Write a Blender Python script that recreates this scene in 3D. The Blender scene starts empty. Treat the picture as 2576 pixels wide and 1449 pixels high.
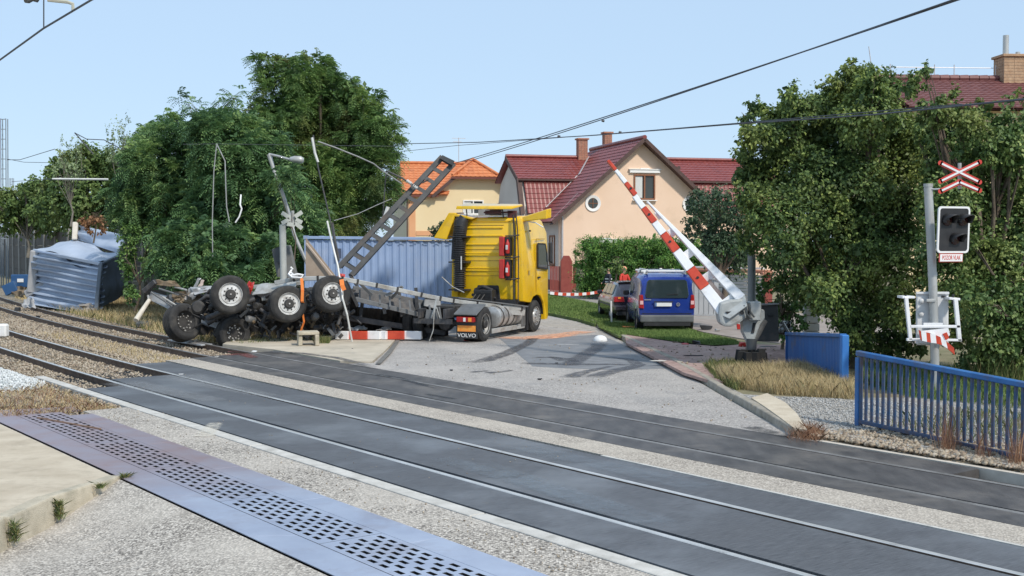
import bpy, bmesh, math, random
import numpy as np
from mathutils import Vector, Matrix, noise
random.seed(7); RNG = np.random.default_rng(11)
S = bpy.context.scene
COL = S.collection
PI = math.pi

# ------------------------------------------------------------------ camera
# ground is z = 0 at the level of the crossing; the camera stands 2.9 m above it looking along +Y
F = 3000.0; CAMH = 2.9; HOR = 605.0
PIT = math.atan((724.5-HOR)/F)
cd = bpy.data.cameras.new('camera'); cam = bpy.data.objects.new('camera', cd); COL.objects.link(cam)
cam.location = (0, 0, CAMH); cam.rotation_euler = (PI/2-PIT, 0, 0)
cd.sensor_width = 36; cd.lens = 36*F/2576; cd.clip_start = 0.1; cd.clip_end = 6000
S.camera = cam
S.render.resolution_x = 1024; S.render.resolution_y = 576

# ------------------------------------------------------------------ light
SUN_EL = math.radians(46); SUN_AZ = math.radians(38)       # azimuth measured from "behind the camera" to the right
sdir = Vector((math.sin(SUN_AZ)*math.cos(SUN_EL), -math.cos(SUN_AZ)*math.cos(SUN_EL), math.sin(SUN_EL)))
W = bpy.data.worlds.new('World'); S.world = W; W.use_nodes = True
wt = W.node_tree; wt.nodes.clear()
sky = wt.nodes.new('ShaderNodeTexSky'); sky.sky_type = 'NISHITA'; sky.sun_disc = False
sky.sun_elevation = SUN_EL; sky.sun_rotation = math.atan2(sdir.x, sdir.y)
sky.altitude = 200; sky.air_density = 1.0; sky.dust_density = 0.55; sky.ozone_density = 3.2
bg = wt.nodes.new('ShaderNodeBackground'); bg.inputs['Strength'].default_value = 0.145
wo = wt.nodes.new('ShaderNodeOutputWorld')
hz = wt.nodes.new('ShaderNodeMix'); hz.data_type = 'RGBA'; hz.inputs[0].default_value = .78      # thin even haze over the whole sky
wt.links.new(sky.outputs[0], hz.inputs[6]); hz.inputs[7].default_value = (3.95, 5.28, 6.85, 1)
wt.links.new(hz.outputs[2], bg.inputs[0]); wt.links.new(bg.outputs[0], wo.inputs[0])
sl = bpy.data.lights.new('sun', 'SUN'); sl.energy = 3.45; sl.angle = math.radians(4); sl.color = (1.0, 0.93, 0.82)
so = bpy.data.objects.new('sun', sl); COL.objects.link(so)
so.rotation_euler = (-sdir).to_track_quat('-Z', 'Y').to_euler(); so.location = (20, -20, 30)
S.view_settings.view_transform = 'Standard'; S.view_settings.look = 'None'
S.view_settings.exposure = 0.0; S.view_settings.gamma = 1.0; S.view_settings.use_curve_mapping = False

# ------------------------------------------------------------------ geometry of the place
cpt, spt = math.cos(PIT), math.sin(PIT)
def ray(u, v):
    x = (u-1288)/F; y = -(v-724.5)/F
    return x, cpt+y*spt, -spt+y*cpt
def G(u, v, z=0.0):
    r = ray(u, v); t = (CAMH-z)/-r[2]
    return Vector((r[0]*t, r[1]*t, z))
def at(u, v, Y):
    r = ray(u, v); t = Y/r[1]
    return Vector((r[0]*t, Y, CAMH+r[2]*t))
TH = .921; NX, NY = math.sin(TH), math.cos(TH); TX, TY = -NY, NX     # n: across the tracks, t: along them, away to the left
def bend(s): return .0016*max(0, s-22)**2
def T(s, c, z=0.0):
    c = c+bend(s); return Vector((s*TX+c*NX, s*TY+c*NY, z))

# ------------------------------------------------------------------ materials
MATS = {}
def nodes_of(name):
    m = bpy.data.materials.new(name); m.use_nodes = True; MATS[name] = m
    nt = m.node_tree; b = nt.nodes['Principled BSDF']
    return m, nt, b
def lin(c): return tuple(((x/255)/12.92 if x/255 < .04045 else ((x/255+.055)/1.055)**2.4) for x in c)+(1,)
def mixc(nt, a, b, fac, mode='MIX'):
    n = nt.nodes.new('ShaderNodeMix'); n.data_type = 'RGBA'; n.blend_type = mode
    for s, v in ((n.inputs[0], fac), (n.inputs[6], a), (n.inputs[7], b)):
        if hasattr(v, 'is_output'): nt.links.new(v, s)
        else: s.default_value = v
    return n.outputs[2]
def ramp(nt, src, p0, p1, c0=(0,0,0,1), c1=(1,1,1,1)):
    r = nt.nodes.new('ShaderNodeValToRGB'); r.color_ramp.elements[0].position = p0; r.color_ramp.elements[1].position = p1
    r.color_ramp.elements[0].color = c0; r.color_ramp.elements[1].color = c1
    nt.links.new(src, r.inputs[0]); return r.outputs[0]
def nz(nt, vec, scale, detail=4, rough=.55, stretch=None):
    if stretch:
        mp = nt.nodes.new('ShaderNodeMapping'); mp.inputs['Scale'].default_value = stretch
        nt.links.new(vec, mp.inputs[0]); vec = mp.outputs[0]
    n = nt.nodes.new('ShaderNodeTexNoise'); n.inputs['Scale'].default_value = scale
    n.inputs['Detail'].default_value = detail; n.inputs['Roughness'].default_value = rough
    nt.links.new(vec, n.inputs['Vector']); return n.outputs['Fac']
def coords(nt, world=False):
    if world: return nt.nodes.new('ShaderNodeNewGeometry').outputs['Position']
    return nt.nodes.new('ShaderNodeTexCoord').outputs['Object']
def bump(nt, b, h, strength, dist=.02):
    n = nt.nodes.new('ShaderNodeBump'); n.inputs['Strength'].default_value = strength; n.inputs['Distance'].default_value = dist
    nt.links.new(h, n.inputs['Height']); nt.links.new(n.outputs[0], b.inputs['Normal'])
def M(name, c1, c2=None, scale=3, rough=.6, metal=0, bs=0, bscale=40, lo=.35, hi=.7, grime=None, gscale=1.2, glo=.5, ghi=.75, coat=0, world=False, stretch=None):
    """painted / metal / stone surface: two tones by noise, optional grime tone, optional fine bump"""
    m, nt, b = nodes_of(name); v = coords(nt, world)
    c = c1
    if c2: c = mixc(nt, c1, c2, ramp(nt, nz(nt, v, scale, 5, .6, stretch), lo, hi))
    if grime: c = mixc(nt, c, grime, ramp(nt, nz(nt, v, gscale, 7, .68), glo, ghi))
    if hasattr(c, 'is_output'): nt.links.new(c, b.inputs['Base Color'])
    else: b.inputs['Base Color'].default_value = c
    b.inputs['Roughness'].default_value = rough; b.inputs['Metallic'].default_value = metal
    b.inputs['Coat Weight'].default_value = coat; b.inputs['Coat Roughness'].default_value = .08
    if bs: bump(nt, b, nz(nt, v, bscale, 3), bs)
    return m
def aggregate(name, base, light, dark, scale=70, rough=.9, patch=None, stain=None, bs=.5, psc=.5):
    """asphalt / washed concrete: stones of mixed tone in a matrix, patches, stains"""
    m, nt, b = nodes_of(name); v = coords(nt, True)
    vo = nt.nodes.new('ShaderNodeTexVoronoi'); vo.inputs['Scale'].default_value = scale; nt.links.new(v, vo.inputs['Vector'])
    sp = nt.nodes.new('ShaderNodeSeparateColor'); nt.links.new(vo.outputs['Color'], sp.inputs[0])
    c = mixc(nt, dark, base, ramp(nt, sp.outputs[0], .1, .45))
    c = mixc(nt, c, light, ramp(nt, sp.outputs[0], .62, .95))
    c = mixc(nt, c, dark, ramp(nt, vo.outputs['Distance'], .45, .8, (0,0,0,1), (.7,.7,.7,1)))
    if patch: c = mixc(nt, c, patch, ramp(nt, nz(nt, v, psc, 6, .6), .42, .68, (0,0,0,1), (.75,.75,.75,1)))
    if stain: c = mixc(nt, c, stain, ramp(nt, nz(nt, v, .9, 8, .7), .56, .74, (0,0,0,1), (.8,.8,.8,1)))
    nt.links.new(c, b.inputs['Base Color']); b.inputs['Roughness'].default_value = rough
    bump(nt, b, vo.outputs['Distance'], bs, .01)
    return m
def leafmat(name, dark, mid, light, tint=None, tsc=.5, trans=.28, amt=.5):
    """leaves: a tone of its own per leaf ('tone' attribute), species patches by noise, some light let through"""
    m, nt, b = nodes_of(name)
    a = nt.nodes.new('ShaderNodeAttribute'); a.attribute_name = 'tone'
    r = nt.nodes.new('ShaderNodeValToRGB'); e = r.color_ramp.elements
    e[0].position = 0; e[0].color = dark; e[1].position = 1; e[1].color = light
    x = e.new(.5); x.color = mid
    nt.links.new(a.outputs['Fac'], r.inputs[0]); c = r.outputs[0]
    if tint: c = mixc(nt, c, tint, ramp(nt, nz(nt, coords(nt, True), tsc, 5, .6), .5, .68, (0,0,0,1), (amt,amt,amt,1)))
    nt.links.new(c, b.inputs['Base Color']); b.inputs['Roughness'].default_value = .55
    b.inputs['Specular IOR Level'].default_value = .35
    tr = nt.nodes.new('ShaderNodeBsdfTranslucent'); nt.links.new(c, tr.inputs[0])
    mx = nt.nodes.new('ShaderNodeMixShader'); mx.inputs[0].default_value = trans
    out = [n for n in nt.nodes if n.type == 'OUTPUT_MATERIAL'][0]
    nt.links.new(b.outputs[0], mx.inputs[1]); nt.links.new(tr.outputs[0], mx.inputs[2]); nt.links.new(mx.outputs[0], out.inputs[0])
    return m
def glassmat(name, c, rough=.06):
    m, nt, b = nodes_of(name); b.inputs['Base Color'].default_value = c; b.inputs['Roughness'].default_value = rough
    b.inputs['Specular IOR Level'].default_value = .9; b.inputs['Coat Weight'].default_value = .6
    return m
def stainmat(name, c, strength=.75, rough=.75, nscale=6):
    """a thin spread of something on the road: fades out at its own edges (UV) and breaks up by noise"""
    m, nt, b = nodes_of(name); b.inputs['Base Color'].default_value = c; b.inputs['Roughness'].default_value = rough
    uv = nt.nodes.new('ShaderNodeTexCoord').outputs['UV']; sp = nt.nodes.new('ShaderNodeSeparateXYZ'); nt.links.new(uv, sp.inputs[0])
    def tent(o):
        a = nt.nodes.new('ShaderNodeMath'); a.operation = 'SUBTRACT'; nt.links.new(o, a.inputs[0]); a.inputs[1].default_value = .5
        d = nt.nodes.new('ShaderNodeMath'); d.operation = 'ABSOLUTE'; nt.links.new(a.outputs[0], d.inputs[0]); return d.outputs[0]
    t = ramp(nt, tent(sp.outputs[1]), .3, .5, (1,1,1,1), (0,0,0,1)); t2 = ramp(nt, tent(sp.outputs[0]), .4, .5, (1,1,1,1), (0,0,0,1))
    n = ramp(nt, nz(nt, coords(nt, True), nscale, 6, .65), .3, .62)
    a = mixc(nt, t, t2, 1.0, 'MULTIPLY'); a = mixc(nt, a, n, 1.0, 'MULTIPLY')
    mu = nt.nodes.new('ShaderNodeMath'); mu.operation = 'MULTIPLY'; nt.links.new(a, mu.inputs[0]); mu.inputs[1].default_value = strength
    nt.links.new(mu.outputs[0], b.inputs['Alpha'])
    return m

# ------------------------------------------------------------------ objects
OFF = {}
def tag(o, label=None, cat=None, group=None, kind=None):
    if label: o['label'] = label
    if cat: o['category'] = cat
    if group: o['group'] = group
    if kind: o['kind'] = kind
    return o
def empty(name, loc=(0,0,0), rz=0, label=None, cat=None, group=None, world=True, rot=None):
    """a thing's base; with world=True its parts are given in world coordinates (no rotation), else in its own"""
    o = bpy.data.objects.new(name, None); COL.objects.link(o); o.location = loc; o.rotation_euler = rot if rot else (0, 0, rz)
    o.empty_display_size = .3
    OFF[o.name] = Vector(loc) if world else Vector((0,0,0))
    return tag(o, label, cat, group)
class MB:
    def __init__(s): s.v = []; s.f = []; s.m = []; s.uv = []
    def add(s, vs, fs, mi=0, uvs=None):
        n = len(s.v); s.v += [tuple(p) for p in vs]; s.f += [tuple(i+n for i in f) for f in fs]; s.m += [mi]*len(fs)
        if uvs is not None: s.uv += uvs
        return s
    def box(s, c, d, R=None, mi=0):
        c = Vector(c); hx, hy, hz = d[0]/2, d[1]/2, d[2]/2
        P = [Vector((x, y, z)) for z in (-hz, hz) for x, y in ((-hx,-hy),(hx,-hy),(hx,hy),(-hx,hy))]
        if R is not None: P = [R @ p for p in P]
        return s.add([c+p for p in P], [(0,3,2,1),(4,5,6,7),(0,1,5,4),(1,2,6,5),(2,3,7,6),(3,0,4,7)], mi)
    def hexa(s, P, mi=0):       # bottom ring 4, top ring 4
        return s.add(P, [(0,3,2,1),(4,5,6,7),(0,1,5,4),(1,2,6,5),(2,3,7,6),(3,0,4,7)], mi)
    def beam(s, p, q, w, h, up=(0,0,1), mi=0, w2=None, h2=None):
        p, q = Vector(p), Vector(q); d = (q-p).normalized(); up = Vector(up)
        if abs(d.dot(up.normalized())) > .98: up = Vector((1,0,0)) if abs(d.x) < .9 else Vector((0,1,0))
        a = d.cross(up).normalized(); b = a.cross(d).normalized(); w2 = w2 or w; h2 = h2 or h
        P = [p-a*w/2-b*h/2, p+a*w/2-b*h/2, q+a*w2/2-b*h2/2, q-a*w2/2-b*h2/2, p-a*w/2+b*h/2, p+a*w/2+b*h/2, q+a*w2/2+b*h2/2, q-a*w2/2+b*h2/2]
        return s.hexa(P, mi)
    def tube(s, pts, r, n=8, mi=0, cap=True, r2=None):
        pts = [Vector(p) for p in pts]; k = len(pts); rs = r if isinstance(r, (list, tuple)) else [r]*k
        if r2 is not None: rs = [r+(r2-r)*i/(k-1) for i in range(k)]
        vs = []; a = None
        for i, p in enumerate(pts):
            d = (pts[min(i+1, k-1)]-pts[max(i-1, 0)])
            if d.length < 1e-6: d = Vector((0,0,1))
            d.normalize()
            if a is None: a = d.orthogonal().normalized()
            a = (a-d*a.dot(d)); a = a.normalized() if a.length > 1e-6 else d.orthogonal().normalized(); b = d.cross(a)
            for j in range(n):
                t = 2*PI*j/n; vs.append(p+(a*math.cos(t)+b*math.sin(t))*rs[i])
        fs = [(i*n+j, i*n+(j+1)%n, (i+1)*n+(j+1)%n, (i+1)*n+j) for i in range(k-1) for j in range(n)]
        if cap: fs += [tuple(range(n))[::-1], tuple((k-1)*n+j for j in range(n))]
        return s.add(vs, fs, mi)
    def lathe(s, prof, o, ax, n=24, mi=0, close=False):
        """prof: list of (radius, distance along the axis)"""
        o = Vector(o); ax = Vector(ax).normalized(); a = ax.orthogonal().normalized(); b = ax.cross(a)
        vs = [o+ax*h+(a*math.cos(2*PI*j/n)+b*math.sin(2*PI*j/n))*r for r, h in prof for j in range(n)]
        k = len(prof); rng = range(k if close else k-1)
        fs = [(i*n+j, i*n+(j+1)%n, ((i+1)%k)*n+(j+1)%n, ((i+1)%k)*n+j) for i in rng for j in range(n)]
        if not close:
            if prof[0][0] > 1e-4: fs.append(tuple(range(n))[::-1])
            if prof[-1][0] > 1e-4: fs.append(tuple((k-1)*n+j for j in range(n)))
        return s.add(vs, fs, mi)
    def prism(s, pts, dv, mi=0):
        """polygon pts (any plane) pushed along the vector dv"""
        pts = [Vector(p) for p in pts]; dv = Vector(dv); n = len(pts)
        return s.add(pts+[p+dv for p in pts], [tuple(range(n))[::-1], tuple(range(n, 2*n))]+[(i, (i+1)%n, n+(i+1)%n, n+i) for i in range(n)], mi)
    def grid(s, fn, nu, nv, mi=0, uv=False):
        vs = [fn(i/nu, j/nv) for j in range(nv+1) for i in range(nu+1)]
        fs = []; us = []
        for j in range(nv):
            for i in range(nu):
                a = j*(nu+1)+i; fs.append((a, a+1, a+nu+2, a+nu+1))
                if uv: us += [(i/nu, j/nv), ((i+1)/nu, j/nv), ((i+1)/nu, (j+1)/nv), (i/nu, (j+1)/nv)]
        return s.add(vs, fs, mi, us if uv else None)
    def build(s, name, mats, parent=None, smooth=None, bevel=0, bseg=1, loc=None, fix=True):
        me = bpy.data.meshes.new(name); off = Vector((0,0,0))
        if parent is not None: off = OFF[parent.name]
        elif loc is not None: off = Vector(loc)
        me.from_pydata([(p[0]-off.x, p[1]-off.y, p[2]-off.z) for p in s.v], [], s.f)
        if not isinstance(mats, (list, tuple)): mats = [mats]
        for m in mats: me.materials.append(m)
        if len(mats) > 1: me.polygons.foreach_set('material_index', s.m)
        if s.uv:
            u = me.uv_layers.new(name='uv'); u.data.foreach_set('uv', [x for p in s.uv for x in p])
        if fix or bevel:
            bm = bmesh.new(); bm.from_mesh(me)
            if fix: bmesh.ops.recalc_face_normals(bm, faces=bm.faces)
            if bevel:
                ed = [e for e in bm.edges if len(e.link_faces) == 2 and e.calc_face_angle(0) > .5]
                bmesh.ops.bevel(bm, geom=ed, offset=bevel, segments=bseg, profile=.6, affect='EDGES', clamp_overlap=True)
            bm.to_mesh(me); bm.free()
        if smooth:
            me.shade_smooth(); me.set_sharp_from_angle(angle=math.radians(smooth if smooth > 1 else 40))
        me.update()
        o = bpy.data.objects.new(name, me); COL.objects.link(o)
        if parent is not None: o.parent = parent; OFF[o.name] = off
        else: o.location = off; OFF[o.name] = off
        return o
def fastmesh(name, V, Fc, mats, parent=None, tone=None, mi=None, loc=None, smooth=False):
    """V (n,3), Fc (m,k) all faces the same size; tone: one value per vertex"""
    off = np.array(OFF[parent.name]) if parent is not None else (np.array(loc) if loc is not None else np.zeros(3))
    V = (V-off).astype(np.float32); me = bpy.data.meshes.new(name); m, k = Fc.shape
    me.vertices.add(len(V)); me.vertices.foreach_set('co', V.ravel())
    me.loops.add(m*k); me.loops.foreach_set('vertex_index', Fc.ravel().astype(np.int32))
    me.polygons.add(m); me.polygons.foreach_set('loop_start', np.arange(0, m*k, k, dtype=np.int32))
    if not isinstance(mats, (list, tuple)): mats = [mats]
    for x in mats: me.materials.append(x)
    if mi is not None: me.polygons.foreach_set('material_index', mi.astype(np.int32))
    if tone is not None:
        a = me.attributes.new('tone', 'FLOAT', 'POINT'); a.data.foreach_set('value', tone.astype(np.float32))
    me.update(calc_edges=True)
    if smooth: me.shade_smooth()
    o = bpy.data.objects.new(name, me); COL.objects.link(o)
    if parent is not None: o.parent = parent; OFF[o.name] = Vector(off)
    else: o.location = off
    return o
def dup(root, loc=None, rz=None, label=None, parent=None):
    c = root.copy(); COL.objects.link(c)
    if loc is not None: c.location = loc
    if rz is not None: c.rotation_euler = (0, 0, rz)
    if parent is not None: c.parent = parent
    if label: c['label'] = label
    for ch in list(root.children): dup(ch, parent=c)
    return c
def textmesh(txt, name, mat, parent, loc, R, size, ext=.002, sx=1.0):
    cu = bpy.data.curves.new(name, 'FONT'); cu.body = txt; cu.size = size; cu.extrude = ext; cu.align_x = 'CENTER'; cu.align_y = 'CENTER'
    to = bpy.data.objects.new(name, cu); COL.objects.link(to)
    dg = bpy.context.evaluated_depsgraph_get(); me = bpy.data.meshes.new_from_object(to.evaluated_get(dg))
    bpy.data.objects.remove(to); me.materials.clear(); me.materials.append(mat)
    o = bpy.data.objects.new(name, me); COL.objects.link(o); o.parent = parent
    o.matrix_local = Matrix.Translation(Vector(loc)-OFF[parent.name]) @ R.to_4x4() @ Matrix.Diagonal((sx, 1, 1, 1)); OFF[o.name] = OFF[parent.name]
    return o
def frameR(x, z=None):
    """rotation whose local X is x and local Z is (close to) z"""
    x = Vector(x).normalized(); z = Vector(z if z is not None else (0,0,1)); y = z.cross(x).normalized(); z = x.cross(y)
    return Matrix((x, y, z)).transposed()
# ------------------------------------------------------------------ palette
asph_near = aggregate('asphalt_chippings', (.45,.405,.35,1), (.74,.68,.60,1), (.13,.115,.10,1), 48, patch=(.55,.50,.435,1), stain=(.27,.24,.205,1), bs=.7)
asph_far = aggregate('asphalt_road', (.37,.34,.315,1), (.56,.52,.48,1), (.22,.205,.19,1), 38, patch=(.45,.415,.38,1), stain=(.24,.235,.235,1), bs=.3)
asph_strip = aggregate('asphalt_strip', (.45,.395,.33,1), (.64,.58,.50,1), (.22,.19,.16,1), 50, patch=(.52,.465,.39,1), bs=.5)
conc_pave = M('pavement_concrete', (.46,.385,.285,1), (.58,.50,.385,1), 1.6, .9, bs=.35, bscale=60, grime=(.36,.30,.22,1), gscale=2.5, glo=.5, ghi=.78, world=True)
conc_side = M('sidewalk_concrete', (.44,.385,.30,1), (.56,.49,.39,1), 1.3, .92, bs=.25, bscale=50, grime=(.30,.27,.22,1), gscale=1.4, glo=.52, ghi=.8, world=True)
kerb_m = M('kerb_concrete', (.42,.37,.28,1), (.56,.50,.39,1), 5, .9, bs=.5, bscale=70, grime=(.27,.25,.19,1), gscale=3, glo=.5, ghi=.78, world=True)
kerb_far_m = M('kerb_far_concrete', (.30,.27,.22,1), (.42,.38,.32,1), 5, .9, bs=.5, bscale=50, grime=(.17,.15,.12,1), gscale=2, glo=.48, ghi=.75, world=True)
edge_conc = M('edge_beam_concrete', (.46,.44,.40,1), (.62,.595,.55,1), 4, .85, bs=.3, bscale=50, grime=(.25,.235,.2,1), gscale=2.2, glo=.55, ghi=.8, world=True)
def rubber():
    m, nt, b = nodes_of('crossing_rubber'); v = coords(nt, True)
    mp = nt.nodes.new('ShaderNodeMapping'); mp.inputs['Rotation'].default_value = (0, 0, -(PI-TH)); nt.links.new(v, mp.inputs[0])
    fine = nz(nt, mp.outputs[0], 5, 8, .7, (14, .9, 1)); big = nz(nt, v, .55, 5, .6)
    c = mixc(nt, (.055,.056,.061,1), (.135,.138,.147,1), ramp(nt, fine, .36, .66))
    c = mixc(nt, c, (.19,.20,.215,1), ramp(nt, big, .47, .66, (0,0,0,1), (.6,.6,.6,1)))  # broad paler bluish patches paint sheen into the rubber colour
    c = mixc(nt, c, (.2,.18,.155,1), ramp(nt, nz(nt, v, 2.4, 9, .75), .62, .8, (0,0,0,1), (.6,.6,.6,1)))
    nt.links.new(c, b.inputs['Base Color']); 
    r = ramp(nt, big, .35, .75, (.62,.62,.62,1), (.38,.38,.38,1)); nt.links.new(r, b.inputs['Roughness'])
    bump(nt, b, fine, .25, .01); return m
rub = rubber()
rub_far = M('crossing_rubber_worn', (.055,.05,.048,1), (.105,.097,.092,1), 1.5, .55, bs=.2, bscale=30, grime=(.18,.16,.14,1), gscale=.8, glo=.5, ghi=.75, world=True, stretch=(3,1,1))
groove_m = M('groove_shade', (.006,.006,.006,1), (.016,.015,.014,1), 8, .95)  # near-black colour stands in for shade inside grooves and slots
railside = M('rail_rust', (.10,.066,.048,1), (.19,.13,.095,1), 6, .75, .2, bs=.3, bscale=50, world=True)
railtop_f = M('rail_dull', (.20,.185,.17,1), (.36,.34,.32,1), 2, .5, .4, world=True)
railtop = M('rail_polished', (.60,.58,.55,1), (.74,.72,.69,1), 3, .38, .55, grime=(.22,.18,.15,1), gscale=1.3, glo=.6, ghi=.8, world=True)
sleeper_m = M('sleeper_concrete', (.30,.27,.23,1), (.40,.365,.32,1), 4, .95, bs=.4, world=True)
ballast_m = aggregate('ballast', (.27,.225,.17,1), (.48,.42,.34,1), (.07,.058,.045,1), 17, patch=(.33,.27,.175,1), bs=1.0)
ground_m = M('dry_earth', (.20,.165,.10,1), (.28,.24,.15,1), 1.5, .97, bs=.6, bscale=12, grime=(.13,.14,.06,1), gscale=.7, glo=.45, ghi=.7, world=True)
gravel_m = aggregate('gravel_grey', (.34,.335,.32,1), (.58,.57,.55,1), (.09,.088,.085,1), 26, patch=(.36,.32,.26,1), bs=.9)
grass_m = M('lawn', (.075,.12,.028,1), (.14,.19,.05,1), 2.2, .95, bs=.8, bscale=60, grime=(.22,.2,.09,1), gscale=1.0, glo=.55, ghi=.8, world=True)

def sheet(name, pts, z, mat, depth=.22, kind='structure', lab=None, nz_=None):
    """a slab of ground: polygon of (x, y) with its top at z"""
    P = [Vector((p[0], p[1], z if len(p) < 3 or p[2] == 0 else p[2])) for p in pts]
    o = MB().prism(P, (0, 0, -depth)).build(name, mat, loc=None)
    return tag(o, kind=kind)
def strip_sc(name, s0, s1, c0, c1, z, mat, step=3, depth=.2, z1=None):
    n = max(1, int(abs(s1-s0)/step)); z1 = z if z1 is None else z1
    mb = MB()
    for i in range(n):
        a, b = s0+(s1-s0)*i/n, s0+(s1-s0)*(i+1)/n
        mb.add([T(a,c0,z),T(b,c0,z),T(b,c1,z1),T(a,c1,z1)], [(0,1,2,3)])
    lo = [T(s0,c0,z), T(s0,c1,z1), T(s1,c0,z), T(s1,c1,z1)]; d = Vector((0,0,-depth))
    for i in range(n):
        a, b = s0+(s1-s0)*i/n, s0+(s1-s0)*(i+1)/n
        for c, zz in ((c0, z), (c1, z1)): mb.add([T(a,c,zz),T(b,c,zz),T(b,c,zz)+d,T(a,c,zz)+d], [(0,1,2,3)])
    mb.add([lo[0],lo[1],lo[1]+d,lo[0]+d], [(0,1,2,3)]); mb.add([lo[2],lo[3],lo[3]+d,lo[2]+d], [(0,1,2,3)])
    return tag(mb.build(name, mat), kind='structure')

# ------------------------------------------------------------------ ground
Z0 = -.30
tag(MB().add([(-3000,-3000,Z0),(3000,-3000,Z0),(3000,4000,Z0),(-3000,4000,Z0)], [(0,1,2,3)]).build('ground', ground_m, fix=False), kind='structure')
# track bed
strip_sc('track_bed', 24, 260, 6.9, 15.3, -.155, ballast_m, 4, .1)
strip_sc('track_bed', -30, 6.9, 11.0, 13.3, -.22, ballast_m, 6, .05)
# land beyond the tracks (far side)
mb = MB(); E0 = [-60,-20,0,8,12,15,18,22,28,34,44,55,70,100,150,260]
for a, b in zip(E0, E0[1:]):
    mb.add([T(a,14.6,-.06),T(b,14.6,-.06),T(b,15.6,-.03),T(a,15.6,-.03)], [(0,1,2,3)])
    mb.add([T(a,15.6,-.03),T(b,15.6,-.03),T(b,900,-.03),T(a,900,-.03)], [(0,1,2,3)])
    mb.add([T(a,14.0,-.29),T(b,14.0,-.29),T(b,14.6,-.06),T(a,14.6,-.06)], [(0,1,2,3)])
tag(mb.build('land', ground_m), kind='structure')

# near side: asphalt between the cable duct and the edge beam
strip_sc('asphalt', -8, 20.6, 6.44, 7.19, -.012, asph_near, 4, .25)
# foreground road, dipping a little towards the camera
def zfg(c, s=10): k = min(1, max(0, (s-8.5)/4)); d = max(0, 4.93-c); return -.012-(.05+.205*k)*min(1.0, d)-.012*max(0, d-1)
def fgpt(x, y):
    c = x*NX+y*NY; return (x, y, zfg(c, x*TX+y*TY))
tag(MB().grid(lambda i, j: fgpt(-9+26*i, -14+38*j) if (-9+26*i)*NX+(-14+38*j)*NY < 4.93 else
    (lambda x, y, c: (x-NX*(c-4.93), y-NY*(c-4.93), -.012))(-9+26*i, -14+38*j, (-9+26*i)*NX+(-14+38*j)*NY), 130, 190).build('foreground_road', asph_near), kind='structure')
strip_sc('duct_trench', -8, 22, 4.93, 6.45, -.22, groove_m, 6, .02)
# edge beam, rubber panels, middle strip
eb = empty('edge_beam', T(10, 7.32, -.2)); tag(eb, kind='structure')
def edgebeam(c0, c1, s0, s1, L, name, z=0.0):
    a = s0
    while a < s1-.01:
        b = min(a+L, s1); P = [T(a+.012,c0,z-.2),T(b-.012,c0,z-.2),T(b-.012,c1,z-.2),T(a+.012,c1,z-.2),T(a+.012,c0,z),T(b-.012,c0,z),T(b-.012,c1,z),T(a+.012,c1,z)]
        MB().hexa(P).build(name, edge_conc, eb, bevel=.008); a = b
edgebeam(7.2, 7.40, -6, 26.4, 5.4, 'beam_segment')
HW = .037
def panel(s0, s1, c0, c1, mat, z=0.0): strip_sc('crossing_panel', s0, s1, c0, c1, z, mat, 4, .12)
N1, N2, F1, F2 = 8.24, 9.745, 11.94, 13.2
panel(-6, 23.6, 7.44, N1-HW-.012, rub)
panel(-6, 24.9, N1+HW+.075, N2-HW-.075, rub)
panel(-6, 27.6, N2+HW+.012, 10.60, rub)
panel(-6, 28.2, 11.38, F1-HW-.012, rub_far)
panel(-6, 28.4, F1+HW+.05, F2-HW-.05, rub_far)
panel(8.4, 28.6, F2+HW+.012, 13.84, rub_far)
strip_sc('middle_strip', -6, 28, 10.68, 11.35, .004, asph_strip, 4, .2)
strip_sc('strip_lip', -6, 12, 10.615, 10.67, .006, edge_conc, 4, .2)
strip_sc('panel_bedding', -6, 27.4, 7.41, 13.86, -.13, groove_m, 4, .05)
# tracks
def rail_mesh(c, s0, s1, parent, top=None):
    prof = [(-.07,-.172),(.07,-.172),(.07,-.160),(.012,-.14),(.012,-.045),(HW,-.035),(HW,-.004),(.028,.004),(-.028,.004),(-HW,-.004),(-HW,-.035),(-.012,-.045),(-.012,-.14),(-.07,-.160)]
    ss = [s0+i*3 for i in range(int((min(s1, 100)-s0)/3)+1)]+[s for s in range(110, int(s1), 12)]
    k = len(prof); vs = [T(s, c+p[0], p[1]) for s in ss for p in prof]
    mb = MB(); n = len(ss)
    for i in range(n-1):
        for j in range(k):
            mb.f.append((i*k+j, i*k+(j+1)%k, (i+1)*k+(j+1)%k, (i+1)*k+j)); mb.m.append(1 if j in (6,7,8) else 0)
    mb.v = [tuple(p) for p in vs]
    return mb.build('rail', [railside, top or railtop], parent)
for cs, lab in (((N1, N2), 'near railway track running from the crossing panels off to the left'), ((F1, F2), 'far railway track passing in front of the overturned trailer')):
    tr = empty('railway_track', T(15, sum(cs)/2, -.17), label=lab, cat='railway track', group='railway tracks')
    for c in cs: rail_mesh(c, -6, 250, tr, railtop if c < 11 else railtop_f)
    first = None
    cm = sum(cs)/2
    for i in range(80):
        s = 25.6+i*.62; p = T(s, cm, -.235); q = T(s+.5, cm); a = math.atan2(q.y-p.y, q.x-p.x)
        if first is None:
            first = MB().box((0,0,0), (.26, 2.5, .14)).build('sleeper', sleeper_m, tr, bevel=.015); o = first
        else: o = first.copy(); COL.objects.link(o); o.parent = tr
        o.location = p-OFF[tr.name]; o.rotation_euler = (0, 0, a)
        if s > 62: break

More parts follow.
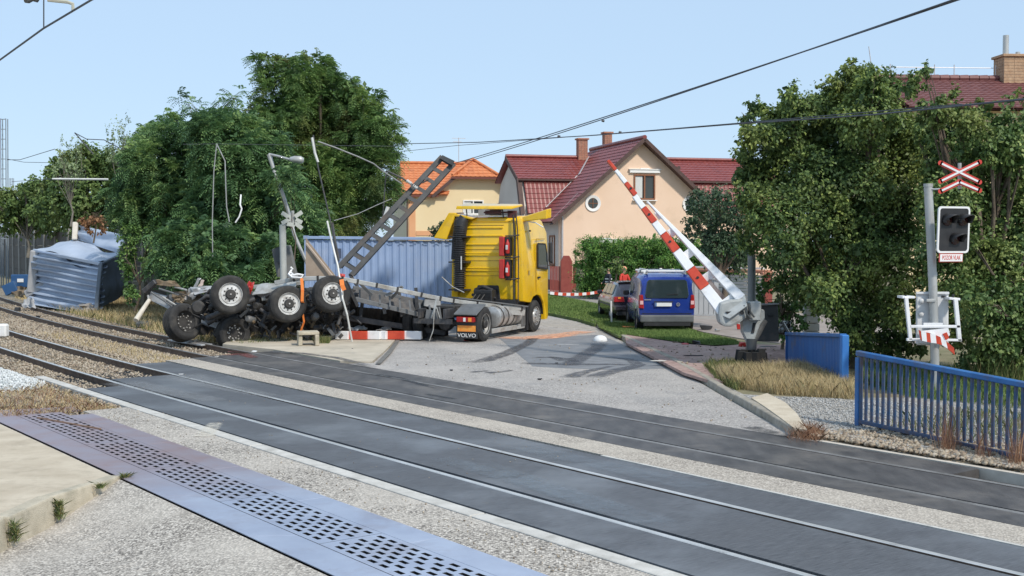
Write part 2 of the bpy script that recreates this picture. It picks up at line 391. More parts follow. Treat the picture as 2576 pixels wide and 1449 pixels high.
# far side road, beyond the tracks
road_pts = [T(24.7,13.88),T(10.9,13.88)]+[G(*p) for p in ((1990,1092),(1900,1042),(1800,985),(1720,937),(1640,893),(1560,856),(1500,824),(1478,812),(1440,803),(1385,790))]+[Vector((1.2,62,0)),Vector((-1,80,0)),Vector((-9,80,0)),Vector((-8,60,0)),Vector((-6,45,0)),G(985,845),G(1005,850),G(975,880),G(940,912)]
sheet('road', road_pts, -.006, asph_far)
# darker resurfaced area on the road
sheet('road_patch', [G(1255,850),G(1325,850),G(1500,842),G(1545,856),G(1620,893),G(1680,926),G(1560,931),G(1400,925),G(1340,921)], -.002, M('asphalt_newer', (.17,.175,.185,1), (.235,.24,.25,1), 3, .85, bs=.3, bscale=60, world=True), .003)
# concrete footway on the left of the road
sheet('footway', [T(28.8,13.9),T(25.1,13.9),G(935,913),G(968,885),G(1000,851),G(985,843),Vector((-5.2,39,0)),Vector((-8.5,39,0)),G(560,868)], .03, conc_side)
sheet('footway_seam', [G(958,914,.034),G(945,914,.034),G(972,886,.034),G(1000,850,.034),G(1010,850,.034),G(985,886,.034)], .034, M('bitumen_seam', (.12,.11,.1,1), (.2,.19,.17,1), 6, .8, world=True), .006)
# right side: raised verge, pink pavers, grass
KL = [(1500,822),(1530,836),(1556,849),(1598,870),(1640,891),(1682,912),(1722,934),(1762,958),(1802,982),(1845,1008),(1890,1034),(1940,1064),(1994,1096)]
KF = [(1330,781),(1360,785),(1390,791),(1420,797),(1450,803),(1480,811),(1496,818)]
verge = [G(*p)+Vector((.14,0,0)) for p in KL]
sheet('verge', verge+[T(11,14.6),T(6,14.4),T(6,19),Vector((30,14,0)),Vector((40,50,0)),Vector((3.2,50,0))], .05, ground_m, .12)
sheet('paved_path', [G(1575,862,.1),G(1720,937,.1),G(1795,960,.1),G(1990,965,.1),G(1990,868,.1),G(1880,866,.1),G(1790,868,.1),G(1680,856,.1),G(1572,838,.1)], .10, aggregate('pink_pavers', (.36,.235,.20,1), (.46,.31,.27,1), (.26,.17,.145,1), 9, patch=(.40,.29,.25,1), bs=.2), .06)
sheet('lawn', [G(1510,822,.1),G(1556,845,.1),G(1575,842,.1),G(1640,852,.1),G(1720,864,.1),G(1800,871,.1),G(1870,866,.1),G(1850,857,.1),G(1760,838,.1),G(1700,818,.1),G(1640,798,.1),G(1560,779,.1),G(1500,812,.1)], .1035, grass_m, .06)
sheet('lawn', [G(*KF[0],.1)+Vector((.1,.5,0)),G(1390,789,.1),G(1450,801,.1),G(1496,815,.1),G(1550,805,.1),G(1560,780,.1),G(1500,765,.1),G(1380,740,.1),G(1340,740,.1)], .104, grass_m, .12)
sheet('sidewalk', [G(1340,739,.08),G(1380,739,.08),G(1500,764,.08),G(1570,780,.08),G(1640,800,.08),Vector((9.5,42,0)),Vector((9.5,56,0)),Vector((4.6,70,0)),Vector((-2,75,0))], .09, M('grey_path', (.27,.25,.23,1), (.36,.33,.30,1), 2, .9, bs=.2, world=True), .1)
sheet('driveway', [G(1640,800,.08),G(1770,835,.08),G(1870,852,.08),G(1960,862,.08),Vector((12,32,0)),Vector((12,46,0)),Vector((8,46,0))], .095, M('driveway_pavers', (.27,.23,.20,1), (.36,.31,.28,1), 3, .9, bs=.2, world=True), .06)
def kerb(name, P, h, lab, w=.16, mat=kerb_far_m, zb=-.08, gap=.015):
    k = empty(name, P[len(P)//2]); tag(k, kind='structure')
    for a, b in zip(P, P[1:]):
        d = (b-a); L = d.length; n = max(1, round(L/1.0)); d.normalize(); sid = Vector((-d.y, d.x, 0)); 
        if sid.x < 0: sid = -sid
        for i in range(n):
            p = a+d*(L*i/n+gap); q = a+d*(L*(i+1)/n-gap); t = random.uniform(-.012, .008)
            B = [p, q, q+sid*w, p+sid*w]; dz = Vector((0,0,1)); e = sid*random.uniform(-.008,.008)
            MB().hexa([x+dz*zb+e for x in B]+[B[0]+sid*.02+dz*(h+t)+e, B[1]+sid*.02+dz*(h+t)+e, B[2]+dz*(h+t)+e, B[3]+dz*(h+t)+e]).build('kerb_stone', mat, k, bevel=.012)
    return k
def gl(L, z=0): return [G(u, v, z) for u, v in L]
kerb('kerb', gl(KL), .115, '')
kerb('kerb', gl(KF), .115, '')
# near left: raised pavement with big kerb stones
lk = [Vector((-4.77,14.55,0)), Vector((-4.88,13.93,0)), Vector((-5.09,13.2,0)), Vector((-5.18,12.2,0)), Vector((-5.22,11.1,0)), Vector((-5.22,10,0))]
kk = empty('kerb', lk[2]); tag(kk, kind='structure')
zt = [.015, .04, .05, .05, .05, .05]
for i in range(5):
    a, b = lk[i], lk[i+1]; zb = -.6; g = .018
    d = (b-a).normalized(); a2, b2 = a+d*g, b-d*g*(1 if i else 1); w = Vector((-.19,0,0)); tw = .014*(-1)**i
    MB().hexa([a2+Vector((.02,0,zb)), b2+Vector((.02,0,zb)), b2+w+Vector((0,0,zb)), a2+w+Vector((0,0,zb)),
        a2+Vector((-.03+tw,0,zt[i]+.005)), b2+Vector((-.03+tw,0,zt[i+1]-.004)), b2+w+Vector((0,0,zt[i+1])), a2+w+Vector((0,0,zt[i]+.01))]).build('kerb_stone', kerb_m, kk, bevel=.022, bseg=2)
pv = [(-4.93,14.62,.0),(-5.06,13.95,.032),(-5.27,13.2,.04),(-5.36,12.2,.04),(-5.41,8,.04),(-12,8,.03),(-14,20,.0),(-9.5,20.6,.0),(-8.0,17.9,.0),(-6.05,16.0-.13,.0)]
c_ = lambda s: T(s, 4.90, .0)
pts = [Vector(p) for p in pv[:7]]+[c_(22), c_(18.5), c_(15), c_(14.6)]
mb = MB().add([p for p in pts]+[p+Vector((0,0,-.7)) for p in pts], [tuple(range(len(pts)))]+[(i,(i+1)%len(pts),len(pts)+(i+1)%len(pts),len(pts)+i) for i in range(len(pts))])
tag(mb.build('pavement', conc_pave), kind='structure')
# weedy gravel corner between the duct's end and the track bed
strip_sc('gravel_verge', 18.6, 60, 6.4, 7.25, -.03, ballast_m, 4, .2, z1=-.12)
strip_sc('gravel_verge', 22.1, 80, 3, 6.4, .0, ballast_m, 4, .2, z1=-.03)
# gravel yard behind the blue railing
sheet('gravel_yard', [T(11.0,14.3),T(6.7,14.0),T(2,14.0),T(-6,14.0),T(-6,21),Vector((14,22,0)),G(2100,1010),G(1950,1005),G(1870,1000),G(1840,985),G(1900,1036)], .062, gravel_m, .2)
sand = M('spilled_sand', (.50,.42,.31,1), (.62,.54,.42,1), 4, .95, bs=.6, bscale=40, world=True)
mb = MB()
SP = [(1890,1018),(1925,1042),(1960,1068),(1998,1098),(2030,1102),(2005,1060),(1975,1030),(1930,1006)]
sheet('sand_spill', gl(SP), .125, sand, .12)
# light concrete/gravel lip between panel and gravel slope on the right
strip_sc('panel_lip', -6, 11, 13.87, 13.97, .01, M('lip_concrete', (.5,.45,.38,1), (.62,.56,.48,1), 5, .9, world=True), 4, .2)
strip_sc('stone_slope', -6, 11.2, 13.98, 14.7, .0, ballast_m, 4, .2, z1=.07)

# ------------------------------------------------------------------ cable duct with slotted steel plates
duct = empty('cable_duct_cover', T(12, 5.7, 0), label='long strip of steel duct plates with rows of slots beside the pavement', cat='duct cover')
steel_b = M('duct_plate_blue_grey', (.42,.46,.57,1), (.54,.585,.69,1), 1.2, .42, .5, bs=.12, bscale=90, grime=(.33,.31,.36,1), gscale=1.1, glo=.5, ghi=.78, world=True)  # blue of the reflected sky is put into the steel's base colour
steel_r = M('duct_plate_rusty', (.25,.20,.22,1), (.36,.31,.35,1), 1.6, .55, .35, bs=.2, bscale=60, grime=(.28,.16,.11,1), gscale=1.3, glo=.48, ghi=.75, world=True)
nt = steel_b.node_tree; bs__ = nt.nodes['Principled BSDF']; old = bs__.inputs['Base Color'].links[0].from_socket
mpn = nt.nodes.new('ShaderNodeMapping'); mpn.inputs['Rotation'].default_value = (0,0,-(PI-TH-PI/2)-PI/2); nt.links.new(coords(nt, True), mpn.inputs[0])
dt = nt.nodes.new('ShaderNodeVectorMath'); dt.operation = 'DOT_PRODUCT'; nt.links.new(coords(nt, True), dt.inputs[0]); dt.inputs[1].default_value = (TX, TY, 0)
ad = nt.nodes.new('ShaderNodeMath'); ad.operation = 'MULTIPLY_ADD'; nt.links.new(nz(nt, coords(nt, True), 1.5, 4), ad.inputs[0]); ad.inputs[1].default_value = 3.0; nt.links.new(dt.outputs['Value'], ad.inputs[2])
mr = nt.nodes.new('ShaderNodeMapRange'); nt.links.new(ad.outputs[0], mr.inputs[0]); mr.inputs[1].default_value = 13.6; mr.inputs[2].default_value = 16.6
rust_c = mixc(nt, (.38,.32,.35,1), (.37,.25,.24,1), ramp(nt, nz(nt, coords(nt, True), 1.6, 6, .7), .4, .7))
nt.links.new(mixc(nt, old, rust_c, mr.outputs[0]), bs__.inputs['Base Color'])
zP = .004; TK = .012
def slotted(s0, s1, mat):
    c0, c1 = 5.36, 6.06; rows = 6; sh = .05; pitch = (c1-c0-.08)/rows; mb = MB()
    def q(a, b, c, d, z=zP): mb.add([T(a,c,z),T(b,c,z),T(b,d,z),T(a,d,z)], [(0,1,2,3)])
    cur = c0
    for r in range(rows):
        y0 = c0+.04+r*pitch+(pitch-sh)/2; y1 = y0+sh
        q(s0, s1, cur, y0); x = s0+.05+(0 if r % 2 else .1); px = s0; n = 0
        while x+.135 < s1-.04:
            if n % 6 == 5: x += .06
            q(px, x, y0, y1); px = x+.128
            for (a, c, b, d) in ((x,y0,px,y0),(x,y1,px,y1),(x,y0,x,y1),(px,y0,px,y1)):
                mb.add([T(a,c,zP-.0005),T(b,d,zP-.0005),T(b,d,zP-.03),T(a,c,zP-.03)], [(0,1,2,3)], 1)  # slot sides coloured near-black, shade painted in
            x += .2; n += 1
        q(px, s1, y0, y1); cur = y1
    q(s0, s1, cur, c1)
    return mb.build('slotted_plate', [mat, groove_m], duct, fix=False)
def flat(s0, s1, c0, c1, mat, sk=0.0, z=zP):
    P = [T(s0+sk,c0,z),T(s1+sk,c0,z),T(s1-sk,c1,z),T(s0-sk,c1,z)]
    return MB().prism(P, (0,0,-TK)).build('border_plate', mat, duct, bevel=.002)
a = -1.5; i = 0
while a < 20.4:
    b = min(a+2.32, 20.6); m_ = steel_b
    slotted(a+.004, b-.004, m_)
    g = .005
    flat(a+.55+g, b+.55-g, 4.955, 5.352, m_, .14); flat(a-.5+g, b-.5-g, 6.068, 6.43, m_, .0); a = b; i += 1
tag(MB().beam(T(20.1,5.55,.012), T(18.3,5.98,.012), .03, .02).build('loose_angle_bar', M('angle_bar', (.2,.12,.08,1), (.3,.19,.13,1), 8, .8), loc=T(19,5.7,0)), 'rusty angle bar lying across the far end of the slotted duct plates', 'metal bar')
tag(MB().prism([T(21.6,4.95,-.005),T(20.65,4.95,-.005),T(20.65,6.43,-.005),T(21.2,6.43,-.005)], (0,0,-.02)).build('end_plate', steel_r, loc=T(21,5.6,-.02)), 'rusty purplish steel plate closing the far left end of the cable duct', 'steel plate')
for k in range(8):
    pass

# ------------------------------------------------------------------ stones
def rocks(name, sampler, n, smin, smax, mat, lift=.3, flat_=.75):
    V = []; base = np.array([(1,0,0),(-1,0,0),(0,1,0),(0,-1,0),(0,0,1),(0,0,-1)], float)
    P = np.array([sampler() for _ in range(n)]); sz = RNG.uniform(smin, smax, n)*.5
    b = base[None]*(1+RNG.uniform(-.35, .35, (n,6,1)))+RNG.uniform(-.28, .28, (n,6,3))
    ang = RNG.uniform(0, 6.28, n); ca, sa = np.cos(ang), np.sin(ang)
    tl = RNG.uniform(-.6, .6, n); ct, st = np.cos(tl), np.sin(tl)
    x, y, z = b[:,:,0], b[:,:,1]*.8, b[:,:,2]*flat_
    y, z = y*ct[:,None]-z*st[:,None], y*st[:,None]+z*ct[:,None]
    x, y = x*ca[:,None]-y*sa[:,None], x*sa[:,None]+y*ca[:,None]
    V = np.stack([x, y, z], 2)*sz[:,None,None]+P[:,None,:]; V[:,:,2] += (sz*lift)[:,None]
    f = np.array([(0,2,4),(2,1,4),(1,3,4),(3,0,4),(2,0,5),(1,2,5),(3,1,5),(0,3,5)])
    Fc = (f[None]+(np.arange(n)*6)[:,None,None]).reshape(-1,3)
    o = fastmesh(name, V.reshape(-1,3), Fc, mat, tone=np.repeat(RNG.uniform(0,1,n), 6), loc=P.mean(0))
    return tag(o, kind='stuff')
def tonemat(name, cols, rough=.9):
    m, nt, b = nodes_of(name); a = nt.nodes.new('ShaderNodeAttribute'); a.attribute_name = 'tone'
    r = nt.nodes.new('ShaderNodeValToRGB'); e = r.color_ramp.elements
    e[0].color = cols[0]; e[1].color = cols[-1]
    for i, c in enumerate(cols[1:-1]): x = e.new((i+1)/(len(cols)-1)); x.color = c
    nt.links.new(a.outputs['Fac'], r.inputs[0]); nt.links.new(r.outputs[0], b.inputs['Base Color']); b.inputs['Roughness'].default_value = rough
    return m
stone_br = tonemat('ballast_stone', [(.13,.10,.075,1),(.27,.215,.155,1),(.36,.30,.22,1),(.46,.40,.32,1),(.30,.22,.16,1)])
stone_gr = tonemat('gravel_stone', [(.16,.16,.155,1),(.33,.325,.31,1),(.48,.475,.46,1),(.36,.33,.29,1)])
stone_wh = tonemat('white_gravel_stone', [(.42,.45,.45,1),(.58,.60,.60,1),(.72,.74,.73,1)])
def samp_sc(s0, s1, c0, c1, z, keep=None):
    def f():
        while True:
            s = s0+(s1-s0)*random.random()**1.6; c = random.uniform(c0, c1)
            if keep is None or keep(s, c): return T(s, c, z)
    return f
ontrack = lambda s, c: all(abs(c-r) > .09 for r in (N1, N2, F1, F2))
tag(rocks('ballast_stones', samp_sc(24, 60, 7.0, 14.9, -.15, ontrack), 26000, .045, .10, stone_br), kind='stuff')
rocks('ballast_stones', samp_sc(27.9, 48, 10.4, 11.6, -.13, ontrack), 5000, .05, .11, stone_br)
rocks('verge_stones', samp_sc(19.2, 40, 6.0, 7.6, -.05), 5000, .03, .08, stone_br)
rocks('slope_stones', samp_sc(4.5, 11.2, 13.99, 14.75, .04), 6500, .03, .10, stone_br)
rocks('slope_stones', samp_sc(4.5, 10.9, 14.5, 15.4, .07), 2600, .03, .08, stone_br)
def inpoly(px, py, P):
    r = False; n = len(P)
    for i in range(n):
        x1, y1 = P[i][0], P[i][1]; x2, y2 = P[(i+1)%n][0], P[(i+1)%n][1]
        if (y1 > py) != (y2 > py) and px < (x2-x1)*(py-y1)/(y2-y1)+x1: r = not r
    return r
def samp_poly(P, z):
    xs = [p[0] for p in P]; ys = [p[1] for p in P]
    def f():
        while True:
            x, y = random.uniform(min(xs), max(xs)), random.uniform(min(ys), max(ys))
            if inpoly(x, y, P): return Vector((x, y, z))
    return f
YARD = [T(11.0,14.9),T(5,15),T(4,19),T(9,19.2),G(2100,1012),G(1960,1008),G(1890,1012),G(1990,1080)]
rocks('yard_gravel', samp_poly(YARD, .062), 16000, .02, .05, stone_gr)
def heap():
    while True:
        a, b = random.gauss(0, .5), random.gauss(0, .5)
        r = math.hypot(a, b)
        if r < 1.05:
            h = .42*(1-r)**1.0 if r < 1 else 0; p = T(25.0+1.6*a+0.9, 6.15+1.0*b, 0); return Vector((p.x, p.y, -.05+h*random.uniform(.75,1)))
hp = MB()
hp.grid(lambda i, j: (lambda a, r: T(25.9+1.6*r*math.cos(a), 6.15+1.0*r*math.sin(a), -.06+.38*(1-r)))(2*PI*i, j), 24, 6)
o = tag(rocks('white_gravel_heap', heap, 5200, .035, .085, stone_wh), kind='stuff')
tag(hp.build('white_gravel_core', M('white_gravel_fines', (.42,.45,.45,1), (.6,.62,.62,1), 20, .95, bs=1, bscale=40, world=True)), kind='stuff')
# ------------------------------------------------------------------ houses
tile_red = M('roof_tile_dark_red', (.20,.045,.04,1), (.27,.07,.06,1), 3, .38, bs=.15, bscale=20, grime=(.14,.035,.035,1), gscale=.8, world=True)
tile_or = M('roof_tile_orange', (.52,.165,.06,1), (.64,.24,.10,1), 4, .7, bs=.15, bscale=20, grime=(.36,.12,.06,1), gscale=1.1, world=True)
peach = M('peach_render', (.78,.57,.42,1), (.82,.61,.46,1), .6, .92, bs=.2, bscale=30, grime=(.62,.46,.33,1), gscale=.5, glo=.55, ghi=.85)
peach_s = M('peach_render_shaded', (.56,.50,.44,1), (.62,.56,.50,1), .6, .92, bs=.2, bscale=30)  # peach greyed down: shade of the left-facing walls put into the colour
cream = M('cream_render', (.78,.62,.37,1), (.82,.67,.42,1), .5, .92, bs=.2, bscale=30)
orange_p = M('orange_render', (.68,.34,.17,1), (.73,.39,.21,1), .8, .9)
white_t = M('white_trim', (.78,.77,.75,1), (.82,.81,.79,1), 3, .6)
wood_br = M('brown_window_frame', (.22,.085,.04,1), (.28,.12,.06,1), 4, .5)
dark_wd = M('dark_soffit', (.07,.04,.035,1), (.11,.06,.05,1), 4, .7)
zinc = M('zinc_flashing', (.55,.52,.52,1), (.65,.62,.62,1), 3, .5, .4)
glass_w = glassmat('window_glass', (.06,.075,.085,1))
curtain = M('curtain', (.55,.56,.54,1), (.7,.7,.68,1), 9, .9, stretch=(6,1,.3))
brick_m = M('chimney_brick', (.36,.15,.10,1), (.46,.24,.16,1), 9, .9, bs=.4, grime=(.22,.14,.11,1), gscale=3)
mortar = M('mortar', (.42,.37,.32,1), (.5,.45,.4,1), 6, .95)
def tiles(mb, o, a, b, poly, row=.34, col=.3, amp=.028, mi=0):
    """courses of pantiles on a roof plane: o origin, a unit vector along the eave, b unit vector up the slope,
    poly: convex outline in (a, b) metres"""
    o, a, b = Vector(o), Vector(a).normalized(), Vector(b).normalized(); n = a.cross(b).normalized()
    if n.z < 0: n = -n
    def span(y):
        xs = []
        for i in range(len(poly)):
            (x1, y1), (x2, y2) = poly[i], poly[(i+1)%len(poly)]
            if (y1 <= y <= y2 or y2 <= y <= y1) and abs(y1-y2) > 1e-6: xs.append(x1+(x2-x1)*(y-y1)/(y2-y1))
        return (min(xs), max(xs)) if xs else (0, 0)
    y0, y1 = min(p[1] for p in poly), max(p[1] for p in poly); R = max(1, round((y1-y0)/row)); rh = (y1-y0)/R
    e = .0005; step = col/3
    for r in range(R):
        ya, yb = y0+r*rh, y0+(r+1)*rh; l0, h0 = span(ya+e); l1, h1 = span(yb-e); lo, hi = min(l0, l1), max(h0, h1)
        k = max(1, math.ceil((hi-lo)/step)); prev = None
        ja = random.uniform(-.004, .004)
        for i in range(k+1):
            x = lo+step*i; w = amp*(.5+.5*math.cos(2*PI*i/3)) ; xa, xb = min(max(x, l0), h0), min(max(x, l1), h1)
            P = [o+a*xa+b*ya+n*(w+.035+ja), o+a*xb+b*(yb+.03)+n*(w+.003), o+a*xa+b*ya+n*(-.01)]
            if prev and (xa-prev[3] > 1e-4 or xb-prev[4] > 1e-4):
                mb.add([prev[0], P[0], P[1], prev[1]], [(0,1,2,3)], mi); mb.add([prev[2], P[2], P[0], prev[0]], [(0,1,2,3)], mi)
            prev = P+[xa, xb]
    # underside
    mb.add([o+a*x+b*y-n*.06 for x, y in poly], [tuple(range(len(poly)))], mi)
    return mb
class Frame:
    """a house's own axes: x to the right along the front, y away from the viewer, z up"""
    def __init__(s, loc, rz): s.o = Vector(loc); s.R = Matrix.Rotation(rz, 3, 'Z')
    def __call__(s, x, y, z): return s.o+s.R@Vector((x, y, z))
    def d(s, x, y, z): return s.R@Vector((x, y, z))
def chimney(fr, c, w, d, h0, h1, parent, mat=brick_m, courses=True):
    mb = MB().box((0,0,0),(0,0,0)); mb = MB()
    n = max(1, int((h1-h0)/.11))
    for i in range(n):          # courses of brick, each a touch in or out, joints recessed
        z = h0+(i+.5)*(h1-h0)/n; k = 3
        for s in range(k):
            xo = (s+.5)/k-.5+(.06 if i % 2 else -.06)*0; ww = w/k-.012
            for yy in (-1, 1): mb.box(fr(c[0]+xo*w, c[1]+yy*(d/2-.06), z), (ww, .12, (h1-h0)/n-.012), fr.R)
            for xx in (-1, 1): mb.box(fr(c[0]+xx*(w/2-.06), c[1]+xo*(d-.26), z), (.124, (d-.26)/k-.012, (h1-h0)/n-.012), fr.R)
    o = mb.build('chimney', mat, parent); tag(o, kind='stuff') if False else None
    MB().box(fr(c[0], c[1], (h0+h1)/2), (w-.03, d-.03, h1-h0-.01), fr.R).build('chimney_core', mortar, o)
    MB().box(fr(c[0], c[1], h1+.05), (w+.14, d+.14, .10), fr.R).build('chimney_cap', mat, o, bevel=.01)
    return o
def window(fr, x, y, z, w, h, parent, frame=wood_br, mull=True, cur=True, trim=None, depth=.12):
    """window set in the plane y (facing -y)"""
    mb = MB(); t = .085
    for (cx, cz, ww, hh) in ((x, z+h/2-t/2, w, t), (x, z-h/2+t/2, w, t), (x-w/2+t/2, z, t, h-2*t), (x+w/2-t/2, z, t, h-2*t)): mb.box(fr(cx, y-.005, cz), (ww, .11, hh), fr.R)
    if mull: mb.box(fr(x, y-.0, z), (.09, .1, h-2*t), fr.R)
    o = mb.build('window', frame, parent, bevel=.006)
    MB().box(fr(x, y+.03, z), (w-.1, .012, h-.1), fr.R).build('pane', glass_w, o)
    if cur: MB().box(fr(x-w*.27, y+.018, z+.0), (w*.36, .008, h-.22), fr.R).build('curtain', curtain, o)
    MB().box(fr(x, y-.09, z-h/2-.045), (w+.16, .2, .05), fr.R).build('sill', white_t if trim else frame, o, bevel=.006)
    if trim:
        mb = MB()
        mb.box(fr(x, y-.06, z+h/2+.16), (w+.55, .14, .17), fr.R).box(fr(x, y-.075, z+h/2+.30), (w*.42, .1, .10), fr.R).box(fr(x, y-.08, z+h/2+.275), (w+.65, .18, .05), fr.R)
        mb.build('lintel', white_t, o, bevel=.01)
    return o
def wallholes(mb, fr, poly, holes, y, th=.3, mi=0):
    """wall in the plane y with rectangular openings: built from strips. poly convex in (x,z)"""
    xs = sorted(set([p[0] for p in poly]+[h[0]-h[2]/2 for h in holes]+[h[0]+h[2]/2 for h in holes]))
    def zr(x):
        zs = []
        for i in range(len(poly)):
            (x1, z1), (x2, z2) = poly[i], poly[(i+1)%len(poly)]
            if abs(x1-x2) < 1e-6:
                if abs(x-x1) < 1e-6: zs += [z1, z2]
            elif min(x1, x2)-1e-6 <= x <= max(x1, x2)+1e-6: zs.append(z1+(z2-z1)*(x-x1)/(x2-x1))
        return min(zs), max(zs)
    for a, b in zip(xs, xs[1:]):
        if b-a < 1e-4: continue
        hs = sorted([(h[1]-h[3]/2, h[1]+h[3]/2) for h in holes if h[0]-h[2]/2 <= (a+b)/2 <= h[0]+h[2]/2])
        la, ha = zr(a+1e-5); lb, hb = zr(b-1e-5)
        cur = (la, lb)
        for z0, z1 in hs+[None]*1 if False else [*hs, (None, None)]:
            top = (ha, hb) if z0 is None else (z0, z0)
            P = [fr(a,y,cur[0]), fr(b,y,cur[1]), fr(b,y+th,cur[1]), fr(a,y+th,cur[0]), fr(a,y,top[0]), fr(b,y,top[1]), fr(b,y+th,top[1]), fr(a,y+th,top[0])]
            mb.hexa(P, mi); cur = (z1, z1)
    return mb

# --- peach house with the dark red roof
fr = Frame(at(1408, 735, 67.0)+Vector((0,0,0)), math.radians(15)); fr.o.z = -.05
ph = empty('peach_house', fr(4.8, 4, 0), label='peach rendered house with dark red tiled roof, round attic windows and two brick chimneys', cat='house')
GW, EZ, AP = 9.7, 4.45, 8.65           # gable width, eave height at the gable wall, apex height
slope = (AP-EZ)/(GW/2)
gpoly = [(0,0),(GW,0),(GW,EZ),(GW/2,AP-.12),(0,EZ)]
mb = MB(); wallholes(mb, fr, gpoly, [(5.05,6.0,1.3,1.45),(2.7,2.0,1.5,1.5),(7.2,2.0,1.5,1.5)], 0)
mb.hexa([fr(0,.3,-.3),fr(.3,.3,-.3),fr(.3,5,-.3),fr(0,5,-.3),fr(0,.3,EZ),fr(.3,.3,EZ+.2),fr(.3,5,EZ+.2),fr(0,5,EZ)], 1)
mb.hexa([fr(GW-.3,.3,-.3),fr(GW,.3,-.3),fr(GW,9,-.3),fr(GW-.3,9,-.3),fr(GW-.3,.3,EZ),fr(GW,.3,EZ),fr(GW,9,EZ),fr(GW-.3,9,EZ)], 0)
# cross wing body (left and right)
LX, RX, WY = -.9, 17.0, 4.2
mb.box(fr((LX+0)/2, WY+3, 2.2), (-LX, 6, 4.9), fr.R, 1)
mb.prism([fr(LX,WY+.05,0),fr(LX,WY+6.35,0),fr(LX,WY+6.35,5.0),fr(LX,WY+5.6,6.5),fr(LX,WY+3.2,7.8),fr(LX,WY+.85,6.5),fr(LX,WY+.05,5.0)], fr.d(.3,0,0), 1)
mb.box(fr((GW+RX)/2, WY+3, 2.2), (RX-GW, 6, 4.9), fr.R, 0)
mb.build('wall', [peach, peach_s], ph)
MB().box(fr(GW/2,-.02,.25),(GW+.04,.06,.9),fr.R).build('plinth', M('red_brown_plinth',(.2,.07,.05,1),(.26,.1,.07,1),3,.8), ph)
MB().box(fr(-.02,2.4,.25),(.06,4.7,.9),fr.R).build('plinth', M('red_brown_plinth_side',(.2,.07,.05,1),(.26,.1,.07,1),3,.8), ph)
window(fr, 5.05, 0, 6.0, 1.3, 1.45, ph, trim=True)
window(fr, 2.7, 0, 2.0, 1.5, 1.5, ph, trim=True); window(fr, 7.2, 0, 2.0, 1.5, 1.5, ph, trim=True)
for x in (1.95, 7.85):
    mb = MB().lathe([(.30,-.03),(.46,-.06),(.46,.02),(.30,.02)], fr(x, 0, 5.05), fr.d(0,1,0), 28, close=True)
    o = mb.build('round_window', white_t, ph, smooth=40)
    MB().lathe([(.0,-.012),(.31,-.012),(.31,.01),(0,.01)], fr(x,0,5.05), fr.d(0,1,0), 24).build('pane', glass_w, o)
    MB().box(fr(x,-.025,5.05),(.03,.03,.6),fr.R).box(fr(x,-.025,5.05),(.6,.028,.03),fr.R).build('glazing_bar', wood_br, o)
# side window in the left wall (faces -x)
fl = Frame(fr(0,0,0), math.radians(15-90))
window(fl, -1.4+0, 0, 2.4, 1.0, 1.7, ph, cur=False)
# main roof (ridge runs away from the viewer)
OH = .55; ov = .6; L = math.hypot(GW/2+ov, (GW/2+ov)*slope); cs_, sn_ = 1/math.hypot(1,slope), slope/math.hypot(1,slope)
dep = 9.5; rf = MB()
tiles(rf, fr(-ov, -OH, EZ-ov*slope+.06), fr.d(0,1,0), fr.d(cs_,0,sn_), [(0,0),(dep,0),(dep,L),(0,L)])
tiles(rf, fr(GW+ov, -OH, EZ-ov*slope+.06), fr.d(0,1,0), fr.d(-cs_,0,sn_), [(0,0),(dep,0),(dep,L),(0,L)])
tag(rf.build('roof', tile_red, ph), kind='stuff')
# rake boards + soffit
mb = MB()
for sg, x0 in ((1, -ov), (-1, GW+ov)):
    a = fr(x0, -OH-.03, EZ-ov*slope-.0); b = fr(GW/2, -OH-.03, AP+.02); mb.beam(a, b, .05, .2, fr.d(0,0,1))
    mb.hexa([a+fr.d(0,.04,-.10), b+fr.d(0,.04,-.10), b+fr.d(0,OH+.03,-.10), a+fr.d(0,OH+.03,-.10), a+fr.d(0,.04,-.06), b+fr.d(0,.04,-.06), b+fr.d(0,OH+.03,-.06), a+fr.d(0,OH+.03,-.06)])
mb.build('rake_soffit', dark_wd, ph)
MB().tube([fr(GW/2,-OH-.02,AP+.14), fr(GW/2,dep-OH,AP+.14)], .13, 10).build('ridge_tiles', tile_red, ph, smooth=60)
MB().beam(fr(.95,-OH+.25,EZ+1.15), fr(-ov-.0,-OH+.35+0,EZ-ov*slope+.14),.01,.01).build('gutter_clip', zinc, ph)
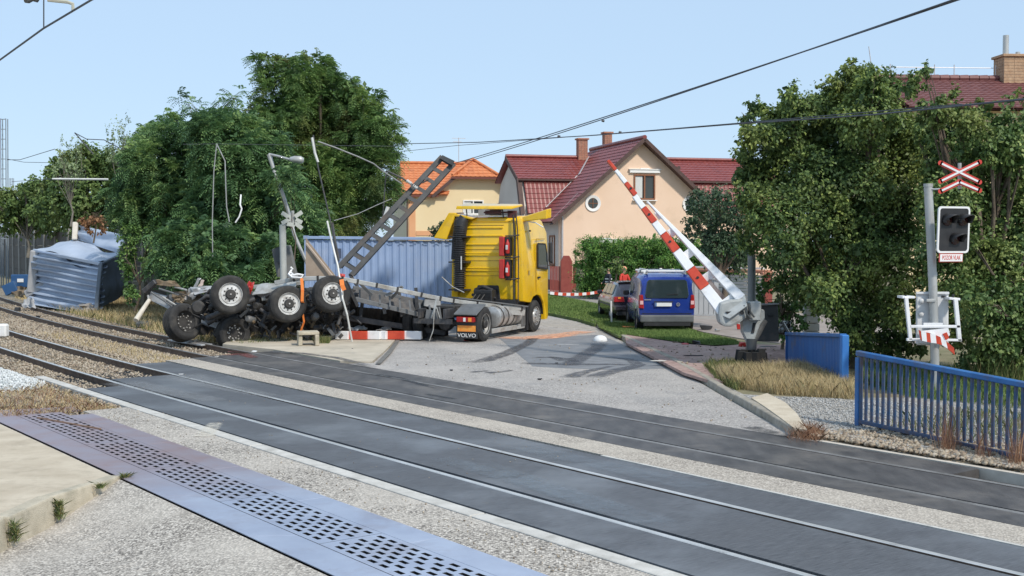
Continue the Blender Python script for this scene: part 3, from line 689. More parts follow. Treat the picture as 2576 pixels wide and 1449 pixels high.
# cross wing roofs: upper shallow slope then a steep tiled skirt
RZ, BZ, SZ = 8.05, 6.75, 4.55
def wing(x0, x1, hipR=False, endL=False):
    w = MB(); y_r, y_b, y_s = WY+3.2, WY+.75, WY-.25
    Lu = math.hypot(y_r-y_b, RZ-BZ); bu = Vector((0, (y_r-y_b)/Lu, (RZ-BZ)/Lu))
    tiles(w, fr(x0, y_b-.25, BZ-.12), fr.d(1,0,0), fr.d(*bu), [(0,0),(x1-x0,0),(x1-x0-(2.3 if hipR else 0),Lu+.3),(0,Lu+.3)])
    tiles(w, fr(x0, y_r+ (y_r-y_b)+.25, BZ-.12), fr.d(1,0,0), fr.d(0,-bu.y,bu.z), [(0,0),(x1-x0,0),(x1-x0-(2.3 if hipR else 0),Lu+.3),(0,Lu+.3)])
    Ls = math.hypot(y_b-y_s, BZ-SZ)
    tiles(w, fr(x0+(.45 if endL else 0), y_s, SZ), fr.d(1,0,0), fr.d(0,(y_b-y_s)/Ls,(BZ-SZ)/Ls), [(0,0),(x1-x0-(.45 if endL else .3 if hipR else 0),0),(x1-x0-(.45 if endL else .3 if hipR else 0),Ls-.12),(0,Ls-.12)], col=.26)
    if hipR:
        pts = [fr(x1,y_b-.25,BZ-.1), fr(x1,y_r+(y_r-y_b)+.25,BZ-.1), fr(x1-2.3,y_r,RZ)]
        w.prism([p+Vector((0,0,.05)) for p in pts], fr.d(0,0,-.1)); 
    tag(w.build('roof', tile_red, ph), kind='stuff')
    MB().box(fr((x0+x1)/2, y_b-.28, BZ-.17), (x1-x0-.05, .1, .1), fr.R).build('fascia', dark_wd, ph)
    MB().tube([fr(x0,y_r,RZ+.12), fr(x1-(2.3 if hipR else 0),y_r,RZ+.12)], .11, 8).build('ridge_tiles', tile_red, ph, smooth=60)
wing(LX-.3, 4.8, endL=True); wing(4.9, RX, hipR=True)
MB().beam(fr(LX-.33, WY-.5, 4.3), fr(LX-.33, WY+.45, 6.6), .06, .3).build('rake_board', dark_wd, ph)
MB().beam(fr(LX-.33, WY+.45, 6.6), fr(LX-.33, WY+3.2, RZ), .06, .26).build('rake_board', dark_wd, ph)
MB().hexa([fr(LX-.3,WY-.2,4.5),fr(LX,WY-.2,4.5),fr(LX,WY+.6,6.6),fr(LX-.3,WY+.6,6.6),fr(LX-.3,WY-.1,4.5),fr(LX,WY-.1,4.5),fr(LX,WY+.7,6.6),fr(LX-.3,WY+.7,6.6)]).build('soffit', dark_wd, ph)
# flashing where the left wing meets the main roof
zr = lambda x: EZ+x*slope+.16
MB().beam(fr(.35, WY-.2, zr(.35)), fr(2.62, WY+.72, zr(2.62)), .14, .03, fr.d(-sn_,0,cs_)).build('valley_flashing', zinc, ph)
MB().beam(fr(2.68, WY+.55, zr(2.68)), fr(4.1, WY+3.0, zr(4.1)), .14, .03, fr.d(-sn_,0,cs_)).build('valley_flashing', zinc, ph)
for (px, w_) in ((-1.7+3.3, .72), (3.5, .58)):
    c0 = 3.3 if px < 2 else 4.0
    chimney(fr, (3.75, WY+3.2) if px < 2 else (5.1, WY+2.3), w_*.85, .5, 7.6, 9.25 if px < 2 else 9.6, ph)
MB().tube([fr(.12,-.12,4.3), fr(.12,-.12,.3)], .055, 8).tube([fr(-.5,-.3,4.0),fr(-.2,-.2,4.25),fr(.12,-.12,4.3)], .04, 8).build('downpipe', zinc, ph, smooth=60)
MB().lathe([(.06,0),(.08,.08),(.12,.12)], fr(7.0,-.25,7.1), fr.d(0,-1,0), 10).build('wall_lamp', dark_wd, ph)

# --- yellow house with the orange half-hipped roof
fy = Frame(at(1027, 720, 82.0), math.radians(12)); fy.o.z = -.05
yh = empty('yellow_house', fy(3.4, 4, 0), label='yellow house with orange half-hipped tile roof and orange corner stripe', cat='house')
W2 = 7.5; EZ2 = 6.2; HZ2 = 7.35; X0 = 1.95; ax = 4.7; AZ2 = 8.5; hx0, hx1 = 3.2, 6.15
mb = MB(); wallholes(mb, fy, [(X0,-.3),(W2,-.3),(W2,EZ2),(hx1,HZ2-.05),(hx0,HZ2-.05),(X0,EZ2)], [(4.55,5.25,1.45,1.0)], 0)
wallholes(mb, fy, [(0,-.3),(X0,-.3),(X0,EZ2),(0,EZ2)], [], 0)
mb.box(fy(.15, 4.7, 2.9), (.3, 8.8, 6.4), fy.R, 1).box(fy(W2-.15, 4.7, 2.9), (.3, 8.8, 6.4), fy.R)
mb.build('wall', [cream, M('cream_render_shaded',(.6,.53,.38,1),(.66,.59,.44,1),.7,.92)], yh)  # greyer copy of the cream carries the side wall's shade in its colour
MB().box(fy(.28,-.02,2.85),(.46,.06,6.2),fy.R).build('corner_stripe', orange_p, yh)
MB().box(fy(W2/2+.3,-.02,3.45),(W2-.5,.05,.32),fy.R).build('string_course', orange_p, yh)
window(fy, 4.55, 0, 5.25, 1.45, 1.0, yh, frame=white_t)
MB().tube([fy(-.06,-.1,5.9), fy(-.06,-.1,0)], .05, 8).build('downpipe', dark_wd, yh)
rf = MB()
def slopeside(x_e, x_r, sg):
    sl_ = (AZ2-EZ2)/abs(x_r-x_e)
    o_ = .45; run = abs(x_r-x_e)+o_; Ls = math.hypot(run, AZ2-EZ2+o_*sl_); b = fy.d(sg*run/Ls, 0, (AZ2-EZ2+o_*sl_)/Ls)
    t1 = (HZ2-EZ2+o_*sl_)/(AZ2-EZ2+o_*sl_)
    tiles(rf, fy(x_e-sg*o_, -.5, EZ2-o_*sl_+.1), fy.d(0,1,0), b, [(0,0),(9.8,0),(9.8,Ls),(1.5,Ls),(0,Ls*t1)], row=.36, col=.33, amp=.035)
slopeside(X0, ax, 1); slopeside(W2, ax, -1)
Lw = math.hypot(3.6, 2.3); tiles(rf, fy(-.5,-.35,EZ2-.1), fy.d(1,0,0), fy.d(0,3.6/Lw,2.3/Lw), [(0,0),(3.2,0),(5.2,Lw),(.35,Lw)], row=.36, col=.33, amp=.035)
tiles(rf, fy(-.5,6.85,EZ2-.1), fy.d(1,0,0), fy.d(0,-3.6/Lw,2.3/Lw), [(0,0),(5.2,0),(5.2,Lw),(.35,Lw)], row=.36, col=.33, amp=.035)
rf.prism([fy(-.5,-.35,EZ2-.1),fy(-.5,6.85,EZ2-.1),fy(-.15,3.25,AZ2-.1)], Vector((0,0,-.05)))
MB().tube([fy(-.15,3.25,AZ2), fy(4.6,3.25,AZ2)], .11, 8).build('ridge_tiles', tile_or, yh, smooth=60)
MB().box(fy(.75,-.4,EZ2-.2),(2.6,.12,.12),fy.R).build('gutter', M('copper_gutter_left',(.16,.05,.035,1),None,3,.5), yh)
d_ = Vector((0, 1.5, AZ2-HZ2)); Lh = d_.length
tiles(rf, fy(hx0-.25, -.55, HZ2-.02), fy.d(1,0,0), fy.d(0, d_.y/Lh, d_.z/Lh), [(0,0),(hx1-hx0+.5,0),(ax-hx0+.3,Lh),(ax-hx0+.2,Lh)], row=.36, col=.33, amp=.035)
tag(rf.build('roof', tile_or, yh), kind='stuff')
MB().box(fy((hx0+hx1)/2,-.58,HZ2-.1),(hx1-hx0+.6,.12,.12),fy.R).build('gutter', M('copper_gutter',(.16,.05,.035,1),None,3,.5), yh)
mb = MB()
for x_e, hx in ((X0-.35, hx0), (W2+.35, hx1)): MB().beam(fy(x_e,-.53,EZ2-.28), fy(hx,-.53,HZ2-.05), .05, .2, fy.d(0,0,1)).build('rake_board', dark_wd, yh)
MB().tube([fy(ax,1.0,AZ2+.16), fy(ax,9.3,AZ2+.16)], .12, 8).tube([fy(ax,1.0,AZ2+.16), fy(hx0-.2,-.5,HZ2+.1)], .1, 8).tube([fy(ax,1.0,AZ2+.16), fy(hx1+.2,-.5,HZ2+.1)], .1, 8).build('ridge_tiles', tile_or, yh, smooth=60)
MB().tube([fy(ax-.5,4,AZ2), fy(ax-.5,4,AZ2+1.9)], .025, 6).beam(fy(ax-1.0,4,AZ2+1.85), fy(ax,4,AZ2+1.85), .03, .03).beam(fy(ax-.9,4,AZ2+1.6), fy(ax-.3,4,AZ2+1.6), .03, .03).build('tv_aerial', zinc, yh)
# annex to its right (and a long roof to its left)
fa = Frame(at(1228, 720, 76), math.radians(12)); fa.o.z = -.05
an = empty('annex_building', fa(1.6, 2, 0), label='low annex with orange lean-to roof tucked between the yellow and peach houses', cat='building')
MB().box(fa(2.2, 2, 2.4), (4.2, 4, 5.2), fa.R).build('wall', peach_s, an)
MB().box(fa(2.0, -.06, 4.72), (4.4, .1, .28), fa.R).build('eave_board', dark_wd, an)
rf = MB(); tiles(rf, fa(-.2, -.3, 4.95), fa.d(1,0,0), fa.d(0,.8,.45), [(0,0),(4.8,0),(4.8,2.2),(2.9,2.2)], row=.36, col=.33); tag(rf.build('roof', tile_or, an), kind='stuff')
mb = MB().box(fa(1.1,-.03,3.6),(1.5,.08,1.1),fa.R); mb.build('window', M('shaded_blue_window',(.16,.2,.28,1),(.3,.34,.4,1),3,.2), an)

# far buildings glimpsed at the right of the peach house
fb = Frame(at(1795, 700, 95), math.radians(8)); fb.o.z = 0
bb = empty('distant_house', fb(3, 3, 0), label='distant house with low orange roof just right of the peach house', cat='house')
MB().box(fb(2.6,3,3),(6,5,6),fb.R).build('wall', cream, bb)
rf = MB(); tiles(rf, fb(-.8,-.3,6.0), fb.d(1,0,0), fb.d(0,.82,.42), [(0,0),(7,0),(6,3.6),(1,3.6)], row=.4, col=.4); tag(rf.build('roof', tile_or, bb), kind='stuff')

# --- house behind the trees on the right
fq = Frame(at(2262, 700, 44), math.radians(4)); fq.o.z = 0
rh = empty('right_house', fq(4, 4, 0), label='house behind the right-hand trees showing a maroon roof and a large tan brick chimney', cat='house')
MB().box(fq(5.2, 3.4, 3.9),(9.6,6.4,7.6),fq.R).build('wall', cream, rh)
mar = M('roof_tile_maroon', (.155,.055,.052,1), (.21,.085,.078,1), 3, .6, grime=(.12,.045,.045,1), gscale=1, world=True)
rf = MB(); zE, zR = 7.75, 9.25; yR = 3.4; Ls = math.hypot(yR+.45, zR-zE)
tiles(rf, fq(.1,-.45,zE), fq.d(1,0,0), fq.d(0,(yR+.45)/Ls,(zR-zE)/Ls), [(0,0),(10.4,0),(10.4,Ls),(0,Ls)], row=.3, col=.3)
tiles(rf, fq(.1,2*yR+.45,zE), fq.d(1,0,0), fq.d(0,-(yR+.45)/Ls,(zR-zE)/Ls), [(0,0),(10.4,0),(10.4,Ls),(0,Ls)], row=.3, col=.3)
tag(rf.build('roof', mar, rh), kind='stuff')
mb = MB()
for i in range(26): mb.lathe([(.13,0),(.15,.36)], fq(.1+i*.4,yR,zR+.08), fq.d(1,0,0), 8)
mb.build('ridge_tiles', mar, rh)
mb = MB().tube([fq(.5,yR,zR+.5),fq(8,yR,zR+.5)], .014, 5)
for x in (.9, 2.7, 3.5, 5.2): mb.tube([fq(x,yR,zR+.1),fq(x,yR,zR+.62)], .02, 5)
mb.tube([fq(.2,yR,zR+.1),fq(.02,yR,zR+1.3)], .018, 5)
mb.build('lightning_wire', zinc, rh)
tanb = M('tan_brick', (.40,.25,.15,1), (.52,.36,.23,1), 9, .92, bs=.4, grime=(.28,.19,.13,1), gscale=3)
co = chimney(fq, (5.95, yR), 1.25, .9, 9.1, 10.15, rh, tanb)
MB().tube([fq(5.6,yR,10.2),fq(5.6,yR,11.05)], .115, 12).build('flue', M('flue_steel',(.5,.5,.48,1),(.62,.6,.56,1),2,.4,.6), co, smooth=60)
MB().tube([fq(6.1,yR,10.2),fq(6.1,yR,10.4)], .09, 10).build('flue', MATS['flue_steel'], co, smooth=60)

# ------------------------------------------------------------------ garden walls, gate, fence of the peach house
gate_red = M('gate_dark_red', (.24,.045,.035,1), (.31,.075,.055,1), 3, .6)
g0 = at(1425, 735, 64.5); g0.z = 0
gp = empty('garden_gate', g0, label='dark red arched garden gate in front of the peach house', cat='gate')
pil = [Vector((x, 0, z)) for x, z in ((-.32,-.1),(.32,-.1),(.32,1.75),(.16,2.08),(-.16,2.08),(-.32,1.75))]
MB().prism([g0+p for p in pil], (0,.35,0)).build('gate_pillar', gate_red, gp, bevel=.03)
mb = MB()
for i in range(7): mb.box(g0+Vector((-.85+i*.08-.0,.18,.75)),(.06,.04,1.5))
mb.build('board', gate_red, gp)
MB().box(g0+Vector((.62,.2,.9)),(.55,.05,1.2)).build('board', gate_red, gp); MB().box(g0+Vector((.47,.1,1.9)),(.05,.05,1.2)).box(g0+Vector((.85,.1,1.75)),(.05,.05,1.5)).build('post', dark_wd, gp)
cp = at(1462, 725, 60); cp.z = 0
cpl = empty('gate_post', cp, label='grey concrete post between the red gate and the green hedge', cat='gate post')
MB().box(cp+Vector((0,0,.75)),(.48,.4,1.6)).build('shaft', kerb_far_m, cpl, bevel=.02); MB().box(cp+Vector((0,0,1.6)),(.6,.52,.12)).build('cap', kerb_far_m, cpl, bevel=.02)
lw = empty('low_wall', cp+Vector((1.5,-1,0)), label='low stone wall running below the green mesh fence', cat='wall')
MB().beam(cp+Vector((.3,-.4,.2)), cp+Vector((5.2,-5.5,.1)), .3, .5).build('base', kerb_far_m, lw, bevel=.02)
MB().beam(cp+Vector((.3,-.4,.5)), cp+Vector((5.2,-5.5,.4)), .4, .08).build('coping', kerb_far_m, lw, bevel=.02)
gfm = M('green_fence', (.035,.09,.06,1), (.05,.12,.08,1), 3, .5)
gf = empty('mesh_fence', cp+Vector((2.5,-2,0)), label='dark green wire mesh fence in front of the clipped hedge', cat='fence')
fa0, fa1 = cp+Vector((.5,-.6,.5)), cp+Vector((6.2,-5.4,.4))
for i in range(7):
    p = fa0.lerp(fa1, i/6); MB().tube([p, p+Vector((0,0,1.75))], .035, 6).build('post', gfm, gf)
mb = MB()
for i in range(120):
    p = fa0.lerp(fa1, i/119); mb.beam(p+Vector((0,0,.1)), p+Vector((0,0,1.65)), .008, .008)
for j in range(10):
    mb.beam(fa0+Vector((0,0,.12+j*.165)), fa1+Vector((0,0,.12+j*.165)), .008, .008)
tag(mb.build('wire_mesh', gfm, gf), kind='stuff')
# white slatted garden wall with brick-red piers and tile coping, right of the van
wb = Vector((9.0, 50, 0)); wb2 = Vector((9.9, 40.5, 0))
gw = empty('garden_wall', wb.lerp(wb2,.5), label='pale garden wall with dark red piers and tiled coping right of the blue van', cat='garden wall')
w0, w1 = Vector((7.2,46.5,0)), Vector((9.35,44.2,0))
dirw = (w1-w0).normalized(); wallm = M('pale_slatted_wall', (.5,.485,.45,1), (.6,.58,.545,1), 3, .85)
for i in range(12):
    MB().beam(w0+Vector((0,0,.12+i*.13)), w1+Vector((0,0,.12+i*.13)), .09, .115).build('slat', wallm, gw, bevel=.01)
MB().beam(w0+Vector((0,0,1.75))-dirw*.1, w1+Vector((0,0,1.75))+dirw*.25, .42, .12, w2=.42).build('coping', M('coping_tile',(.42,.17,.10,1),(.5,.24,.16,1),6,.8), gw, bevel=.03)
MB().beam(w0+Vector((0,.12,1.86))-dirw*.1, w1+Vector((0,.12,1.86))+dirw*.05, .2, .06).build('coping_ridge', white_t, gw)
for p in (w1+dirw*.15, w0-dirw*.2):
    MB().box(p+Vector((0,-.05,.8)),(.28,.3,1.65)).build('pier', gate_red, gw, bevel=.015); MB().box(p+Vector((0,-.05,1.68)),(.5,.5,.1)).build('pier_cap', MATS['coping_tile'], gw, bevel=.02)
gg = empty('sliding_gate', Vector((6.9,44.4,0)), label='grey metal driveway gate directly right of the blue van', cat='gate')
for i in range(8):
    MB().box((6.35+i*.18,44.6-i*.03,.78),(.165,.03,1.35)).build('board', M('gate_grey',(.42,.43,.44,1),(.5,.51,.52,1),2,.5,.3) if 'gate_grey' not in MATS else MATS['gate_grey'], gg)
MB().beam((6.2,44.55,1.48),(7.8,44.3,1.48),.05,.06).beam((6.2,44.55,.12),(7.8,44.3,.12),.05,.06).build('rail', MATS['gate_grey'], gg)
# pale column of a fence further right
pc = at(2040, 838, 31); 
wc = empty('fence_column', Vector((pc.x,31,0)), label='pale block column standing in the greenery above the blue panel', cat='column')
for i in range(9): MB().box((pc.x,31,.05+i*.2),(.36,.36,.185)).build('block', wallm, wc, bevel=.012)
MB().box((pc.x,31,1.9),(.42,.42,.06)).build('cap', wallm, wc)

# ------------------------------------------------------------------ noise barrier on the left
nb_m = M('barrier_concrete', (.095,.088,.08,1), (.135,.125,.112,1), 1.5, .95, bs=.5, bscale=12, grime=(.085,.08,.075,1), gscale=.8, world=True)
nb_p = M('barrier_post', (.23,.225,.21,1), (.31,.30,.28,1), 2, .9, world=True)
nb = empty('noise_barrier', T(60, 19.8, -.2), label='tall dark grey concrete noise barrier along the far side of the tracks', cat='noise barrier')
pts_b = [T(s, 19.4-bend(s)*.35, -.2) for s in [44.2+4.05*i for i in range(24)]]
for a, b in zip(pts_b, pts_b[1:]):
    d = (b-a).normalized(); nrm = Vector((-d.y, d.x, 0)); 
    for k in range(4):
        z = .5+k*.9; MB().beam(a+d*.12+Vector((0,0,z)), b-d*.12+Vector((0,0,z)), .14, .88).build('panel', nb_m, nb)
for p in pts_b:
    MB().box(p+Vector((0,0,1.9)),(.26,.34,4.2),Matrix.Rotation(math.atan2(TY,TX),3,'Z')).build('post', nb_p, nb, bevel=.02)
    MB().box(p+Vector((0,0,4.02)),(.3,.4,.05),Matrix.Rotation(math.atan2(TY,TX),3,'Z')).build('post_cap', kerb_m, nb)
cb = at(357, 765, 53.5)
tag(MB().box((cb.x,53.2,.45),(.55,.5,1.3)).build('concrete_block', kerb_m, loc=(cb.x,53.2,-.2), bevel=.02), 'light concrete footing block at the near end of the noise barrier', 'concrete block')
# ------------------------------------------------------------------ vegetation
bark = M('bark', (.10,.075,.055,1), (.17,.135,.10,1), 6, .95, bs=.8, bscale=18, stretch=(1,1,.25))
bark_g = M('bark_grey', (.16,.145,.12,1), (.24,.22,.19,1), 6, .95, bs=.6, bscale=18)
lf_rob = leafmat('leaf_robinia', (0.061,0.117,0.042,1), (0.138,0.245,0.071,1), (0.319,0.434,0.129,1), tint=(0.443,0.270,0.112,1), tsc=.38, amt=.45)
lf_ail = leafmat('leaf_ailanthus', (0.055,0.117,0.058,1), (0.124,0.234,0.090,1), (0.331,0.470,0.160,1), tsc=.4)
lf_dry = leafmat('leaf_olive', (0.077,0.123,0.040,1), (0.162,0.249,0.077,1), (0.285,0.394,0.133,1), tint=(0.304,0.312,0.110,1), tsc=.5)
lf_pop = leafmat('leaf_poplar', (0.133,0.188,0.089,1), (0.244,0.320,0.166,1), (0.420,0.509,0.289,1), tsc=.5)
lf_map = leafmat('leaf_maple', (0.049,0.091,0.036,1), (0.128,0.200,0.058,1), (0.333,0.414,0.113,1), tint=(0.400,0.384,0.081,1), tsc=.8, amt=.3, trans=.25)
lf_map2 = leafmat('leaf_lilac', (0.049,0.097,0.032,1), (0.124,0.198,0.056,1), (0.311,0.386,0.128,1), tint=(0.372,0.360,0.093,1), tsc=.8, amt=.35, trans=.2)
lf_con = leafmat('leaf_thuja', (0.059,0.153,0.033,1), (0.137,0.275,0.054,1), (0.252,0.408,0.085,1), tsc=1, trans=.15)
lf_ivy = leafmat('leaf_ivy', (0.055,0.117,0.038,1), (0.124,0.234,0.064,1), (0.276,0.398,0.112,1), tsc=1.2, trans=.15)
lf_drk = leafmat('leaf_yew', (0.026,0.057,0.030,1), (0.057,0.103,0.049,1), (0.122,0.177,0.089,1), tsc=1, trans=.1)
lf_dead = leafmat('leaf_dead', (0.177,0.089,0.044,1), (0.331,0.177,0.089,1), (0.486,0.289,0.155,1), tsc=1)
DM = 1.7; RM = 1.06
def unit(a): return a/np.maximum(np.linalg.norm(a, axis=-1, keepdims=True), 1e-9)
def rnd(n, k=3): return RNG.normal(size=(n, k))
def leafquads(P, d, w, L, W, droop=.15):
    """diamond leaves: P base (n,3), d direction, w side direction"""
    n = len(P); L = L[:,None]; W = W[:,None]
    v = np.stack([P, P+d*L*.5+w*W*.5+np.array([0,0,0]), P+d*L+np.array([0,0,-1])*L*droop, P+d*L*.5-w*W*.5], 1)
    return v.reshape(-1,3), np.arange(4*n).reshape(n,4)
def clumps_pts(cl, dens, shell=.45, sub=None):
    """points spread through ellipsoidal clumps (c, r) plus a direction outward; lumpy: each clump is a cloud of small tufts"""
    Ps, Ds, Ts = [], [], []
    for c, r in cl:
        c = np.array(c); r = np.array(r); area = (r[0]*r[2]+r[0]*r[1]+r[1]*r[2])/3; n = int(dens*area*4*DM)
        if n < 4: continue
        k = max(8, int(n/34)); u = unit(rnd(k)); rad = RNG.uniform(shell, 1.08, k)**.6
        tuft = u*rad[:,None]; idx = RNG.integers(0, k, n)
        off = rnd(n)*.15*RNG.uniform(.6, 1.6, k)[idx][:,None]
        q = tuft[idx]+off; Ps.append(c+q*r); Ds.append(unit(q*r/ max(r))); tt_ = RNG.normal(0,.17,k)+RNG.normal(0,.08); Ts.append(tt_[idx])
    return np.concatenate(Ps), np.concatenate(Ds), np.concatenate(Ts)
def crown_leaves(name, cl, dens, size, mat, parent, up=.3, aspect=.7, inner=True, droop=.2, shell=.45):
    P, D, TT = clumps_pts(cl, dens, shell); n = len(P)
    d = unit(D*.5+rnd(n)*.7+np.array([0,0,-.15])); w = unit(np.cross(d, unit(D+np.array([0,0,up])+rnd(n)*.45)))
    L = RNG.uniform(.65, 1.3, n)*size; V, Fc = leafquads(P, d, w, L, L*aspect, droop)
    tn = np.clip(RNG.normal(.45, .18, n)+TT, 0, 1)
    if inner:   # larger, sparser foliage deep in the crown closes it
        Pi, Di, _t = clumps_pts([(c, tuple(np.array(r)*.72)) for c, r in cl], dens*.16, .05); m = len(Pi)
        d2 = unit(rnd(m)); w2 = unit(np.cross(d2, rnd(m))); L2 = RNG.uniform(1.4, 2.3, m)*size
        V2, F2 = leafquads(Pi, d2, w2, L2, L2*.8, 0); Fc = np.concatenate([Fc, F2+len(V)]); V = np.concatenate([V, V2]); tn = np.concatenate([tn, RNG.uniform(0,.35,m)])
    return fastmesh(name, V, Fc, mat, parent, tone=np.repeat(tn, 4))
def crown_fronds(name, cl, dens, L0, mat, parent, pairs=6, lw=.042, ll=.125, inner=True, droop=.5, isz=.22):
    """compound leaves: each frond an arched stalk with pairs of leaflets"""
    P, D, TT = clumps_pts(cl, dens); n = len(P)
    d = unit(D*.8+rnd(n)*.5+np.array([0,0,.12])); sd = unit(np.cross(d, unit(np.array([0,0,1.])+rnd(n)*.3)))
    L = RNG.uniform(.6, 1.2, n)*L0; allV = []; tn = np.clip(RNG.normal(.45,.16,n)+TT, 0, 1); T_ = []
    for i in range(pairs):
        t = (i+1)/pairs; pt = P+d*(L*t)[:,None]+np.array([0,0,-1])*(L*t*t*droop)[:,None]
        for s in (-1, 1):
            ld = unit(sd*s+d*.35+np.array([0,0,-.25])); lwv = unit(np.cross(ld, np.cross(sd, d)+rnd(n)*.25))
            k = ll*(1.1-.5*abs(t-.45)); V, _ = leafquads(pt, ld, lwv, np.full(n, k)*RNG.uniform(.8,1.2,n), np.full(n, lw), .25); allV.append(V); T_.append(tn)
    V = np.concatenate(allV); Fc = np.arange(len(V)).reshape(-1,4); tt = np.concatenate(T_)
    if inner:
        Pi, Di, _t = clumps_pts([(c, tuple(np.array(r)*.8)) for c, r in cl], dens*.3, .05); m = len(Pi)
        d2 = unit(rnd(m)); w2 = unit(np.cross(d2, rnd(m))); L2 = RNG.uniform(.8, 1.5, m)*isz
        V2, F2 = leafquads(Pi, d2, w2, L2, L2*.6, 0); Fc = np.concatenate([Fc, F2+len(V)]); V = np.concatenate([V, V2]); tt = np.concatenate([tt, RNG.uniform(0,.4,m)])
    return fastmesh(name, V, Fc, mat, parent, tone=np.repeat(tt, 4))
def CL(L, Y, dy=1.0, jy=1.2):
    """clumps given by where they stand: (u, v, r[, rv][, extra depth])"""
    out = []
    for t in L:
        u, v, r = t[:3]; rv = t[3] if len(t) > 3 and t[3] else r; y = Y+(t[4] if len(t) > 4 else random.uniform(-jy, jy))
        p = at(u, v, y); k = y/F; out.append(((p.x, p.y, p.z), (r*k*RM, r*k*dy*RM, rv*k*RM)))
    return out
def limbs(base, cl, r0, parent, mat, fork=.35, n=14):
    """tapered trunk that forks into limbs reaching towards the clumps"""
    base = Vector(base); top = Vector((0,0,0))
    for c, r in cl: top += Vector(c)
    top /= len(cl); f = base.lerp(top, fork); f.z = max(f.z, base.z+1)
    mb = MB(); mb.tube([base+Vector((0,0,-.2)), base+(f-base)*.5+Vector((.1,.05,0)), f], [r0*1.25, r0*.9, r0*.75], 9)
    for c, r in random.sample(cl, min(n, len(cl))):
        c = Vector(c); m = f.lerp(c, .5)+Vector((random.uniform(-.3,.3), random.uniform(-.3,.3), .25))
        mb.tube([f-Vector((0,0,.15)), m, c], [r0*.42, r0*.25, r0*.06], 6)
        for k in range(2):
            e = c+Vector((random.uniform(-1,1)*r[0], random.uniform(-1,1)*r[1], random.uniform(0,1)*r[2]))*.9
            mb.tube([m, m.lerp(e,.6)+Vector((0,0,.1)), e], [r0*.16, r0*.09, r0*.03], 5)
    return mb.build('trunk', mat, parent, smooth=60)
def tree(name, label, cat, base, cl, r0, kind, mat, bmat=bark, group=None, **kw):
    t = empty(name, base, label=label, cat=cat, group=group)
    for c_, r_ in list(cl):        # ragged outline: small sprays standing out of every clump
        if r_[0] < .35: continue
        for q_ in range(4):
            a_ = RNG.uniform(0, 6.28); e_ = RNG.uniform(-.5, 1.0); d_ = np.array([math.cos(a_), math.sin(a_)*.6, e_]); d_ /= np.linalg.norm(d_)
            s_ = RNG.uniform(.16, .34); cl.append((tuple(np.array(c_)+d_*np.array(r_)*RNG.uniform(.95, 1.2)), tuple(np.array(r_)*s_)))
    limbs(base, cl, r0, t, bmat)
    (crown_fronds if kind == 'frond' else crown_leaves)('crown', cl, mat=mat, parent=t, **kw)
    return t

# big robinia in the middle left
c = CL([(688,178,30),(712,205,46),(660,158,18),(640,150,10),(755,180,40),(800,178,30),(812,225,44),(852,235,38),(710,270,62),(785,285,72),(865,300,64),(918,258,38),(945,300,42),(965,345,36),(900,350,70),(820,360,80),(735,345,75),(670,330,60),(880,440,72),(945,420,48),(960,470,35),(800,450,75),(880,520,60),(930,500,40),(740,430,60),(830,540,60),(905,560,40)], 50, 1.1)
tree('robinia_tree', 'tallest feathery tree on the left, green with brownish patches at the top', 'tree', at(850,720,50.5)*1.0, c, .22, 'frond', lf_rob, dens=95, L0=.42)
# bushy mass of ailanthus / robinia nearer the tracks
c = CL([(600,350,55),(545,335,52),(650,400,65),(580,420,65),(640,480,70),(700,500,60),(560,500,65),(620,560,65),(690,580,62),(740,560,55),(560,590,60),(770,610,50),(510,560,45)], 45, 1.1)
tree('tree_of_heaven', 'broad mid-green tree with long drooping leaves behind the upturned trailer wheels', 'tree', at(640,760,45), c, .15, 'frond', lf_ail, dens=100, L0=.5, ll=.15, lw=.055)
c = CL([(455,250,9,22),(470,262,8,16),(490,268,14,16),(520,300,22,14),(560,248,12,14),(590,240,16,12),(610,232,10,8),(560,285,20,12)], 45, 1.0, .5)
tree('sapling_shoot', 'thin feathery shoots sticking up above the left tree mass against the sky', 'sapling', at(540,420,45.5), c, .05, 'frond', lf_ail, dens=60, L0=.45, inner=False)
c = CL([(470,340,42),(420,330,38),(385,345,28),(520,330,40),(440,400,60),(380,410,48),(500,420,65),(470,480,70),(400,480,60),(350,450,45),(440,550,65),(380,540,55),(500,560,60),(330,510,45)], 48, 1.1)
tree('dark_robinia', 'darker feathery tree left of the tallest one, leaning over the noise barrier', 'tree', at(440,740,48.5), c, .16, 'frond', lf_ail, dens=95, L0=.42)
c = CL([(560,640,50),(620,640,50),(520,620,48),(480,640,48),(650,680,45),(600,690,45),(540,690,45),(480,690,40),(440,620,45),(420,665,36),(700,640,45),(690,690,35),(740,660,30)], 42, .9)
tree('undergrowth_bush', 'bright green leafy undergrowth directly behind the trailer wheels', 'bush', at(580,780,42.5), c, .08, 'frond', lf_ail, dens=110, L0=.42, ll=.15, lw=.055)
c = CL([(715,438,14,12),(738,432,14,12),(722,455,10,10),(700,445,10,8)], 39.4, .8, .2)
tree('leafy_sprig', 'light green leafy sprig wrapped round the bent street lamp post', 'sprig', at(740,640,39.6), c, .02, 'frond', lf_ail, dens=200, L0=.3, inner=False)
c = CL([(330,600,22,34),(322,650,22,38),(325,700,20,34),(330,745,20,20),(395,600,30,40),(390,650,25,36),(410,570,30,30)], 46, .6, .4)
tree('ivy_column', 'dark ivy hanging over the near end of the noise barrier beside the crushed container', 'ivy', at(340,770,46.5), c, .05, 'leaf', lf_ivy, dens=420, size=.11)
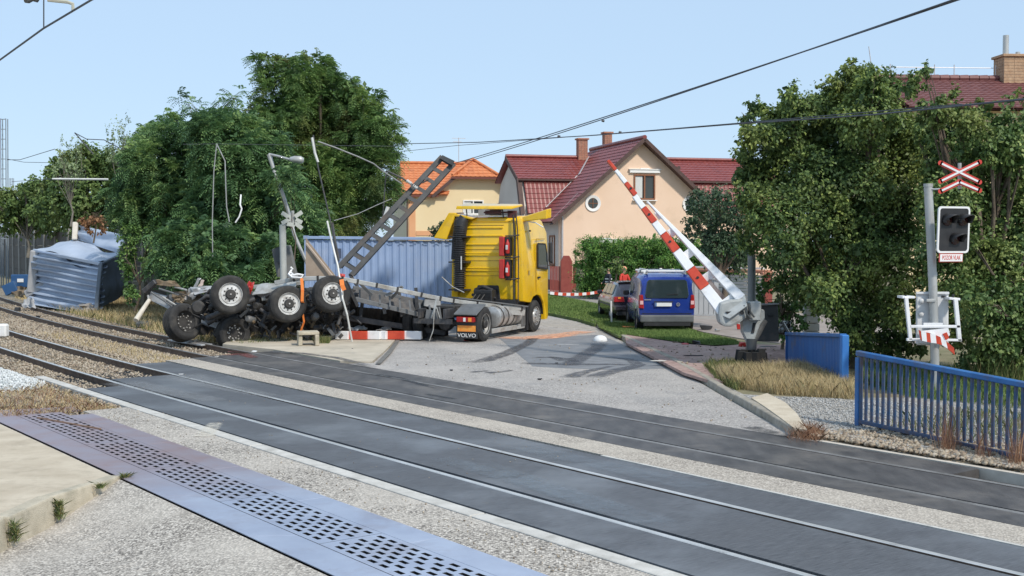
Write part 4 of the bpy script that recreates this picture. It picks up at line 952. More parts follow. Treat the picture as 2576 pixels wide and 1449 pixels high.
# olive scrub on the far left
c = CL([(175,405,24),(160,430,30),(225,400,30),(265,405,30),(345,390,34),(372,350,26),(310,430,36),(170,450,42),(220,425,48),(265,440,42),(150,500,48),(210,500,55),(270,500,55),(320,480,45),(120,530,40),(180,550,42),(250,560,48),(310,560,48),(355,560,38)], 62, 1.1)
tree('scrub_tree', 'olive green scrubby tree behind the barrier left of the dark trees', 'tree', at(220,700,62), c, .13, 'leaf', lf_dry, bmat=bark_g, dens=170, size=.17)
c = CL([(30,500,28),(110,470,30),(85,480,26),(40,520,36),(80,500,38),(15,530,30),(110,520,36),(60,555,35),(20,560,30),(100,560,30),(140,560,30)], 74, 1.0)
tree('far_scrub', 'hazy olive scrub at the far left edge beyond the barrier', 'bush', at(70,640,74), c, .1, 'leaf', lf_dry, bmat=bark_g, dens=130, size=.2)
for L_, lb, u0 in (([(160,375,8,32),(150,400,7,25),(172,400,8,30),(183,375,7,28),(195,395,8,30),(200,360,6,24),(160,430,20,22),(185,430,22,22)], 'left clump of thin grey-green poplar saplings', 178),
                 ([(275,345,8,30),(290,330,7,34),(305,315,7,34),(320,330,8,34),(335,355,8,30),(300,370,20,28),(325,385,20,26),(280,385,14,26),(350,380,12,24),(310,410,28,24)], 'right clump of tall thin grey-green poplar saplings', 310)):
    c = CL(L_, 60, 1.0, .6)
    tree('poplar_sapling', lb+' above the scrub', 'sapling', at(u0,560,60), c, .05, 'leaf', lf_pop, bmat=bark_g, dens=120, size=.13, inner=False, aspect=.5, group='poplar saplings on the left')
c = CL([(232,556,26,12),(250,570,16,14),(222,575,12,14)], 51, .8, .3)
tree('dead_vine', 'brown withered vine on top of the crushed blue container', 'vine', at(235,600,51), c, .03, 'leaf', lf_dead, dens=330, size=.12, inner=False)
c = CL([(1108,588,22,18),(1125,578,20,20),(1140,590,16,16)], 60, 1, .4)
tree('garden_shrub', 'small dark shrub in front of the yellow house above the long blue container', 'shrub', at(1120,640,60), c, .05, 'leaf', lf_drk, dens=260, size=.12)

# conifer hedge of the peach house
c = []
for i in range(15):
    t = i/14; u = 1478+t*370; 
    for v, rr in ((626, 26), (655, 30), (690, 30), (715, 26)):
        c += CL([(u, v+random.uniform(-6,4), rr+random.uniform(-2,3))], 58-6*t, 1.2, .3)
tree('clipped_hedge', 'bright green clipped conifer hedge in front of the peach house', 'hedge', at(1590,735,55), c, .06, 'leaf', lf_con, dens=520, size=.10, aspect=.35, up=1)
c = CL([(1545,668,20,16),(1520,680,12,12),(1565,680,12,12)], 48, 1, .3)
tree('yellowish_bush', 'small yellow-green bush in front of the hedge behind the dark car', 'bush', at(1545,720,48), c, .04, 'leaf', lf_map, dens=330, size=.09)
# dark garden tree overlapping the peach house
c = CL([(1765,515,34),(1800,505,34),(1745,560,22),(1790,550,45),(1840,520,36),(1840,560,50),(1800,610,42),(1850,620,45),(1770,600,30),(1730,585,14),(1840,660,40)], 38, 1.0)
tree('dark_garden_tree', 'dark blue-green garden tree covering the right corner of the peach house', 'tree', at(1820,760,38), c, .1, 'leaf', lf_drk, dens=330, size=.09)
# right hand trees
c = CL([(2135,175,24),(2165,190,30),(2190,215,38),(2230,215,34),(2150,235,45),(2090,225,34),(2235,262,30),(1985,235,20,30),(2000,275,36),(1950,300,36),(1900,275,24),(1880,300,20),(1905,340,40),(1960,350,55),(2040,290,50),(2100,300,60),(2180,300,65),(2250,320,50),(2320,355,40),(2030,370,65),(2120,380,75),(2220,390,75),(2310,380,65),(1880,395,30),(1900,430,40),(1960,440,60),(2050,460,75),(2150,480,80),(2260,480,75),(2390,470,50)], 28, 1.1)
tree('maple_tree', 'large rounded tree with mixed yellow-green leaves right of the raised barrier', 'tree', at(2130,900,28), c, .2, 'leaf', lf_map, dens=900, size=.085)
c = CL([(1890,500,40),(1930,540,50),(1900,590,40),(2000,550,70),(2090,570,75),(2190,580,75),(2290,580,60),(1960,620,55),(2050,650,70),(2150,680,75),(2250,680,70),(2010,710,45),(2090,740,60),(2190,770,60),(2270,780,50),(2140,830,50),(2220,850,50),(2290,860,40)], 26.5, 1.0)
tree('maple_shrub', 'dark shady lower foliage between the barrier and the signal post', 'tree', at(2140,940,26.5), c, .13, 'leaf', lf_map, dens=850, size=.08)
c = CL([(2300,215,26),(2325,182,14,18),(2350,262,30),(2420,285,28),(2398,228,10,16),(2475,275,22),(2335,300,30),(2440,312,34),(2520,318,34),(2590,310,34),(2390,300,30),(2400,350,45),(2470,370,50),(2350,340,40),(2540,380,55),(2590,350,45),(2400,420,70),(2480,450,75),(2560,450,75),(2620,420,60),(2380,520,65),(2460,550,75),(2550,560,80),(2640,550,70)], 25, 1.0)
tree('lilac_tree', 'tall dark green tree behind the red-edged crossing sign at the right edge', 'tree', at(2480,960,25), c, .16, 'leaf', lf_map2, dens=850, size=.085)
c = CL([(2370,620,60),(2450,650,70),(2540,670,75),(2630,660,70),(2380,720,60),(2460,760,65),(2550,780,70),(2640,770,65),(2400,820,55),(2480,860,55),(2560,880,60),(2640,880,60),(2440,920,40),(2520,930,45),(2600,940,45)], 23.6, .9)
tree('lilac_bush', 'dark glossy bush filling the space behind the blue railing', 'bush', at(2500,1000,23.6), c, .1, 'leaf', lf_map2, dens=850, size=.08)
c = CL([(2545,262,22),(2590,240,26),(2530,290,20)], 30, 1)
tree('overhanging_branch', 'sparse leafy branch in front of the maroon roof at the right edge', 'branch', at(2620,700,30), c, .06, 'leaf', lf_map, dens=200, size=.13, inner=False)
c = CL([(1915,720,24,30),(1910,760,20,26),(1970,700,36,30),(1990,750,38,34),(1950,790,40,34),(2005,800,36,34),(1980,830,34,20),(1925,650,20,26),(1960,650,26,26)], 30.5, .6, .3)
tree('ivy_wall', 'bright green ivy and creeper behind the grey cabinet', 'ivy', at(1965,880,30.6), c, .04, 'leaf', lf_ivy, dens=480, size=.09)

# grasses
def blades(name, sampler, n, h0, h1, w, mat, lean=.35):
    P = np.array([sampler() for _ in range(n)]); h = RNG.uniform(h0, h1, n)[:,None]; a = RNG.uniform(0, 6.28, n)
    s = np.stack([np.cos(a), np.sin(a), a*0], 1)*w/2; l = rnd(n)*lean; l[:,2] = 0
    m = P+np.array([0,0,1])*h*.55+l*h*.35; t = P+np.array([0,0,1])*h+l*h
    V = np.stack([P-s, P+s, m+s*.7, t, m-s*.7], 1).reshape(-1,3)
    Fc = np.arange(5*n).reshape(n,5)
    return tag(fastmesh(name, V, Fc, mat, tone=np.repeat(RNG.uniform(0,1,n),5), loc=P.mean(0)), kind='stuff')
gr_dry = tonemat('dry_grass', [(.28,.21,.10,1),(.55,.42,.23,1),(.70,.56,.33,1),(.38,.34,.15,1)])
gr_grn = tonemat('green_grass', [(.07,.13,.03,1),(.14,.225,.055,1),(.24,.31,.10,1)])
gr_red = tonemat('russet_weed', [(.16,.07,.04,1),(.30,.15,.09,1),(.38,.24,.14,1)])
gr_wed = tonemat('weed', [(.05,.09,.025,1),(.12,.17,.05,1),(.3,.25,.11,1)])
DG = [G(1800,955),G(1850,950),G(1900,948),G(1985,942),G(2085,940),G(2140,985),G(2150,1015),G(2060,1008),G(1950,1000),G(1860,985),G(1825,975)]
blades('dry_grass', samp_poly(DG, .03), 30000, .12, .38, .007, gr_dry, .35)
blades('green_grass', samp_poly([G(1770,930),G(1850,925),G(1900,945),G(1880,985),G(1850,990),G(1800,965)], .05), 4000, .08, .28, .012, gr_wed)
LW = [G(1506,824,.1),G(1556,843,.1),G(1575,842,.1),G(1640,851,.1),G(1720,862,.1),G(1800,869,.1),G(1865,866,.1),G(1850,857,.1),G(1760,838,.1),G(1700,818,.1),G(1500,812,.1)]
blades('lawn_grass', samp_poly(LW, .10), 26000, .03, .09, .012, gr_grn)
LW = [G(1340,780,.1),G(1390,789,.1),G(1450,801,.1),G(1496,815,.1),G(1550,805,.1),G(1560,780,.1),G(1500,765,.1),G(1380,740,.1)]
blades('lawn_grass', samp_poly(LW, .10), 22000, .03, .10, .02, gr_grn)
blades('railing_weeds', samp_poly([T(11,15.3),T(4,15.4),T(4,18.5),T(11,18.5)], .05), 3800, .05, .32, .011, gr_wed)
blades('bush_foot_weeds', samp_poly([G(2160,970),G(2160,935),G(2600,960),G(2600,1040),G(2300,1010)], .05), 11000, .08, .34, .012, gr_grn)
blades('russet_weeds', lambda: G(2032+random.gauss(0,22), 1096+random.gauss(0,7), 0.02), 1700, .03, .20, .0032, gr_red, .7)
for u_, n_ in ((2385, 330), (2560, 300), (2480, 120)):
    blades('russet_weeds', lambda: G(u_+random.gauss(0,14), 1135+(u_-2385)*.2+random.gauss(0,4), .03), n_, .06, .62, .0032, gr_red, .25)
blades('trackside_grass', samp_sc(32, 66, 14.0, 18.5, -.12), 30000, .10, .38, .014, gr_dry)
blades('trackside_grass', samp_sc(31, 55, 13.9, 16.5, -.12), 6000, .08, .3, .014, gr_wed)
blades('ballast_weeds', samp_sc(27.6, 40, 10.5, 11.5, -.11), 2500, .03, .12, .01, gr_dry)
blades('verge_weeds', samp_sc(20.6, 27, 4.9, 7.0, -.03), 5200, .02, .10, .007, gr_dry, .7)
blades('verge_weeds', samp_sc(20.6, 25, 5.2, 6.9, -.03), 1800, .03, .12, .008, gr_red, .7)
for (x, y, n_) in ((-4.84,13.93,200),(-5.05,13.2,420),(-5.14,12.2,380),(-4.74,14.5,320),(-5.5,12.8,60)):
    blades('kerb_weeds', lambda: Vector((x+random.gauss(.0,.02), y+random.gauss(0,.025), random.uniform(-.22,-.02) if y < 13.9 else -.01)), n_//2, .03, .085, .010, gr_wed, 1.0)
blades('wreck_weeds', lambda: (lambda p: Vector((p.x, p.y, .03)))(G(random.uniform(790,830), 862+random.uniform(-3,5))), 700, .05, .2, .012, gr_wed)
blades('tall_weeds', lambda: (lambda p: Vector((p.x, p.y, .05)))(G(2530+random.gauss(0,40), 985+random.uniform(-10,10))), 900, .3, .8, .012, gr_wed, .2)
# ------------------------------------------------------------------ lorry
tyre_m = M('tyre_rubber', (.018,.018,.019,1), (.04,.039,.038,1), 4, .85, bs=.3, bscale=30, grime=(.085,.078,.068,1), gscale=2.5, glo=.5, ghi=.8)
alu = M('polished_aluminium', (.50,.49,.47,1), (.62,.61,.59,1), 4, .38, .6, grime=(.26,.24,.21,1), gscale=3.5, glo=.46, ghi=.7)
rimw = M('white_wheel_paint', (.52,.52,.51,1), (.66,.66,.65,1), 4, .5, grime=(.24,.21,.18,1), gscale=6, glo=.48, ghi=.7)
rimg = M('grey_wheel_paint', (.36,.35,.33,1), (.48,.47,.45,1), 4, .5, .2, grime=(.16,.14,.12,1), gscale=4)
rusty = M('rusty_steel', (.12,.09,.06,1), (.24,.17,.10,1), 6, .8, bs=.3, grime=(.3,.25,.18,1), gscale=4)
hubd = M('hub_dark', (.035,.034,.034,1), (.07,.066,.062,1), 8, .6, .3)
frame_d = M('chassis_dark', (.035,.036,.04,1), (.075,.075,.08,1), 5, .6, .2, grime=(.13,.11,.09,1), gscale=2.5)
frame_g = M('frame_grey', (.13,.135,.14,1), (.21,.215,.22,1), 4, .55, .3, grime=(.09,.075,.06,1), gscale=2)
galv = M('galvanised', (.42,.425,.41,1), (.56,.56,.54,1), 4, .5, .35, grime=(.27,.235,.19,1), gscale=2.4, glo=.48, ghi=.72, bs=.15)
blk = M('black_plastic', (.02,.02,.022,1), (.035,.035,.038,1), 5, .5)
yel = M('cab_yellow', (.84,.50,.006,1), (.88,.55,.014,1), 1.2, .28, grime=(.50,.33,.07,1), gscale=2.2, glo=.52, ghi=.8, coat=.6)
yel_s = M('cab_yellow_seam', (.34,.19,.01,1), (.4,.22,.015,1), 3, .6)
red_p = M('red_plastic', (.42,.022,.018,1), (.52,.04,.03,1), 4, .35)
red_c = M('red_cover', (.45,.03,.025,1), (.55,.06,.05,1), 5, .5)
white_p = M('white_paint', (.74,.74,.73,1), (.8,.8,.79,1), 3, .5, grime=(.5,.48,.45,1), gscale=2.5, glo=.55)
orange_r = M('orange_reflector', (.85,.24,.03,1), (.8,.42,.08,1), 14, .35)
cabglass = glassmat('cab_glass', (.03,.045,.05,1))
def tyre(mb, o, ax, R=.52, w=.36, mi=0, n=40):
    """ax: towards the outer face; o: centre of the tyre"""
    o = Vector(o); ax = Vector(ax).normalized()
    pr = [(R*.56,-w/2+.02),(R*.62,-w/2),(R*.86,-w/2),(R*.95,-w/2+.03),(R,-w*.36)]
    for k in range(4):
        a = -w*.36+w*.72*(k+.5)/4; pr += [(R, a-.03),(R, a+.018),(R-.014, a+.022),(R-.014, a+.034)]
    pr += [(R,w*.36),(R*.95,w/2-.03),(R*.88,w/2-.004),(R*.86,w/2-.008),(R*.84,w/2),(R*.64,w/2),(R*.62,w/2-.006),(R*.56,w/2-.02)]
    return mb.lathe(pr, o, ax, n, mi, close=True)
def rim(parent, o, ax, R=.52, w=.36, style='trailer'):
    o = Vector(o); ax = Vector(ax).normalized(); f = o+ax*(w/2-.03); a = ax.orthogonal().normalized(); b = ax.cross(a)
    mats = {'trailer': rimw, 'rear': rimg, 'front': alu, 'wreck': hubd}[style]
    if style == 'trailer': pr = [(R*.575,.028),(R*.60,.035),(R*.585,.0),(R*.53,-.01),(R*.50,-.03),(R*.47,.0),(R*.33,.012),(.0,.012),(.0,-.02),(R*.56,-.06)]
    elif style == 'front': pr = [(R*.575,.03),(R*.60,.035),(R*.57,.0),(R*.5,-.03),(R*.42,.03),(R*.3,.07),(R*.2,.09),(0,.09),(0,.03),(R*.56,-.05)]
    else: pr = [(R*.575,.03),(R*.60,.035),(R*.57,.0),(R*.50,-.10),(R*.40,-.15),(0,-.15),(0,-.2),(R*.56,-.2)]
    r = MB().lathe(pr, f, ax, 36, close=True).build('rim', mats, parent, smooth=35)
    mb = MB(); 
    if style == 'trailer':
        for k in range(10):
            t = 2*PI*k/10; c = f+(a*math.cos(t)+b*math.sin(t))*R*.335; mb.lathe([(.0,.0),(.024,.0),(.024,.017),(0,.017)], c, ax, 10)
            t += PI/10; c = f+(a*math.cos(t)+b*math.sin(t))*R*.24; mb.lathe([(.016,0),(.016,.04),(0,.045)], c, ax, 6)
        mb.lathe([(R*.27,.0),(R*.27,.04),(R*.21,.07),(0,.07)], f, ax, 20)
        mb.build('hub', hubd, r, smooth=40)
        MB().lathe([(.022,.075),(.022,.095),(0,.1)], f, ax, 8).build('hub_cap', rimw, r)
    else:
        for k in range(10):
            t = 2*PI*k/10; c = f+(a*math.cos(t)+b*math.sin(t))*R*.33; z = .06 if style == 'front' else -.16
            mb.lathe([(.02,z),(.02,z+.05),(0,z+.055)], c, ax, 6)
        for k in range(8):
            t = 2*PI*k/8; c = f+(a*math.cos(t)+b*math.sin(t))*R*.46; z = .0 if style == 'front' else -.125
            mb.lathe([(.0,z),(.03,z),(.03,z+.02),(0,z+.02)], c, ax, 8)
        if style == 'rear': mb.lathe([(.13,-.16),(.13,.02),(.10,.05),(0,.05)], f, ax, 18)
        mb.build('hub', hubd if style == 'rear' else alu, r, smooth=40)
    return r
RZ = math.radians(67)
tk = empty('lorry', (-1.90, 34.75, 0), RZ, label='yellow lorry tractor unit jackknifed across the road, seen from behind', cat='lorry', world=False)
# x forward, y left, z up; origin on the ground under the rear axle
xb, xf, hw = 2.85, 5.08, 1.245
def cabside(z):   # outline of the cab in (x, z)
    return None
prof = [(xb,1.02),(xb,3.42),(xb+.06,3.58),(xb+.25,3.66),(xb+1.25,3.70),(xf-.55,3.52),(xf-.22,3.15),(xf-.10,2.62),(xf-.02,1.9),(xf,1.2),(xf,.42),(xf-.12,.34),(xf-.42,.34),
        (xf-.42,.60),(xf-.52,.90),(xf-.78,1.12),(xf-1.1,1.18),(xf-1.42,1.12),(xf-1.62,.95),(xb+.28,.98)]
# cab shell: side skins, back, roof and front as one shell of quads around the outline
mb = MB(); n = len(prof)
def yw(x, z): # half width narrows at roof and nose
    return hw-.10*max(0, (z-3.1)/.6)**1.5-.05*max(0, (x-(xf-.5))/.5)**2
ring = [(p[0], yw(*p), p[1]) for p in prof]; V = [(x, y, z) for x, y, z in ring]+[(x, -y, z) for x, y, z in ring]
mb.add(V, [tuple(range(n))[::-1], tuple(range(n, 2*n))]+[(i, (i+1)%n, n+(i+1)%n, n+i) for i in range(n)])
cab = mb.build('cab', yel, tk, bevel=.035, bseg=2, smooth=35)
# pressed ribs across the back wall
mb = MB()
for z in (3.30, 3.05, 2.78, 2.50, 2.44, 2.04, 1.96):
    mb.box((xb-.012, .12, z), (.03, 1.35, .05))
mb.build('back_rib', yel, tk, bevel=.012); 
for z, dy in ((3.38,0),(2.62,0),(2.27,.0),(1.80,0)): MB().box((xb-.004, .12, z), (.012, 1.4, .014)).build('seam', yel_s, tk)
MB().box((xb-.01,0,3.5),(.02,2.1,.02)).build('seam', yel_s, tk)
mb = MB(); mb.box((xb-.03,-1.0,2.3),(.05,.05,2.4)); mb.box((xb-.03,1.0,2.3),(.05,.05,2.4)); mb.build('corner_post', yel, tk, bevel=.01)
# underside / engine tunnel
mb = MB(); mb.hexa([(xb-.02,-.48,.95),(xb-.02,.40,.95),(xb+.4,.40,.95),(xb+.4,-.48,.95),(xb-.02,-.40,1.50),(xb-.02,.32,1.50),(xb+.4,.32,1.5),(xb+.4,-.4,1.5)])
mb.box((xb-.18,-.04,1.12),(.5,.62,.5)).tube([(xb-.25,.3,1.35),(xb-.3,0,1.47),(xb-.25,-.32,1.35)],.06,8).tube([(xb-.2,.42,1.2),(xb-.3,.1,1.2),(xb-.2,-.4,1.1)],.05,8)
mb.build('engine_block', blk, tk, bevel=.02)
mb = MB()
for k in range(9): mb.box((xb-.445,-.04,.93+k*.045),(.02,.56,.02))
mb.build('radiator_grille', hubd, tk)
mb = MB().box((xf-1.5,0,.85),(1.9,2.1,.42)).box((xb+.35,0,1.03),(.7,2.2,.12)); mb.build('underbody', blk, tk)
# wheel arch lining right and left
for sg in (-1, 1):
    mb = MB(); cx, cz = xf-1.1, .52
    pts = [(cx+.64*math.cos(t), cz+.64*math.sin(t)) for t in [PI*(i/10)*1.0 for i in range(11)]]
    vs = [(x, sg*.85, z) for x, z in pts]+[(x, sg*1.2, z) for x, z in pts]
    mb.add(vs, [(i, i+1, 12+i, 11+i) for i in range(10)]); mb.build('wheel_arch', blk, tk)
# door, windows and mirrors
for sg in (-1, 1):
    y = sg*(hw+.004)
    win = [(xf-1.05,2.05),(xf-.20,1.98),(xf-.28,2.45),(xf-.42,2.78),(xf-1.05,2.80)]
    MB().prism([(x, y-sg*.02, z) for x, z in win], (0, sg*.03, 0)).build('side_window', cabglass, tk)
    mb = MB()
    for a, b in zip(win, win[1:]+win[:1]): mb.beam((a[0],y,a[1]), (b[0],y,b[1]), .05, .035, (0,1,0))
    mb.build('window_seal', blk, tk)
    mb = MB(); dl = [(xf-1.2,1.25),(xf-1.2,2.95),(xf-.45,2.95)]
    for a, b in zip(dl, dl[1:]): mb.beam((a[0],y,a[1]), (b[0],y,b[1]), .02, .014, (0,1,0))
    mb.build('door_seam', yel_s, tk); MB().box((xf-.95,y,1.72),(.2,.03,.06)).build('door_handle', blk, tk)
    MB().box((xb+.45,y,1.9),(.10,.012,.13)).build('badge', M('badge_grey',(.4,.3,.1,1)) if 'badge_grey' not in MATS else MATS['badge_grey'], tk)
    MB().prism([(xf-.16,y,2.2),(xf-.16,y,2.85),(xf+.0,y,2.85),(xf+.02,y,2.15)], (0,sg*.10,0)).build('mirror', blk, tk, bevel=.03)
    MB().box((xb+.5, y, 3.2),(.07,.05,.05)).build('roof_marker', blk, tk)
MB().prism([(xf-.34,-1.08,3.0),(xf-.34,1.08,3.0),(xf-.08,1.08,2.15),(xf-.08,-1.08,2.15)], (.04,0,.02)).build('windscreen', cabglass, tk)
# roof deflector: lifted blade on two struts, torn left and right wings
MB().hexa([(xb-.15,1.02,3.88),(xb-.15,-.92,3.86),(xb+.75,-.92,3.98),(xb+.75,1.02,4.02),(xb-.12,1.0,3.99),(xb-.12,-.92,3.96),(xb+.7,-.92,4.05),(xb+.7,1.0,4.10)]).build('roof_spoiler', yel, tk, bevel=.04, bseg=2, smooth=40)
for y in (.72, -.52): MB().tube([(xb+.1,y,3.6),(xb+.02,y,3.9)], .02, 6).build('spoiler_strut', blk, tk)
MB().hexa([(xb-.3,1.72,2.98),(xb-.2,1.32,2.92),(xb+.2,1.3,2.95),(xb+.25,1.6,3.0),(xb-.22,1.22,3.78),(xb-.12,1.0,3.78),(xb+.5,1.0,3.8),(xb+.5,1.2,3.8)]).build('side_deflector', yel, tk, bevel=.03, bseg=2)
MB().hexa([(xb-.14,1.2,3.68),(xb-.14,.45,3.55),(xb+.25,.45,3.6),(xb+.25,1.2,3.7),(xb-.14,1.2,3.78),(xb-.14,.40,3.60),(xb+.25,.4,3.65),(xb+.25,1.2,3.8)]).build('deflector_bracket', yel, tk, bevel=.015)
MB().hexa([(xb+.1,-1.15,3.48),(xb+.0,-2.0,3.56),(xb+.3,-2.05,3.6),(xb+.5,-1.2,3.5),(xb+.1,-1.15,3.62),(xb+.0,-2.02,3.86),(xb+.3,-2.05,3.9),(xb+.5,-1.2,3.7)]).build('side_deflector', yel, tk, bevel=.03, bseg=2)
MB().tube([(xb+.2,-1.25,3.5),(xb+.1,-1.6,3.45),(xb+.0,-1.9,3.3)], .02, 6).build('deflector_strut', white_p, tk)
mb = MB().box((xb+.25,-.35,3.78),(.3,1.0,.05)).box((xb+.15,-.8,3.72),(.1,.28,.22)); mb.build('roof_equipment', M('dark_red_box',(.1,.03,.03,1),None,3,.6), tk)
# air intake snorkel with bellows
pts = [(xb-.2,.93,1.35),(xb-.2,.93,2.0),(xb-.18,.92,2.6),(xb-.16,.86,3.3),(xb-.14,.78,3.58)]
mb = MB(); mb.tube([(xb-.2,.86,1.3),(xb-.19,.86,2.0),(xb-.17,.84,2.9),(xb-.15,.80,3.5),(xb-.12,.72,3.62)], [.16,.15,.17,.21,.16], 12)
for i in range(34):
    z = 1.45+i*.058; mb.lathe([(.19,-.018),(.205,0),(.19,.018)], (xb-.19,.86-.02*(z-1.4)/2,z), (0,0,1), 14)
mb.tube([(xb-.2,1.04,2.3),(xb-.19,1.0,3.0),(xb-.16,.95,3.5),(xb-.1,.9,3.6)], .10, 10)
mb.build('air_intake', blk, tk, smooth=35)
mb = MB()
for z in (1.35, 2.22, 3.02): mb.box((xb-.17,.86,z),(.36,.62,.045))
mb.build('intake_clamp', hubd, tk)
MB().box((xb-.4,.70,2.2),(.02,.03,.42)).build('reflective_strip', white_p, tk)
# red extinguisher boxes
for z in (2.72, 2.02):
    MB().box((xb-.16,-.62,z),(.28,.17,.60)).build('extinguisher_box', red_c, tk, bevel=.02)
    MB().box((xb-.13,-.80,z),(.2,.17,.58)).build('box_recess', blk, tk)
    mb = MB().lathe([(.0,-.22),(.055,-.22),(.065,-.19),(.065,.1),(.03,.16),(.02,.22),(0,.22)], (xb-.27,-.82,z), (0,0,1), 14); e = mb.build('extinguisher', red_p, tk, smooth=40)
    MB().box((xb-.335,-.82,z-.03),(.01,.07,.14)).build('extinguisher_label', white_p, e)
mb = MB()
for z in (3.04, 2.37, 1.70): mb.tube([(xb-.2,-.72,z),(xb-.22,-.95,z),(xb-.05,-1.12,z+.03)], .022, 6)
mb.tube([(xb-.12,-.98,1.0),(xb-.14,-.98,2.0),(xb-.12,-1.0,3.0),(xb-.08,-.93,3.7)], .03, 8).tube([(xb-.1,-1.1,1.0),(xb-.12,-1.12,2.3),(xb-.1,-1.08,3.3),(xb-.05,-1.0,3.75)], .018, 6)
mb.build('ladder_rail', hubd, tk)
# chassis
for y in (-.4, .4): MB().box((1.9,y,.82),(5.8,.08,.28)).build('chassis_rail', frame_d, tk, bevel=.01)
MB().box((.05,0,.98),(1.0,.9,.09)).box((-.2,0,.9),(.2,1.0,.12)).build('fifth_wheel', hubd, tk, bevel=.02)
MB().tube([(0,-.9,.5),(0,.9,.5)], .09, 10).lathe([(.0,-.2),(.2,-.16),(.24,0),(.2,.16),(0,.2)], (0,0,.5), (1,0,0), 14).build('rear_axle', frame_d, tk, smooth=40)
MB().tube([(3.98,-.9,.5),(3.98,.9,.5)], .07, 8).build('front_axle', frame_d, tk)
def lwheel(x, y, ax, style, w=.3):
    t = MB(); tyre(t, (x,y,.5), ax, .5, w); o = t.build('wheel', tyre_m, tk, smooth=35); rim(o, (x,y,.5), ax, .5, w, style); return o
for sg in (-1, 1):
    lwheel(0, sg*1.10, (0,sg,0), 'rear'); tmb = MB(); tyre(tmb, (0,sg*.76,.5), (0,-sg,0), .5, .3); tmb.build('inner_wheel', tyre_m, tk, smooth=35)
    lwheel(3.98, sg*1.06, (0,sg,0), 'front')
# fuel tank, boxes on the right side
mb = MB(); mb.lathe([(.0,-.62),(.29,-.62),(.32,-.60),(.32,.60),(.29,.62),(0,.62)], (1.72,-.93,.62), (1,0,0), 20)
mb.build('fuel_tank', alu, tk, smooth=40)
for x in (1.3, 1.68, 2.08): MB().lathe([(.326,-.02),(.336,-.02),(.336,.02),(.326,.02)], (x,-.93,.62), (1,0,0), 20, close=True).build('tank_strap', hubd, tk)
MB().lathe([(.0,-.13),(.27,-.13),(.31,-.1),(.31,.1),(.27,.13),(0,.13)], (2.62,-.95,.62), (1,0,0), 20).build('air_tank', galv, tk, smooth=40)
MB().box((2.98,-.95,.55),(.3,.5,.62)).build('battery_box', frame_g, tk, bevel=.02)
MB().box((1.9,-1.14,.24),(2.5,.05,.14)).build('side_skirt', galv, tk, bevel=.01)
MB().box((3.25,-1.05,.45),(.08,.35,.7)).build('front_mudflap', blk, tk)
# rear mudguard, lamp and flap with lettering
for sg in (-1,):
    fl_ = MB().box((-.60,sg*.93,.42),(.03,.66,.62)).build('mudflap', blk, tk, bevel=.01)
    MB().hexa([(-.74,sg*.93-.36,.78),(-.74,sg*.93+.36,.78),(-.1,sg*.93+.36,1.04),(-.1,sg*.93-.36,1.04),(-.74,sg*.93-.36,.82),(-.74,sg*.93+.36,.82),(-.1,sg*.93+.36,1.08),(-.1,sg*.93-.36,1.08)]).build('mudguard', frame_g, tk, bevel=.01)
    lb = MB().box((-.68,sg*.93,.66),(.10,.56,.15)).build('tail_lamp', M('lamp_red',(.30,.012,.012,1),(.38,.02,.02,1),6,.25) if 'lamp_red' not in MATS else MATS['lamp_red'], tk, bevel=.015)
    MB().box((-.735,sg*.93+.02,.66),(.01,.07,.11)).build('reversing_lens', white_p, lb); MB().box((-.735,sg*.93-.15,.66),(.01,.10,.11)).build('indicator_lens', orange_r, lb)
    MB().box((-.635,sg*.93,.40),(.02,.56,.17)).build('reflector_plate', orange_r, tk)
    textmesh('VOLVO', 'lettering', white_p, tk, (-.622, sg*.93, .20), Matrix(((0,0,-1),(-1,0,0),(0,1,0))), .155, .004, 1.12)
MB().box((-.9,0,.6),(.08,1.2,.14)).build('rear_crossmember', frame_d, tk)
# hoses
mb = MB()
for k, y in enumerate((-.15, 0, .15)): mb.tube([(xb-.3,y,1.35),(xb-.7,y+.1,1.0),(xb-1.2,y,.95),(xb-1.6,y*2,1.1)], .02, 6)
mb.build('air_hose', MATS['lamp_red'] if False else hubd, tk)
MB().tube([(xb-.45,1.35,1.75),(xb-.5,.95,1.45),(xb-.5,.55,1.28)], .018, 6).build('bent_rod', galv, tk)

# ------------------------------------------------------------------ overturned semi-trailer
tl = empty('semi_trailer', (-5.0, 34.6, 0), label='wrecked semi-trailer lying twisted with its wheels in the air beside the track', cat='trailer')
def P(u, v, Y=34.0): return at(u, v, Y)
# bent side rail, light grey, made of bolted lengths
sr = [(640,733,34.3),(690,712,34.1),(740,702,34.0),(800,700,33.9),(862,702,33.9),(900,709,33.95),(948,718,34.0),(1000,729,34.1),(1060,742,34.3),(1107,751,34.6),(1140,757,34.9),(1200,765,35.3),(1262,771,35.9),(1312,776,36.3)]
for a, b in zip(sr[1:], sr[2:]):
    p, q = P(*a), P(*b); d = (q-p).normalized()
    MB().beam(p+d*.012, q-d*.012, .05, .125, (0,0,1)).build('side_rail', galv, tl, bevel=.012)
    MB().beam(q-d*.03, q+d*.03, .07, .15, (0,0,1)).build('joint_clamp', hubd, tl)
MB().beam(P(1140,748,35.2), P(1315,770,36.6), .6, .04, (0,0,1)).build('deck_plate', frame_g, tl)
MB().prism([P(1245,788,35.6),P(1320,794,36.4),P(1322,775,36.4),P(1245,768,35.6)], (0,.05,0)).build('end_panel', galv, tl)
